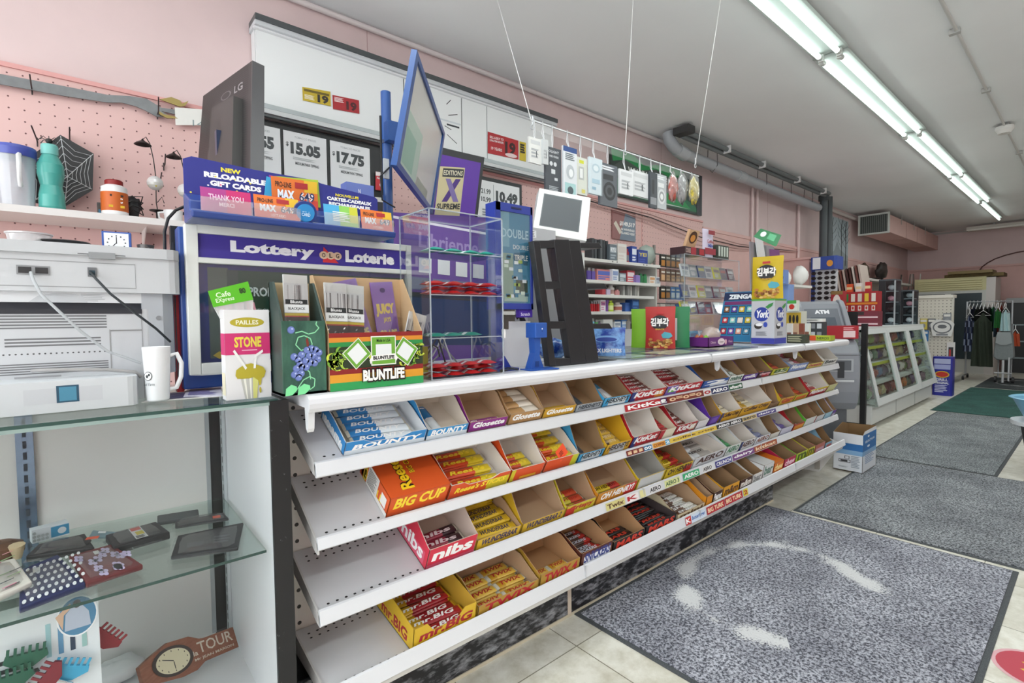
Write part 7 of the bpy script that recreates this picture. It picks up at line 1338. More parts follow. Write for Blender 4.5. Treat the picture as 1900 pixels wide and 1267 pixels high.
def onshelf(row, items):
    z = LV[row]
    for n_, (u0, u1, h, col, nm, lb, dc) in enumerate(items):
        y = SY0+.03+.015*(n_ % 3); x0, x1 = at(u0, 500, y=y).x, at(u1, 500, y=y).x; m_ = MB(); w_ = max(.012, x1-x0-.006)
        if nm in ('pill_bottle', 'spray_can', 'jar'):
            r_ = w_/2; m_.lathe([(.001, 0), (r_, 0), (r_, h*.75), (r_*.6, h*.82), (r_*.6, h), (.001, h)], col, c=(r_, r_, 0), n=14)
            if dc: m_.lathe([(r_*1.01, h*.15), (r_*1.01, h*.55)], dc[0], c=(r_, r_, 0), n=14)
        elif nm == 'lighter_bic':
            m_.box(0, 0, 0, w_, .014, h*.75, col); m_.box(w_*.15, .002, h*.75, w_*.85, .012, h, C('#c9cbcf', .2, .9))
        else:
            m_.box(0, 0, 0, w_, .08, h, col)
            if dc:
                f = Face(m_, (0, 0, 0), (w_, 0, 0), (0, 0, h)); f.r(.08, .5, .92, .85, dc[0])
                if len(dc) > 1: f.t(dc[1], .12, .55, .88, .8, dc[2] if len(dc) > 2 else '#fff')
                f.line(.1, .1, .9, .42, dc[0], 2, n_)
        nm2 = 'lighter' if nm == 'lighter_bic' else nm
        o_ = m_.obj(nm2); o_.matrix_world = T(x0+.003, y, z+.001); tag(o_, lb, nm2.replace('_', ' '))
rn = ['top', 'second', 'third', 'fourth', 'fifth', 'lowest']
onshelf(0, [(1098+i*5.2, 1103+i*5.2, .17, ['#3a3e42', '#4a4e52', '#2c3034', '#55595c', '#3a3e42', '#2f3337'][i], 'booklet', '%s dark booklet in the row on the top wall shelf behind the counter' % ['first', 'second', 'third', 'fourth', 'fifth', 'sixth'][i], None) for i in range(6)] +
 [(1131, 1145, .14, '#6f7a82', 'carton', 'grey carton lettered RYU on the top wall shelf', ('#a9b4bc', 'RYU')), (1146, 1163, .16, '#e6e2dc', 'carton', 'white carton beside the grey RYU carton', ('#d9cfc8',)), (1164, 1171, .13, '#a8404a', 'spray_can', 'red and grey spray can on the top wall shelf', ('#8d9096',)), (1172, 1182, .15, '#2f4a9c', 'carton', 'royal blue upright carton on the top wall shelf', ('#dfe6f2',)), (1183, 1202, .13, '#2a3f8c', 'carton', 'navy carton with yellow lettering on the top wall shelf', ('#3a52a8', 'YEI', '#e3d23a'))])
onshelf(1, [(1090, 1097, .1, '#5f4a9c', 'lighter_bic', 'violet lighter first on the second wall shelf', None), (1098, 1105, .1, '#6a55a8', 'lighter_bic', 'paler violet lighter beside the first on the second wall shelf', None)] +
 [(1107+(i % 2)*14, 1120+(i % 2)*14, .03, ['#c95a5a', '#5a6ab8', '#d9dde6', '#c94a4a', '#e6e6ea', '#7a8ac2'][i], 'medicine_box', 'small %s medicine box in the striped stack on second wall shelf, tier %s %s' % (['red', 'blue', 'white', 'scarlet', 'pale', 'lilac'][i], ['one', 'two', 'three'][i//2], ['near', 'far'][i % 2]), None) for i in range(0)] +
 [(1107, 1134, .1, '#d98a8a', 'medicine_carton', 'red and blue striped medicine carton on the second wall shelf', ('#5f70c0',)), (1136, 1148, .105, '#e6e8ec', 'medicine_carton', 'white upright medicine carton on the second wall shelf', ('#8fa0c8',)), (1149, 1162, .08, '#7f8a92', 'medicine_carton', 'slate grey carton on the second wall shelf', ('#c9d2d8',)), (1163, 1178, .11, '#d0505a', 'medicine_carton', 'coral red carton on the second wall shelf', ('#e9d9dc',)), (1180, 1188, .07, '#8f7ac0', 'carton', 'small lilac carton on the second wall shelf', None), (1189, 1196, .09, '#2f7a4a', 'spray_can', 'green can first of two on the second wall shelf', None), (1197, 1204, .09, '#3a8a55', 'spray_can', 'green can second of two on the second wall shelf', None), (1205, 1216, .07, '#e9e2da', 'carton', 'cream carton with orange base on the second wall shelf', ('#d9a06a',)), (1217, 1226, .07, '#dfe3e6', 'carton', 'white carton at the right end of the second wall shelf', ('#8a90a0',))])
onshelf(2, [(1117, 1124, .06, '#b8404a', 'carton', 'red small carton on the third wall shelf', None), (1125, 1133, .05, '#c9b9d2', 'carton', 'pale violet small carton on the third wall shelf', None), (1134, 1143, .088, '#eceae4', 'pill_bottle', 'white bottle with dark cap on the third wall shelf', ('#c9a29a',)), (1145, 1152, .05, '#c98a8a', 'jar', 'pinkish jar on the third wall shelf', None)] + [(1156+i*4.4, 1160+i*4.4, .088, ['#a9a8a4', '#c9c6c0', '#8f8d8a', '#b5b2ad', '#d2cfc9', '#9a9894', '#bcb8b2'][i], 'booklet', '%s grey booklet in the tight row on the third wall shelf' % ['first', 'second', 'third', 'fourth', 'fifth', 'sixth', 'last'][i], None) for i in range(7)])
onshelf(3, [(1097+i*4, 1100.4+i*4, .085, '#b8242c', 'lighter_bic', '%s red lighter in the short row on the fourth wall shelf' % ['first', 'second', 'third', 'fourth'][i], None) for i in range(4)] + [(1114, 1124, .1, '#ece6ea', 'medicine_carton', 'white carton with pink script on the fourth wall shelf', ('#d98ab0', 'Gravol', '#5a2a7a')), (1125, 1132, .1, '#8a5ab0', 'medicine_carton', 'purple carton beside the pink scripted one', None), (1133, 1141, .095, '#b8cf3a', 'spray_can', 'lime green spray can on the fourth wall shelf', ('#dfe6a0',)), (1146, 1158, .08, '#e6dcd6', 'pill_bottle', 'white and red pill bottle on the fourth wall shelf', ('#b86a5a',)), (1160, 1171, .08, '#4a6fb8', 'bottle', 'blue squeeze bottle on the fourth wall shelf', None), (1173, 1186, .11, '#2a4a80', 'carton', 'dark blue carton at the right end of fourth wall shelf', ('#4a7ab8',))])
onshelf(4, [(1098, 1103, .1, '#7fc0d8', 'lighter_bic', 'pale blue lighter on the fifth wall shelf', None), (1104, 1110, .09, '#4fae5a', 'lighter_bic', 'green lighter on the fifth wall shelf', None), (1111, 1117, .08, '#a35ab8', 'lighter_bic', 'purple lighter on the fifth wall shelf', None), (1119, 1137, .09, '#d2d2ce', 'bottle', 'rounded pale bottle on the fifth wall shelf', None), (1140, 1152, .07, '#e3e6ea', 'medicine_carton', 'white and grey carton on the fifth wall shelf', ('#8f98a8',)), (1153, 1164, .085, '#5a8ac9', 'medicine_carton', 'blue and white carton on the fifth wall shelf', ('#dfe9f4',)), (1166, 1172, .09, '#8f8780', 'spray_can', 'brownish can on the fifth wall shelf', None), (1176, 1188, .05, '#4a4a4c', 'carton', 'flat dark carton on the fifth wall shelf', None)])
for i in range(2):
    for r_ in range(3): pass
b = MB(); b.M = T(0, 0, 0); x0 = at(1198, 480, y=2.8).x; b.blob((0, 0, .10), .13, .05, .09, clear('#dfeee4', .3, .15, milk=.55, milkc='#c3d2c9'), 8, .2); o = b.obj('plastic_bag'); o.matrix_world = T(x0+.1, 2.86, LV[0]); tag(o, 'pale green plastic bag slumped at the right end of the top wall shelf', 'bag')
# peg hooks with hanging packs right of the shelves
t = thing('peg_rack', 'wire peg rack of hanging goods at the right end of the wall shelving', 'rack', (4.45, 2.8, 0)); b = W(t)
for x in (4.24, 4.78): b.box(x, 2.84, 0.0, x+.02, 2.86, 1.95, '#8d8883')
for z in (1.86, 1.72, 1.55, 1.38): b.box(4.24, 2.84, z, 4.8, 2.85, z+.012, '#7a7672')
b.obj('frame', t)
PK = [('#b8792a', '#2a2622', 'black and amber hanging pack'), ('#d2a77a', '#7a5a48', 'tan and brown hanging pack'), ('#2f7ac0', '#dfe9f2', 'bright blue hanging pack'), ('#26282c', '#c9c0b8', 'black hanging pack')]
for r_, (z, ks) in enumerate(((1.86, (0, 0, 0, 0)), (1.72, (1, 1, 1, 1, 1)), (1.55, (0, 0, 2, 2, 2, 3)), (1.38, (3, 3, 3, 2, 3)))):
    for k, kk in enumerate(ks):
        m_ = MB(); c1, c2, lb = PK[kk]; w_ = .075; m_.box(0, 0, -.12, w_, .02, 0, c2 if kk != 2 else c1); f = Face(m_, (0, 0, -.12), (w_, 0, 0), (0, 0, .12)); f.r(.1, .1, .9, .55, c1 if kk != 2 else c2).r(.1, .7, .9, .82, '#ece6da'); m_.tube([(w_/2, .01, 0), (w_/2, .03, .008), (w_/2, .046, .006)], .002, '#999999', 4)
        o_ = m_.obj('hanging_pack'); o_.matrix_world = T(4.275+k*.088, 2.79, z-.002); tag(o_, lb+' on the %s row of the wire peg rack' % ['top', 'second', 'third', 'bottom'][r_], 'packaged goods', '%s packs on the %s peg row' % (lb.split()[0], ['top', 'second', 'third', 'bottom'][r_]))
# clutter on the back desk
for i, (u0, v0, u1, v1, y, c, lb, dc) in enumerate(((1118, 618, 1150, 640, 2.3, '#e3e0dc', 'stack of white papers on the back desk', None), (1158, 611, 1182, 640, 2.35, '#dfe1e4', 'white box with a pale emblem on the back desk', lambda f: f.e(.4, .5, .25, .3, '#aeb6ba', 14)), (1184, 612, 1197, 640, 2.17, '#d2d4d8', 'grey upright organiser at right end of the back desk', None))):
    at_box('desk_box', lb, 'box', u0, v0, u1, v1, y, .15, c, dc, z_=.9315)
b = MB(); b.tube([(3.3, 2.22, .94), (3.4, 2.25, 1.0), (3.5, 2.23, 1.06), (3.62, 2.25, 1.08)], .012, '#2a2a2c', 8); b.box(3.1, 2.2, .9315, 3.4, 2.25, .95, '#2a2a2c'); tag(b.obj('stapler'), 'black stapler on the back desk behind the counter mat', 'stapler')
b = MB(); b.slab([at(u, v, y=2.4) for u, v in ((1112, 632), (1142, 628), (1138, 622), (1110, 626))], (0, .1, 0), '#d98a7a'); tag(b.obj('envelope'), 'salmon envelope on the paper stack', 'envelope')
# wall shelf with white hats/figures right of the counter
t = thing('shelf_stand', 'white corner shelf holding pale plaster heads, in front of the pink column', 'shelf', (at(1490, 560, y=2.55).x, 2.6, 0)); xs0, xs1 = at(1466, 530, y=2.5).x, at(1499, 530, y=2.5).x
for v in (529, 563, 610):
    b = W(t); z = at(1480, v, y=2.5).z; b.box(xs0, 2.45, z-.03, xs1, 2.75, z, '#e3e1dc'); b.obj('shelf', t)
b = W(t); b.box(xs0, 2.75, 0, xs1, 2.77, 1.6, '#8d8380'); b.obj('back_panel', t)
zz_ = at(1480, 529, y=2.5).z
for i, (u, r_, lb) in enumerate(((1481, .11, 'larger white plaster head on the corner shelf'), (1470, .08, 'smaller white plaster head on the corner shelf'))):
    b = MB(); b.blob((0, 0, r_*1.1), r_, r_*.8, r_*1.1, '#ecebe8', i, .15); o = b.obj('plaster_head'); o.matrix_world = T(at(u, 520, y=2.58).x, 2.56+.1*i, zz_+.001+r_*.12); tag(o, lb, 'figure')
# ================================================================ beyond the counter
# ---- cash machine
t = thing('cash_machine', 'rounded grey cash machine with red card, past the far end of the candy counter', 'cash machine', (5.25, 1.72, 0), radians(-50))
AG = C('#8b8f96', .35); AD = C('#5b5f65', .45)
b = MB(); b.rbox(-.16, -.2, .001, .16, .25, .46, .03, C('#63676c', .45)); b.obj('base', t)
b = MB(); pf = [(-.16, .40), (-.24, .42), (-.285, .48), (-.305, .58), (-.315, .70), (-.31, .82), (-.295, .92), (-.265, .99), (-.22, 1.04), (.24, 1.04), (.25, .42)]
b.prism(pf, -.21, .21, AG, axis='x'); b.obj('body', t, bevel=.03, seg=4)
b = MB(); b.box(-.214, -.3, .9, .214, .24, .906, AD); b.obj('seam', t)
hp = [(-.22, 1.03), (-.19, 1.06), (-.02, 1.33), (.03, 1.385), (.08, 1.40), (.13, 1.38), (.15, 1.3), (.14, 1.03)]
for x in (-.21, .165): b = MB(); b.prism(hp, x, x+.045, AG, axis='x'); b.obj('hood_cheek', t, bevel=.012, seg=3)
b = MB(); b.prism([(-.16, 1.04), (.0, 1.31), (.03, 1.36), (.08, 1.385), (.13, 1.36), (.13, 1.04)], -.165, .165, AG, axis='x'); b.obj('hood', t)
b = MB(); sl = V((0, .16, .27)); f = Face(b, (-.15, -.155, 1.05), (.3, 0, 0), sl); f.r(.02, .1, .98, .98, '#6b7078').r(.15, .3, .85, .68, '#4d5660').t('ATM', .3, .8, .72, .93, '#eef0f4', .06); b.obj('screen', t)
b = MB(); b.box(-.12, -.27, 1.045, .2, -.2, 1.16, C('#a8202c', .35)); f = Face(b, (-.12, -.27, 1.045), (.32, 0, 0), (0, 0, .115)); f.t('e', .08, .5, .18, .85, '#f0e0e0', .03).p([(.0, .8), (.12, .6), (.16, .2), (0, .1)], '#7a1620').r(.62, .1, .92, .6, '#e9cfd0').line(.62, .65, .92, .9, '#e39aa0', 2); b.obj('red_card', t)
b = MB(); f = Face(b, (-.18, -.3165, .66), (.36, 0, 0), (0, 0, .22)); f.r(.3, .45, .9, .95, '#a9adb2').r(.4, .5, .85, .9, '#5b5f65').r(.55, .2, .7, .85, '#303338').r(.35, .04, .92, .12, '#c9cdd0'); b.obj('cash_slot', t)
# ---- white and blue carton on the mat edge
q = [at(u, v, z=.0) for u, v in ((1543, 866), (1602, 882), (1627, 868))]; U = q[1]-q[0]; U.z = 0; D = q[2]-q[1]; D.z = 0
O = V((q[1].x-.02, q[1].y, .0095)); rz = -90
Kx, Ky = 4.62, 1.20; a = .01; dd = .01
t = thing('shipping_carton', 'open white and blue shipping carton standing on the mat by the cash machine', 'carton', (Kx+.14, Ky+.12, .0095))
while px((Kx, Ky+a, .3))[0] > 1547 and a < .6: a += .003
while px((Kx+dd, Ky, .3))[0] < 1626 and dd < .6: dd += .003
a = min(a, .5); dd = min(dd, .5); h = at(1602, 808, y=Ky).z-.0; b = W(t); z0 = .0095; CB = C('#8d6f4a', .8); WC = C('#d9dde2', .5)
def prt(f, side):
    f.r(0, .55, 1, .74 if side else 1, '#2a6aa8').r(0, .44, 1, .56, '#7fa9cf')
    if side: f.r(0, .74, 1, 1, '#dfe2e6')
    if side: f.r(.2, .22, .6, .3, '#2a2c30').r(.22, .235, .58, .285, '#d9dde2').r(.26, .24, .5, .28, '#2a2c30').r(.4, .32, .56, .4, '#2a2c30').r(.42, .33, .54, .39, '#d9dde2').line(.62, .1, .95, .42, '#9aa3ac', 8).line(.2, .08, .55, .12, '#9aa3ac', 2)
    else: f.t('SELECTION', .15, .76, .85, .82, '#dfe8f2', .02, rise=.02).e(.4, .92, .06, .03, '#dfe8f2', 10).e(.4, .66, .1, .03, '#dfe8f2', 12).line(.15, .2, .9, .52, '#8fa3bd', 7)
for pts, tt in (([(Kx, Ky+a, z0), (Kx, Ky, z0), (Kx, Ky, h), (Kx, Ky+a, h)], (.003, 0, 0)), ([(Kx, Ky, z0), (Kx+dd, Ky, z0), (Kx+dd, Ky, h+.03), (Kx+.04, Ky, h+.025), (Kx, Ky, h)], (0, .003, 0)), ([(Kx+dd, Ky, z0), (Kx+dd, Ky+a, z0), (Kx+dd, Ky+a, h+.02), (Kx+dd, Ky, h+.03)], (-.003, 0, 0)), ([(Kx+dd, Ky+a, z0), (Kx, Ky+a, z0), (Kx, Ky+a, h), (Kx+dd*.6, Ky+a, h+.05), (Kx+dd, Ky+a, h+.02)], (0, -.003, 0))): b.slab(pts, tt, WC, CB, CB)
b.box(Kx, Ky, z0, Kx+dd, Ky+a, z0+.003, CB); b.obj('carton_body', t); b = W(t); prt(Face(b, (Kx, Ky+a, z0), (0, -a, 0), (0, 0, h-z0)), True); prt(Face(b, (Kx, Ky, z0), (dd, 0, 0), (0, 0, h-z0)), False); b.obj('print', t)
# ---- slim black post and wire magazine rack
xP, yP = 6.36, 1.64
b = MB(); b.box(xP, yP, 0, xP+.05, yP+.05, 1.16, '#1c1d20'); tag(b.obj('corner_post'), 'slim black post standing at near end of the white slanted showcase', 'post')
t = thing('wire_rack', 'wire magazine rack with colourful bags between the cash machine and the black post', 'rack', (5.9, 1.95, 0))
b = W(t)
for x in (5.75, 6.3): b.tube([(x, 1.8, .02), (x, 1.95, 1.15)], .008, '#3a3c40', 5)
b.obj('side_rail', t)
for k in range(9):
    b = W(t); z = .15+k*.11; b.tube([(5.75, 1.80+.014*k, z), (6.3, 1.80+.014*k, z)], .005, '#3a3c40', 5); b.obj('wire', t)
b = W(t); b.box(5.7, 1.98, .02, 6.34, 2.0, 1.1, '#a9abb0'); b.obj('back_board', t)
for i, (u, z, c, lb) in enumerate(((1598, .38, '#d9c22a', 'yellow snack bag on the wire rack'), (1598, .27, '#b8242e', 'red snack bag low on the wire rack'), (1604, .06, '#d99a9c', 'pink striped sweet bag at foot of the wire rack'), (1592, .06, '#e3dcdc', 'pale sweet bag at the foot of the wire rack'))):
    x = 5.85+.1*(i % 3); bag_blob('snack_bag', lb, 'snack bag', (x, 1.86, z), (.09, .035, .07), smeared(c, '#f0e6e6', 30, .6, .05), 50+i)
b = MB(); b.slab([(6.0, 1.72, .82), (6.16, 1.72, .82), (6.14, 1.9, 1.1), (6.0, 1.9, 1.1)], (0, .012, 0), '#8c2028'); tag(b.obj('leaflet'), 'dark red leaflet leaning on top of the wire rack', 'leaflet')
# ---- slanted glass showcase
sx0, sx1 = 6.65, 9.63; t = thing('slanted_showcase', 'white freezer style showcase with three slanted glass panes and stocked wire shelves', 'showcase', (7.8, 1.9, 0)); WF = C('#dfe4e3', .35)
yb0, yl, yt = 1.62, 1.58, 1.765; zl, zt = .25, 1.09
b = W(t); b.box(sx0, yb0+.03, .03, sx1, 2.4, .24, C('#d9dcdb', .4))
for x in (sx0+1.0, sx0+1.95): b.box(x, yb0+.028, .03, x+.008, yb0+.03, .24, '#8d9291')
b.box(sx0+.02, yb0+.08, 0, sx1-.02, 2.4, .03, '#3a3d3c'); b.obj('plinth', t)
b = W(t); b.box(sx0, 2.38, .24, sx1, 2.4, zt, '#e3e6e6'); b.obj('back_panel', t)
b = W(t); b.box(sx0, yt, zt-.03, sx1, 2.4, zt+.02, WF); b.obj('top', t)
b = W(t)
for x in (sx0, sx1-.02): b.prism([(yl+.01, zl-.02), (2.38, zl-.02), (2.38, zt), (yt, zt)], x, x+.006, clear('#eef6f2', .1, milk=.1), axis='x'); b.obj('end_glass', t); b = W(t)

pw = (sx1-sx0)/3
for i in range(3):
    xa, xb = sx0+i*pw, sx0+(i+1)*pw-.015; b = W(t); fw = .075
    def P2(x, k): return V((x, yl+(yt-yl)*k, zl+(zt-zl)*k))
    th = V((0, .025, -.01))
    b.slab([P2(xa, 0), P2(xb, 0), P2(xb, .09), P2(xa, .09)], th, WF); b.slab([P2(xa, .93), P2(xb, .93), P2(xb, 1), P2(xa, 1)], th, WF); b.slab([P2(xa, .09), P2(xa+fw, .09), P2(xa+fw, .93), P2(xa, .93)], th, WF); b.slab([P2(xb-fw, .09), P2(xb, .09), P2(xb, .93), P2(xb-fw, .93)], th, WF)
    d_ = b.obj('door', t); b = W(t); b.quad([P2(xa+fw, .09)+th*.5, P2(xb-fw, .09)+th*.5, P2(xb-fw, .93)+th*.5, P2(xa+fw, .93)+th*.5], clear('#eef8f3', .25)); o = b.obj('door_glass', d_); o.matrix_world = t.matrix_world.copy(); o.matrix_parent_inverse = Matrix(); o.matrix_local = Matrix()
SHZ = [.27, .48, .69, .88]
for k, z in enumerate(SHZ):
    b = W(t); kk = (z-zl)/(zt-zl); y_ = yl+(yt-yl)*kk+.05; b.box(sx0+.02, y_, z-.015, sx1-.02, 2.37, z, WF); b.box(sx0+.02, y_-.004, z-.03, sx1-.02, y_, z+.005, '#c6cf3a' if k in (2, 3) else '#d9dcda'); b.obj('shelf', t)
g_ = random.Random(12); pal = ['#8fa870', '#a8605a', '#6a6490', '#c9c090', '#d5d9dd', '#a88a98', '#6f88a8', '#d6d2ca', '#7a4a4c', '#6a8a76', '#b89a78', '#9a96a8']
for k, z in enumerate(SHZ):
    kk = (z-zl)/(zt-zl); y_ = yl+(yt-yl)*kk+.09
    for q in range(14):
        x = sx0+.06+q*(sx1-sx0-.15)/14; c = pal[(q*5+k*3) % 12]; m_ = MB(); w_, h_ = .15, g_.uniform(.11, .14)
        if k == 0 and 6 <= q <= 8: c = '#c9763a'
        m_.blob((0, 0, h_/2), w_/2, .035, h_/2, smeared(c, pal[(q+k+4) % 12], 24, .56, .04, .3), q+k*20, .42, 12, 9)
        o = m_.obj('frozen_bag'); o.matrix_world = T(x+w_/2, y_+.05, z+.022) @ RXm(-10) @ RZ(g_.uniform(-25, 10)); tag(o, 'assorted snack bag on the %s shelf inside the slanted glass showcase' % ['bottom', 'second', 'third', 'top'][k], 'snack bag', 'snack bags on the %s shelf of the showcase' % ['bottom', 'second', 'third', 'top'][k])
# ---- things standing on and behind the showcase
def stand_box(name, label, cat, u0, v0, u1, v1, y, d, mat, deco=None, z=None): return at_box(name, label, cat, u0, v0, u1, v1, y, d, mat, deco, z_=z)
zS = zt+.0212
def xbox(name, label, cat, u0, v0, u1, v1, x, d, mat, deco=None, z=None):
    """upright box facing the shopper (-x): left, top, right, bottom edge on the photograph, front face at x"""
    y1, y0 = at(u0, 585, x=x).y, at(u1, 585, x=x).y; um = (u0+u1)/2; z1 = at(um, v0, x=x).z; z0 = z if z is not None else at(um, v1, x=x).z
    m_ = MB(); m_.box(0, 0, 0, d, y1-y0, max(.01, z1-z0), mat)
    if deco: deco(Face(m_, (0, y1-y0, 0), (0, -(y1-y0), 0), (0, 0, z1-z0)))
    o_ = m_.obj(name); o_.matrix_world = T(x, y0, z0); return tag(o_, label, cat)
xg = 7.93; g1, g0 = at(1503, 500, x=xg).y, at(1552, 500, x=xg).y; zt_ = at(1525, 476, x=xg).z; zm = at(1525, 500, x=xg).z; yg = (g0+g1)/2; hw = (g1-g0)/2
t = thing('sunglasses_rack', 'revolving rack of sunglasses with a blue topped header, before the pink column', 'rack', (xg+.1, yg, 0))
b = W(t); b.rbox(xg, g0, zm, xg+.3, g1, zt_, .03, '#2f4a9c'); f = Face(b, (xg-.001, g1, zm), (0, -(g1-g0), 0), (0, 0, zt_-zm)); f.r(.1, .05, .4, .95, '#e6e9f0').e(.75, .45, .12, .25, '#e39a3a', 14); b.obj('header', t)
b = W(t); b.box(xg+.13, yg-.02, 0.04, xg+.17, yg+.02, zm, '#c9ccd0'); b.lathe([(.001, .001), (.16, .001), (.15, .03), (.001, .04)], '#3a3c40', c=(xg+.15, yg, .0), n=16); b.obj('pole', t)
b = W(t); b.box(xg+.08, g0+.01, .9, xg+.09, g1-.01, zm, '#e3e6ea'); b.box(xg+.05, g1-.04, .9, xg+.11, g1-.0, zm, '#2f4a9c'); b.obj('display_panel', t)
for r_ in range(9):
    for c in range(2):
        m_ = MB(); k = ('shades',)
        if k not in BM:
            for s_ in (-1, 1): m_.lathe([(.001, -.002), (.026, -.002), (.028, .002), (.001, .004)], C('#17181b', .15), c=(s_*.034, 0, 0), n=12, sy=.8, axis='y')
            m_.box(-.01, -.002, .004, .01, .002, .009, '#222'); m_.tube([(-.06, 0, .01), (-.06, .03, .008)], .002, '#222'); m_.tube([(.06, 0, .01), (.06, .03, .008)], .002, '#222'); BM[k] = m_.mesh('sunglasses')
        o = bpy.data.objects.new('sunglasses', BM[k]); COL.objects.link(o); o.matrix_world = T(xg-.01, g0+hw*(.45+c*1.0), zm-.05-r_*.07) @ RZ(-90) @ Matrix.Diagonal((1.15, 1, 1.1, 1)); tag(o, 'black pair of sunglasses on the revolving rack', 'sunglasses', 'sunglasses on the rack')
xf_ = 9.0; ya_, yb2 = at(1612, 560, x=xf_).y, at(1550, 560, x=xf_).y; zfb = at(1580, 562, x=xf_).z
t = thing('raised_shelf', 'raised shelf behind the showcase carrying the leaning picture frames', 'shelf', (xf_, 2.6, 0)); b = W(t); b.box(xf_-.02, ya_, zfb-.03, xf_+.5, yb2, zfb, '#9a8a86'); b.obj('board', t)
for x in (xf_, xf_+.42): b = W(t); b.box(x, 2.5, 0, x+.03, 2.53, zfb-.03, '#6a5f5c'); b.obj('post', t)
for i in range(9):
    u = 1556+i*6; y = at(u, 560, x=xf_).y; z1 = at(u, 504-i*2, x=xf_).z; m_ = MB(); m_.box(0, -.012, 0, .4, .012, z1-zfb-.01, ['#5a3a34', '#d9cfc6', '#7a4a42', '#c9b8ae', '#4a2f2c'][i % 5]); o = m_.obj('picture_frame'); o.matrix_world = T(xf_, y, zfb+.003) @ RXm(-9); tag(o, 'wooden picture frame standing on edge in the leaning row', 'picture frame', 'picture frames in the leaning row')
xr_ = 7.9; y1_, y0_ = at(1565, 560, x=xr_).y, at(1628, 560, x=xr_).y; z1 = at(1595, 541, x=xr_).z
t = thing('red_display', 'red cardboard display of small tools and lighters with orange bands', 'display stand', (xr_+.1, (y0_+y1_)/2, zS)); b = W(t); zc_ = at(1595, 578, x=xr_).z
b.box(xr_, y0_, zS, xr_+.2, y1_, zc_, '#202226'); b.obj('base', t); b = W(t); b.box(xr_, y0_, zc_, xr_+.2, y1_, z1, '#a8242a'); f = Face(b, (xr_, y1_, zc_), (0, -(y1_-y0_), 0), (0, 0, z1-zc_)); f.r(0, .35, 1, .45, '#e08a2a')
for k in range(5): f.r(.03+k*.2, .5, .15+k*.2, .9, ['#3a8a4a', '#e6dcd2', '#d9cfc4', '#e3c23a', '#e9e2da'][k]).r(.04+k*.2, .05, .14+k*.2, .3, '#e6dcd2').e(.09+k*.2, .18, .03, .08, '#c93a2e', 8)
b.obj('tiers', t)
for k in range(3):
    xbox('tin_can', '%s tall tin on the red cardboard display' % ['orange', 'white', 'dark red'][k], 'can', 1570+k*17, 527-2*k, 1580+k*17, 541, xr_+.05, .06, ['#d9582a', '#e9e2dc', '#b8242a'][k], lambda f: f.r(0, .3, 1, .6, '#e9d2a0'), z=z1+.001)
xbox('chocolate_box', 'dark red box with white oval behind the cash machine hood', 'box', 1541, 540, 1563, 572, 7.55, .15, '#a02028', lambda f: f.e(.5, .65, .35, .25, '#e9d9d4', 16).r(0, .9, 1, 1, '#8a6a3a'), z=zS)
xbox('wrap_carton', 'flat carton with pink and maroon rows of packs at the near end of the showcase', 'carton', 1592, 577, 1629, 592, 7.5, .2, '#7a2a3a', lambda f: f.r(0, .55, 1, .65, '#e9c9d0').r(0, .1, 1, .2, '#e9c9d0').r(0, .75, .3, .95, '#3a2a2c'), z=zS)
for (u0, v0, u1, x, d_, lb) in ((1630, 518, 1661, 8.5, .3, 'black edged glass tower cabinet standing on the showcase'), (1663, 538, 1695, 9.2, .3, 'shorter black display cabinet beside the glass tower on the showcase')):
    y1, y0 = at(u0, 560, x=x).y, at(u1, 560, x=x).y; z0 = zS; z1 = at((u0+u1)/2, v0, x=x).z; t = thing('glass_tower', lb, 'cabinet', (x+.15, (y0+y1)/2, z0)); b = W(t)
    b.box(x, y1-(y1-y0)*.4, z0, x+.03, y1, z1-.02, '#202226'); b.box(x, y0, z1-.02, x+d_, y1, z1, '#4a4f55'); b.box(x+d_-.02, y0, z0, x+d_, y1, z1-.02, '#3a3d42'); b.box(x, y0, z0, x+.02, y0+.015, z1-.02, '#aab0b4'); b.obj('frame', t)
    b = W(t); b.quad([(x+.001, y0+.015, z0), (x+.001, y1-(y1-y0)*.4, z0), (x+.001, y1-(y1-y0)*.4, z1-.02), (x+.001, y0+.015, z1-.02)], clear('#eef6f8', .15)); b.quad([(x+.02, y0, z0), (x+d_-.02, y0, z0), (x+d_-.02, y0, z1-.02), (x+.02, y0, z1-.02)], clear('#eef6f8', .15)); b.obj('glass', t)
    for k in range(4):
        b = W(t); z = z0+.01+k*(z1-z0)*.24; b.box(x+.032, y0+.018, z, x+d_-.03, y1-.02, z+.008, '#aab2b8'); b.obj('shelf', t)
        m_ = MB(); m_.blob((0, 0, .045), .045, .04, .036, ['#e3e3e6', '#2a2a2e', '#d99aa8', '#c9ccd0'][k], k, .15); o = m_.obj('boxed_trinket'); o.matrix_world = T(x+.11, y0+.07, z+.010); tag(o, '%s trinket on the %s level of the %s black cabinet' % (['white', 'black', 'pink', 'silver'][k], ['lowest', 'second', 'third', 'top'][k], 'taller' if u0 < 1640 else 'shorter'), 'trinket')
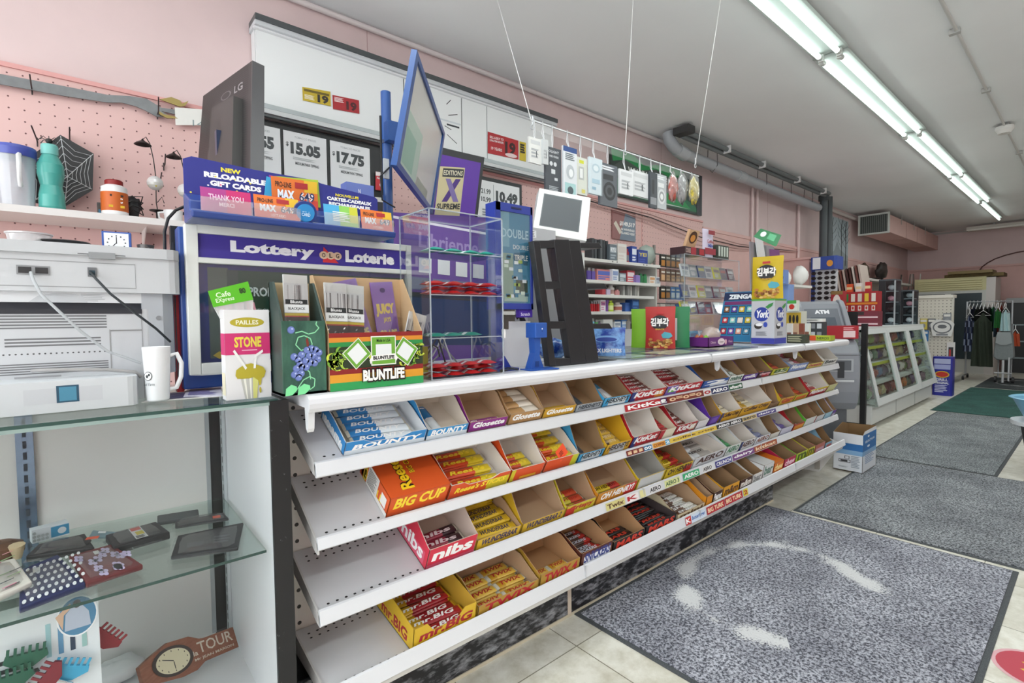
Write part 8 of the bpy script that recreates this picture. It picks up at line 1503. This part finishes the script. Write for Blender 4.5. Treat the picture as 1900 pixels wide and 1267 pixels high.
# ---- white pegboard gondola end with goods
t = thing('pegboard_gondola', 'white pegboard end display of hanging goods beyond the showcase', 'display rack', (10.9, 1.9, 0)); gx = 10.75; ya, yb_ = 1.62, 2.55; z1 = 1.52
b = W(t); b.box(gx, ya, .1, gx+.05, yb_+.4, z1, pegmat('#dcd8cc', '#6a665e', .05, .007)); b.box(gx-.02, ya-.02, z1, gx+.3, yb_+.4, z1+.05, '#e6e2d8'); b.obj('end_panel', t)
b = W(t); b.box(gx+.02, ya-.03, .0, gx+.06, ya, z1+.02, '#d2cec4'); b.obj('upright', t)
b = W(t); b.box(gx+.06, 1.72, .12, 12.7, 2.6, .15, '#d9d5ca'); b.obj('base_shelf', t); b = W(t); b.box(gx+.06, 1.85, .65, 12.7, 2.6, .68, '#d9d5ca'); b.obj('shelf', t); b = W(t); b.box(gx+.06, 1.9, 1.1, 12.7, 2.6, 1.13, '#d9d5ca'); b.obj('shelf', t)
b = W(t); b.box(gx+.06, 2.58, .1, 12.7, 2.6, 1.5, '#cfcabf'); b.obj('back_panel', t)
HG = [(1700, 598, '#dfe0dd', 'white and grey packs'), (1713, 600, '#d9c85a', 'yellow handled brushes'), (1728, 600, '#5a5e62', 'dark coiled cable pack'), (1738, 602, '#e6e6e4', 'white strap pack'), (1755, 604, '#d2574a', 'red carded pack'), (1768, 604, '#e9e4e2', 'clear pack of whites'), (1790, 590, '#8a8f94', 'grey pack'), (1715, 622, '#3a7ab8', 'blue card')]
for i, (u, v, c, lb) in enumerate(HG):
    p = at(u, v, x=gx-.06); m_ = MB(); m_.box(0, -.05, -.1, .02, .05, .08, c); f = Face(m_, (0, .05, -.1), (0, -.1, 0), (0, 0, .18)); f.r(.1, .7, .9, .9, '#f0efe9').e(.5, .35, .3, .2, '#9a9ea2', 12); o = m_.obj('carded_pack'); o.matrix_world = T(gx-.045, min(max(p.y, 1.66+.0), 2.9), p.z); tag(o, lb+' hung on the white pegboard end display', 'packaged goods')
p = at(1748, 610, x=gx-.05); t = thing('steering_cover_pack', 'white oval emblem pack hung on the white pegboard', 'packaged goods', (gx-.05, p.y, p.z-.12)); b = MB(); b.slab([(0, .12, 0), (0, -.12, 0), (0, -.15, .2), (0, -.1, .26), (0, .1, .26), (0, .15, .2)], (.02, 0, 0), '#e6e6e4'); f = Face(b, (-.001, .15, 0), (0, -.3, 0), (0, 0, .26)); f.e(.5, .55, .4, .38, '#6a6e72', 24).e(.5, .55, .34, .31, '#e6e6e4', 24).e(.5, .6, .2, .12, '#6a6e72', 12).r(.25, .05, .75, .16, '#8a8e92'); b.obj('package', t)
p = at(1764, 660, x=gx-.03); b = MB(); b.box(gx-.03, p.y-.05, p.z-.18, gx-.015, p.y+.05, p.z+.22, '#e3e1e0'); f = Face(b, (gx-.031, p.y+.05, p.z-.18), (0, -.1, 0), (0, 0, .4)); f.r(.2, .1, .8, .8, '#3a3a3c').r(.3, .2, .5, .7, '#c93a3a'); tag(b.obj('tool_pack'), 'red and black tool on a tall white card, low on the pegboard', 'packaged goods')
# blue sack
p = at(1768, 731, z=0); t = thing('charcoal_sack', 'upright royal blue sack with red and yellow oval logo beside the showcase', 'sack', (10.2, 1.72, 0)); x_ = 10.05; yA, yB = 1.55, 1.98; zT = 1.25+(660-583)*-.0108
zT = at(1745, 662, x=x_).z; yA = at(1767, 700, x=x_).y; yB = at(1729, 700, x=x_).y
b = W(t); BLU = C('#2a2f9c', .35); b.rbox(x_, yA, .0, x_+.22, yB, zT, .04, BLU); f = Face(b, (x_-.001, yB, 0), (0, -(yB-yA), 0), (0, 0, zT)); f.r(.1, .82, .9, .95, '#b9bfe6').r(.1, .68, .9, .8, '#a9b0e0').e(.5, .55, .36, .09, '#d9b32a', 20).e(.5, .55, .3, .065, '#c9342a', 20).t('GRILL', .2, .38, .8, .45, '#e6e8f6', .04).t('ORIGINAL', .15, .3, .85, .36, '#e6e8f6', .04).line(.15, .08, .85, .28, '#c9cdf0', 5); b.obj('sack_body', t)
# cartons and bags on the gondola shelves, clothes
for i, (x, y, z, w_, d, h, c, lb) in enumerate(((11.0, 1.78, .151, .5, .4, .48, '#8a7652', 'tall brown carton on the base shelf of the white gondola'), (11.6, 1.8, .151, .4, .4, .3, '#c9c2b4', 'pale carton beside the tall brown one'), (11.0, 1.95, .681, .4, .4, .25, '#b8c0c9', 'grey blue carton on the middle gondola shelf'), (11.5, 1.95, .681, .3, .3, .2, '#3a6a8a', 'teal carton on the middle gondola shelf'), (12.0, 1.95, .681, .5, .4, .3, '#d2cdc2', 'cream carton on the middle gondola shelf'), (11.1, 1.95, 1.131, .5, .4, .2, '#e0ddd6', 'white carton on the top gondola shelf'), (11.8, 1.95, 1.131, .3, .3, .22, '#c9453a', 'red carton on the top gondola shelf'))):
    b = MB(); b.box(0, 0, 0, w_, d, h, c); Face(b, (0, d, 0), (0, -d, 0), (0, 0, h)).r(.2, .3, .8, .6, '#e0ddd2'); o = b.obj('carton'); o.matrix_world = T(x, y, z); tag(o, lb, 'carton')
for i in range(4): bag_blob('plastic_bag', ['white plastic bag heaped on the base shelf, nearest', 'white plastic bag heaped on the base shelf, next to nearest', 'grey plastic bag heaped on the base shelf', 'far white plastic bag heaped on the base shelf'][i], 'bag', (12.15+.14*i, 1.9+.17*(i % 2), .175), (.09, .09, .12), ['#e3e3e1', '#d9dadc', '#b9bcc0', '#e6e4e0'][i], 70+i)
# clothes rail
t = thing('clothes_rack', 'rolling clothes rail hung with dark garments at the far end of the shop', 'clothes rack', (13.2, 1.5, 0)); b = W(t); xr_ = 13.0; za = at(1800, 560, x=xr_).z; ya, yb_ = at(1878, 570, x=xr_).y, at(1795, 560, x=xr_).y
b.tube([(xr_, ya, .1), (xr_, ya, za), (xr_, yb_, za), (xr_, yb_, .1)], .016, '#b9bcc0', 8)
for y in (ya, yb_): b.tube([(xr_-.25, y, .08), (xr_+.25, y, .08)], .014, '#8d8f92', 6)
b.obj('rail', t); 
for y in (ya, yb_):
    for dx in (-.25, .25): b = W(t); b.cyl((xr_+dx, y-.015, .035), (xr_+dx, y+.015, .035), .034, '#2a2a2c', 10); b.obj('caster', t)
CL = [('#e6e6e6', 'white hanger-hung shirt'), ('#26304f', 'navy plaid shirt'), ('#2c3a2c', 'large dark olive coat'), ('#1e1f22', 'black jacket'), ('#33382f', 'dark green jacket'), ('#2a2a2c', 'black trousers'), ('#2f7a4a', 'green top'), ('#a9c2cf', 'pale blue shirt'), ('#b84a34', 'rust orange top'), ('#3a3436', 'charcoal cardigan')]
for i, (c, lb) in enumerate(CL):
    y = yb_-.04-i*(yb_-ya-.08)/10; L_ = [.5, .8, 1.05, .9, .8, .7, .5, .6, .6, .8][i]; t2 = thing('garment', lb+' on the clothes rail', 'clothes', (xr_, y, za-.036)); b = MB(); b.tube([(0, 0, -.01), (0, 0, .0), (.023, 0, .015), (.023, 0, .045), (0, 0, .058), (-.022, 0, .045)], .003, '#e6e6e6', 4); b.tube([(0, 0, 0), (-.2, 0, -.1), (.2, 0, -.1), (0, 0, 0)], .006, '#e9e9e9', 5); b.obj('hanger', t2)
    b = MB(); n_ = 10; vs = []
    for j in range(n_+1):
        for s_ in (-1, 1):
            for q in range(7):
                a_ = q/6; w_ = (.05+.17*min(1, j*.9))*(1+.06*sin(j)); vs.append((-w_+2*w_*a_, s_*(.008+.004*sin(a_*9+i)+.006*min(1, j/3)), -.03-.07*abs(a_-.5)*2*(j == 0)-L_*j/n_))
    for s_ in range(2):
        b.add(vs, [(j*14+s_*7+q, j*14+s_*7+q+1, (j+1)*14+s_*7+q+1, (j+1)*14+s_*7+q) for j in range(n_) for q in range(6)], C(c, .85, var=.15, scale=12), True)
    if i == 1: pass
    b.obj('cloth', t2)
def front_garment(label, u0, v0, u1, v1, x, cols, flare=1.15):
    y1, y0 = at(u0, 600, x=x).y, at(u1, 600, x=x).y; z1, z0 = at((u0+u1)/2, v0, x=x).z, at((u0+u1)/2, v1, x=x).z; t2 = thing('garment', label, 'clothes', (x, (y0+y1)/2, z1)); b = MB(); hw_ = (y1-y0)/2; H = z1-z0
    b.tube([(0, 0, .02), (0, -hw_*.8, -.07), (0, hw_*.8, -.07), (0, 0, .02), (0, 0, .06), (.02, 0, .08)], .006, '#e9e9e9', 5); b.obj('hanger', t2); b = MB(); n_, q_ = 12, 14; vs = []
    for s_ in (-1, 1):
        for j in range(n_+1):
            wj = hw_*(.45 if j == 0 else .85+(flare-.85)*j/n_)
            for q in range(q_+1): a_ = q/q_; vs.append((s_*(.05*sin(pi*a_)+.012)+.022*sin(a_*15+j*.25)*min(1, j/3), -wj+2*wj*a_, -.02-.1*abs(a_-.5)*2*(j < 2)-H*j/n_))
    for s_ in range(2):
        for q in range(q_):
            for j in range(n_): k = s_*(n_+1)*(q_+1)+j*(q_+1)+q; b.add([vs[k], vs[k+1], vs[k+q_+2], vs[k+q_+1]], [(0, 1, 2, 3)], C(cols[(q//2*(len(cols) > 1)+j//2*(len(cols) > 1)) % len(cols)], .85), True)
    b.obj('cloth', t2)
front_garment('long dark olive coat turned outwards at the near side of the clothes rail', 1806, 578, 1842, 678, 12.7, ['#2f382c'])
front_garment('navy and white plaid shirt turned outwards left of the olive coat', 1790, 582, 1808, 650, 12.75, ['#26304f', '#8a94ac', '#1c2238'])
front_garment('bright green top turned outwards on the clothes rail', 1845, 570, 1857, 606, 12.6, ['#2f7a3a'])
front_garment('pale aqua shirt turned outwards at right end of the clothes rail', 1857, 572, 1874, 612, 12.5, ['#b9d6d9'])
front_garment('rust orange shirt turned outwards behind the trolley bag', 1876, 612, 1893, 640, 12.7, ['#b8502f'])
for i, (u, v, c, lb) in enumerate(((1768, 572, '#e9e7e4', 'white crumpled bag on top of the white gondola end'), (1782, 566, '#d9cfcf', 'pinkish white bag on top of the gondola by the clothes'), (1792, 584, '#e3e3e3', 'white bag with a red mark beside the plaid shirt'))):
    p = at(u, v, x=11.0+.25*i); bag_blob('plastic_bag', lb, 'bag', (11.0+.3*i, 1.9+.0*i, 1.37 if i == 0 else 1.36), (.11, .11, .10), c, 60+i)
# shopping trolley bag
xk = 12.4; yk0, yk1 = at(1882, 640, x=xk).y, at(1843, 640, x=xk).y; z1, z0 = at(1862, 617, x=xk).z, at(1862, 668, x=xk).z; t = thing('trolley_bag', 'grey fabric shopping trolley bag with rounded flap at the end of the aisle', 'trolley', (xk+.1, (yk0+yk1)/2, 0))
b = W(t); n_ = [(yk0, z0+.05), (yk0+.05, z0), (yk1-.05, z0), (yk1, z0+.05), (yk1-.03, z1-.05), (yk1-.06, z1), (yk0+.06, z1), (yk0+.03, z1-.05)]; b.prism(n_, xk, xk+.22, C('#7f8688', .8, var=.08), axis='x'); b.obj('bag_body', t, bevel=.02)
b = W(t); b.prism([(yk0+.03, z1-.18), (yk0+.1, z1-.22), (yk1-.1, z1-.22), (yk1-.03, z1-.18), (yk1-.05, z1+.01), (yk0+.05, z1+.01)], xk-.02, xk, C('#9aa1a3', .8), axis='x'); b.obj('flap', t)
b = W(t); ym_ = (yk0+yk1)/2; b.tube([(xk+.24, yk0+.05, .1), (xk+.26, yk0+.05, z1+.15), (xk+.26, yk1-.05, z1+.15), (xk+.24, yk1-.05, .1)], .012, '#9a9da0', 6); b.tube([(xk, yk0+.06, .06), (xk, yk0+.06, z0+.05)], .012, '#c9ccd0', 6); b.tube([(xk, ym_, .03), (xk, ym_, z0)], .018, '#c9ccd0', 6); b.tube([(xk-.02, yk0+.02, .2), (xk-.02, yk1-.02, .2)], .01, '#c9ccd0', 6); b.obj('frame', t)
for y in (yk0+.02, yk1-.02): b = W(t); b.cyl((xk+.2, y-.015, .06), (xk+.2, y+.015, .06), .06, '#2a2a2c', 12); b.obj('wheel', t)
# fridge with louvred top
xf = 14.2; t = thing('upright_fridge', 'wide upright shop fridge with louvred cream top panel by the end wall', 'fridge', (xf+.4, 2.3, 0)); ya, yb_ = at(1830, 530, x=xf).y, at(1697, 530, x=xf).y; z1, z2 = at(1760, 516, x=xf).z, at(1760, 540, x=xf).z
b = W(t); b.box(xf, ya, .001, xf+.8, yb_, z2, '#c9cbc6'); b.box(xf, ya-.14, .001, xf+.8, ya, z1-.02, '#d2cdca'); b.obj('body', t)
b = W(t); b.box(xf, ya, z2, xf+.8, yb_, z1, '#cfc99a')
for k in range(5): b.box(xf-.03, ya+.06, z2+.03+k*(z1-z2-.05)/5, xf, yb_-.06, z2+.05+k*(z1-z2-.05)/5, '#dcd6a8')
b.obj('louvre_panel', t)
b = W(t)
for k in range(2): yy = ya+.06+k*(yb_-ya)/2; b.box(xf-.01, yy, .3, xf, yy+(yb_-ya)/2-.1, z2-.06, C('#3f4a4f', .15)); 
b.obj('door', t)
b = MB(); b.box(xf+.05, ya-.25, z1+.001, xf+.6, yb_-.5, z1+.07, C('#6b5a34', .7, var=.2)); b.box(xf-.1, ya-.1, z1+.071, xf+.5, ya+.6, z1+.13, '#7a683f'); tag(b.obj('flat_carton'), 'flattened brown cartons lying on top of the fridge', 'carton')
for i in range(7):
    y = yb_+.04+i*.07; b = MB(); b.box(0, 0, 0, .03, .02, .55, ['#d9d4cf', '#8a7f7a'][i % 2]); o = b.obj('curtain_rod'); o.matrix_world = T(xf+.6, y, z2-.1) @ RXm([4, -3, 2, 6, -5, 3, -2][i]); tag(o, 'pale boxed rod standing upright between the fridge and corner', 'rod', 'boxed rods left of the fridge')
b = MB(); b.box(xf+.55, yb_+.01, .001, xf+.8, min(yb_+.6, 3.15), z2-.11, '#8d8783'); tag(b.obj('low_cabinet'), 'grey cabinet under the boxed rods left of the fridge', 'cabinet')
# cooler right
xq = 15.0; ya, yb_ = at(1899, 600, x=xq).y-.8, at(1866, 600, x=xq).y; z1 = at(1880, 553, x=xq).z
t = thing('drinks_cooler', 'dark drinks cooler with grey top against the end wall', 'fridge', (xq+.25, .9, 0)); b = W(t); b.box(xq, ya, .0, xq+.5, yb_, z1-.1, '#2a2c2e'); b.box(xq-.02, ya, z1-.1, xq+.5, yb_, z1, '#9a9c9e'); b.obj('body', t)
for k in range(3): b = W(t); b.box(xq-.012, ya+.05, .3+k*.35, xq-.0, yb_-.05, .33+k*.35, '#8d9a9e'); b.obj('shelf', t)
# wall ornaments right of the pictures
for i, (u0, v0, u1, v1, c, lb) in enumerate(((1599, 490, 1612, 514, '#5a4a3c', 'carved dark mask on the wall above the picture frames'), (1630, 490, 1646, 516, '#2f2a28', 'dark sculpted bust on the wall near the corner'))):
    p, q = at(u0, v1, y=3.0), at(u1, v0, y=3.0); b = MB(); b.blob(((p.x+q.x)/2, 3.02, (p.z+q.z)/2), abs(q.x-p.x)/2, .07, abs(q.z-p.z)/2, C(c, .5, var=.3, scale=15), i+80, .4); b.box((p.x+q.x)/2-.01, 3.05, p.z, (p.x+q.x)/2+.01, YW-.005, p.z+.03, '#3a3330'); tag(b.obj('carved_ornament'), lb, 'ornament')
b = MB(); p = at(1600, 515, y=2.9); q = at(1690, 530, y=2.9); b.box(p.x, 2.85, p.z-.04, q.x, 3.15, p.z-.0, '#d9d5d0'); b.box(p.x, 3.1, 1.0, q.x, 3.15, p.z-.04, '#b8b2ac'); tag(b.obj('high_shelf'), 'long white shelf under the carved ornaments', 'shelf')
# ---- hanging goods on the right edge of the frame
xs_ = 6.2; t = thing('spinner_stand', 'display stand cut by the right edge of the frame, with hanging bright goods', 'display stand', (xs_, .38, 0)); yl = at(1893, 600, x=xs_).y; 
b = W(t); b.box(xs_, yl-.45, 0, xs_+.04, yl-.4, 1.75, '#c9ccd0'); b.box(xs_-.02, yl-.4, 1.7, xs_+.1, yl-.06, 1.74, '#d9dcdf'); b.box(xs_, yl-.4, .9, xs_+.02, yl-.07, 1.7, '#e3e3e0'); b.obj('panel', t)
for i, (v0, v1, c, lb) in enumerate(((485, 543, '#e0d4c4', 'beige carded pack with dark lettering'), (562, 590, '#d6d93a', 'yellow carded pack'), (582, 610, '#7ac83a', 'lime green carded pack'), (595, 640, '#2fae9c', 'turquoise carded pack'), (640, 662, '#3fa8a8', 'teal spray bottle'), (665, 690, '#3fb8d8', 'cyan toy'), (690, 722, '#b8304a', 'crimson pack'))):
    z1, z0 = at(1894, v0, x=xs_-.03).z, at(1894, v1, x=xs_-.03).z; b = MB(); b.box(xs_-.035, yl-.19, z0+.004, xs_-.012, yl-(.03 if i == 0 else .045+(i % 2)*.01), z1, c); f = Face(b, (xs_-.036, yl-.04, z0), (0, -.15, 0), (0, 0, z1-z0)); f.r(.15, .15, .85, .35, '#2c2c30' if i == 0 else '#e9ece6'); tag(b.obj('carded_pack'), lb+' hung at the right edge of the frame', 'packaged goods')
# basin on a white bin
xb_ = 5.6; yc_ = at(1893, 760, x=xb_).y-.2; zb_ = at(1875, 775, x=xb_).z; t = thing('step_stand', 'white topped black pedestal at the right edge of the frame', 'stand', (xb_, yc_, 0)); b = W(t); b.lathe([(.001, .012), (.14, .012), (.2, zb_-.03)], '#1f2022', c=(xb_, yc_, 0), n=20); b.obj('pedestal', t); b = W(t); b.lathe([(.001, zb_-.03), (.255, zb_-.03), (.255, zb_), (.001, zb_)], '#dfe3e6', c=(xb_, yc_, 0), n=28); b.obj('tray', t)
for i, (zo, lb) in enumerate(((.001, 'light blue plastic basin on the white topped pedestal'),)):
    t = thing('basin', lb, 'basin', (xb_, yc_, zb_+zo)); b = MB(); b.lathe([(.001, 0), (.17, 0), (.25, .17), (.27, .175), (.26, .18), (.24, .17), (.16, .01), (.001, .01)], C('#7fb9d6', .35), n=28); b.obj('bowl', t)
bag_blob('plastic_bag', 'crumpled white plastic bag lying in the light blue basin', 'bag', (xb_, yc_, zb_+.05), (.14, .13, .11), clear('#fff', .3, .2, milk=.7), 91)
# round floor sticker bottom right
c0 = at(1888, 1232, z=0); t = thing('floor_sticker', 'round red and yellow floor sticker on the tiles at the lower right', 'sticker', (c0.x, c0.y-.03, .0)); b = W(t); f = Face(b, (c0.x-.13, c0.y-.19, .0004), (.26, 0, 0), (0, .26, 0)); f.e(.5, .5, .5, .5, '#d9a8ae', 32).e(.5, .5, .45, .45, '#b8384a', 32).p([(.3, .55), (.4, .7), (.5, .55), (.6, .7), (.7, .55), (.7, .45), (.6, .6), (.5, .45), (.4, .6), (.3, .45)], '#e3c33a'); b.obj('sticker_face', t)
b = MB(); f = Face(b, (c0.x+.14, c0.y-.1, .0004), (.05, 0, 0), (0, .12, 0)); [f.r(0, k*.3, 1, k*.3+.1, '#5a5a5e') for k in range(3)]; tag(b.obj('floor_marking'), 'small dark printed bars on the tiles beside the round sticker', 'sticker')
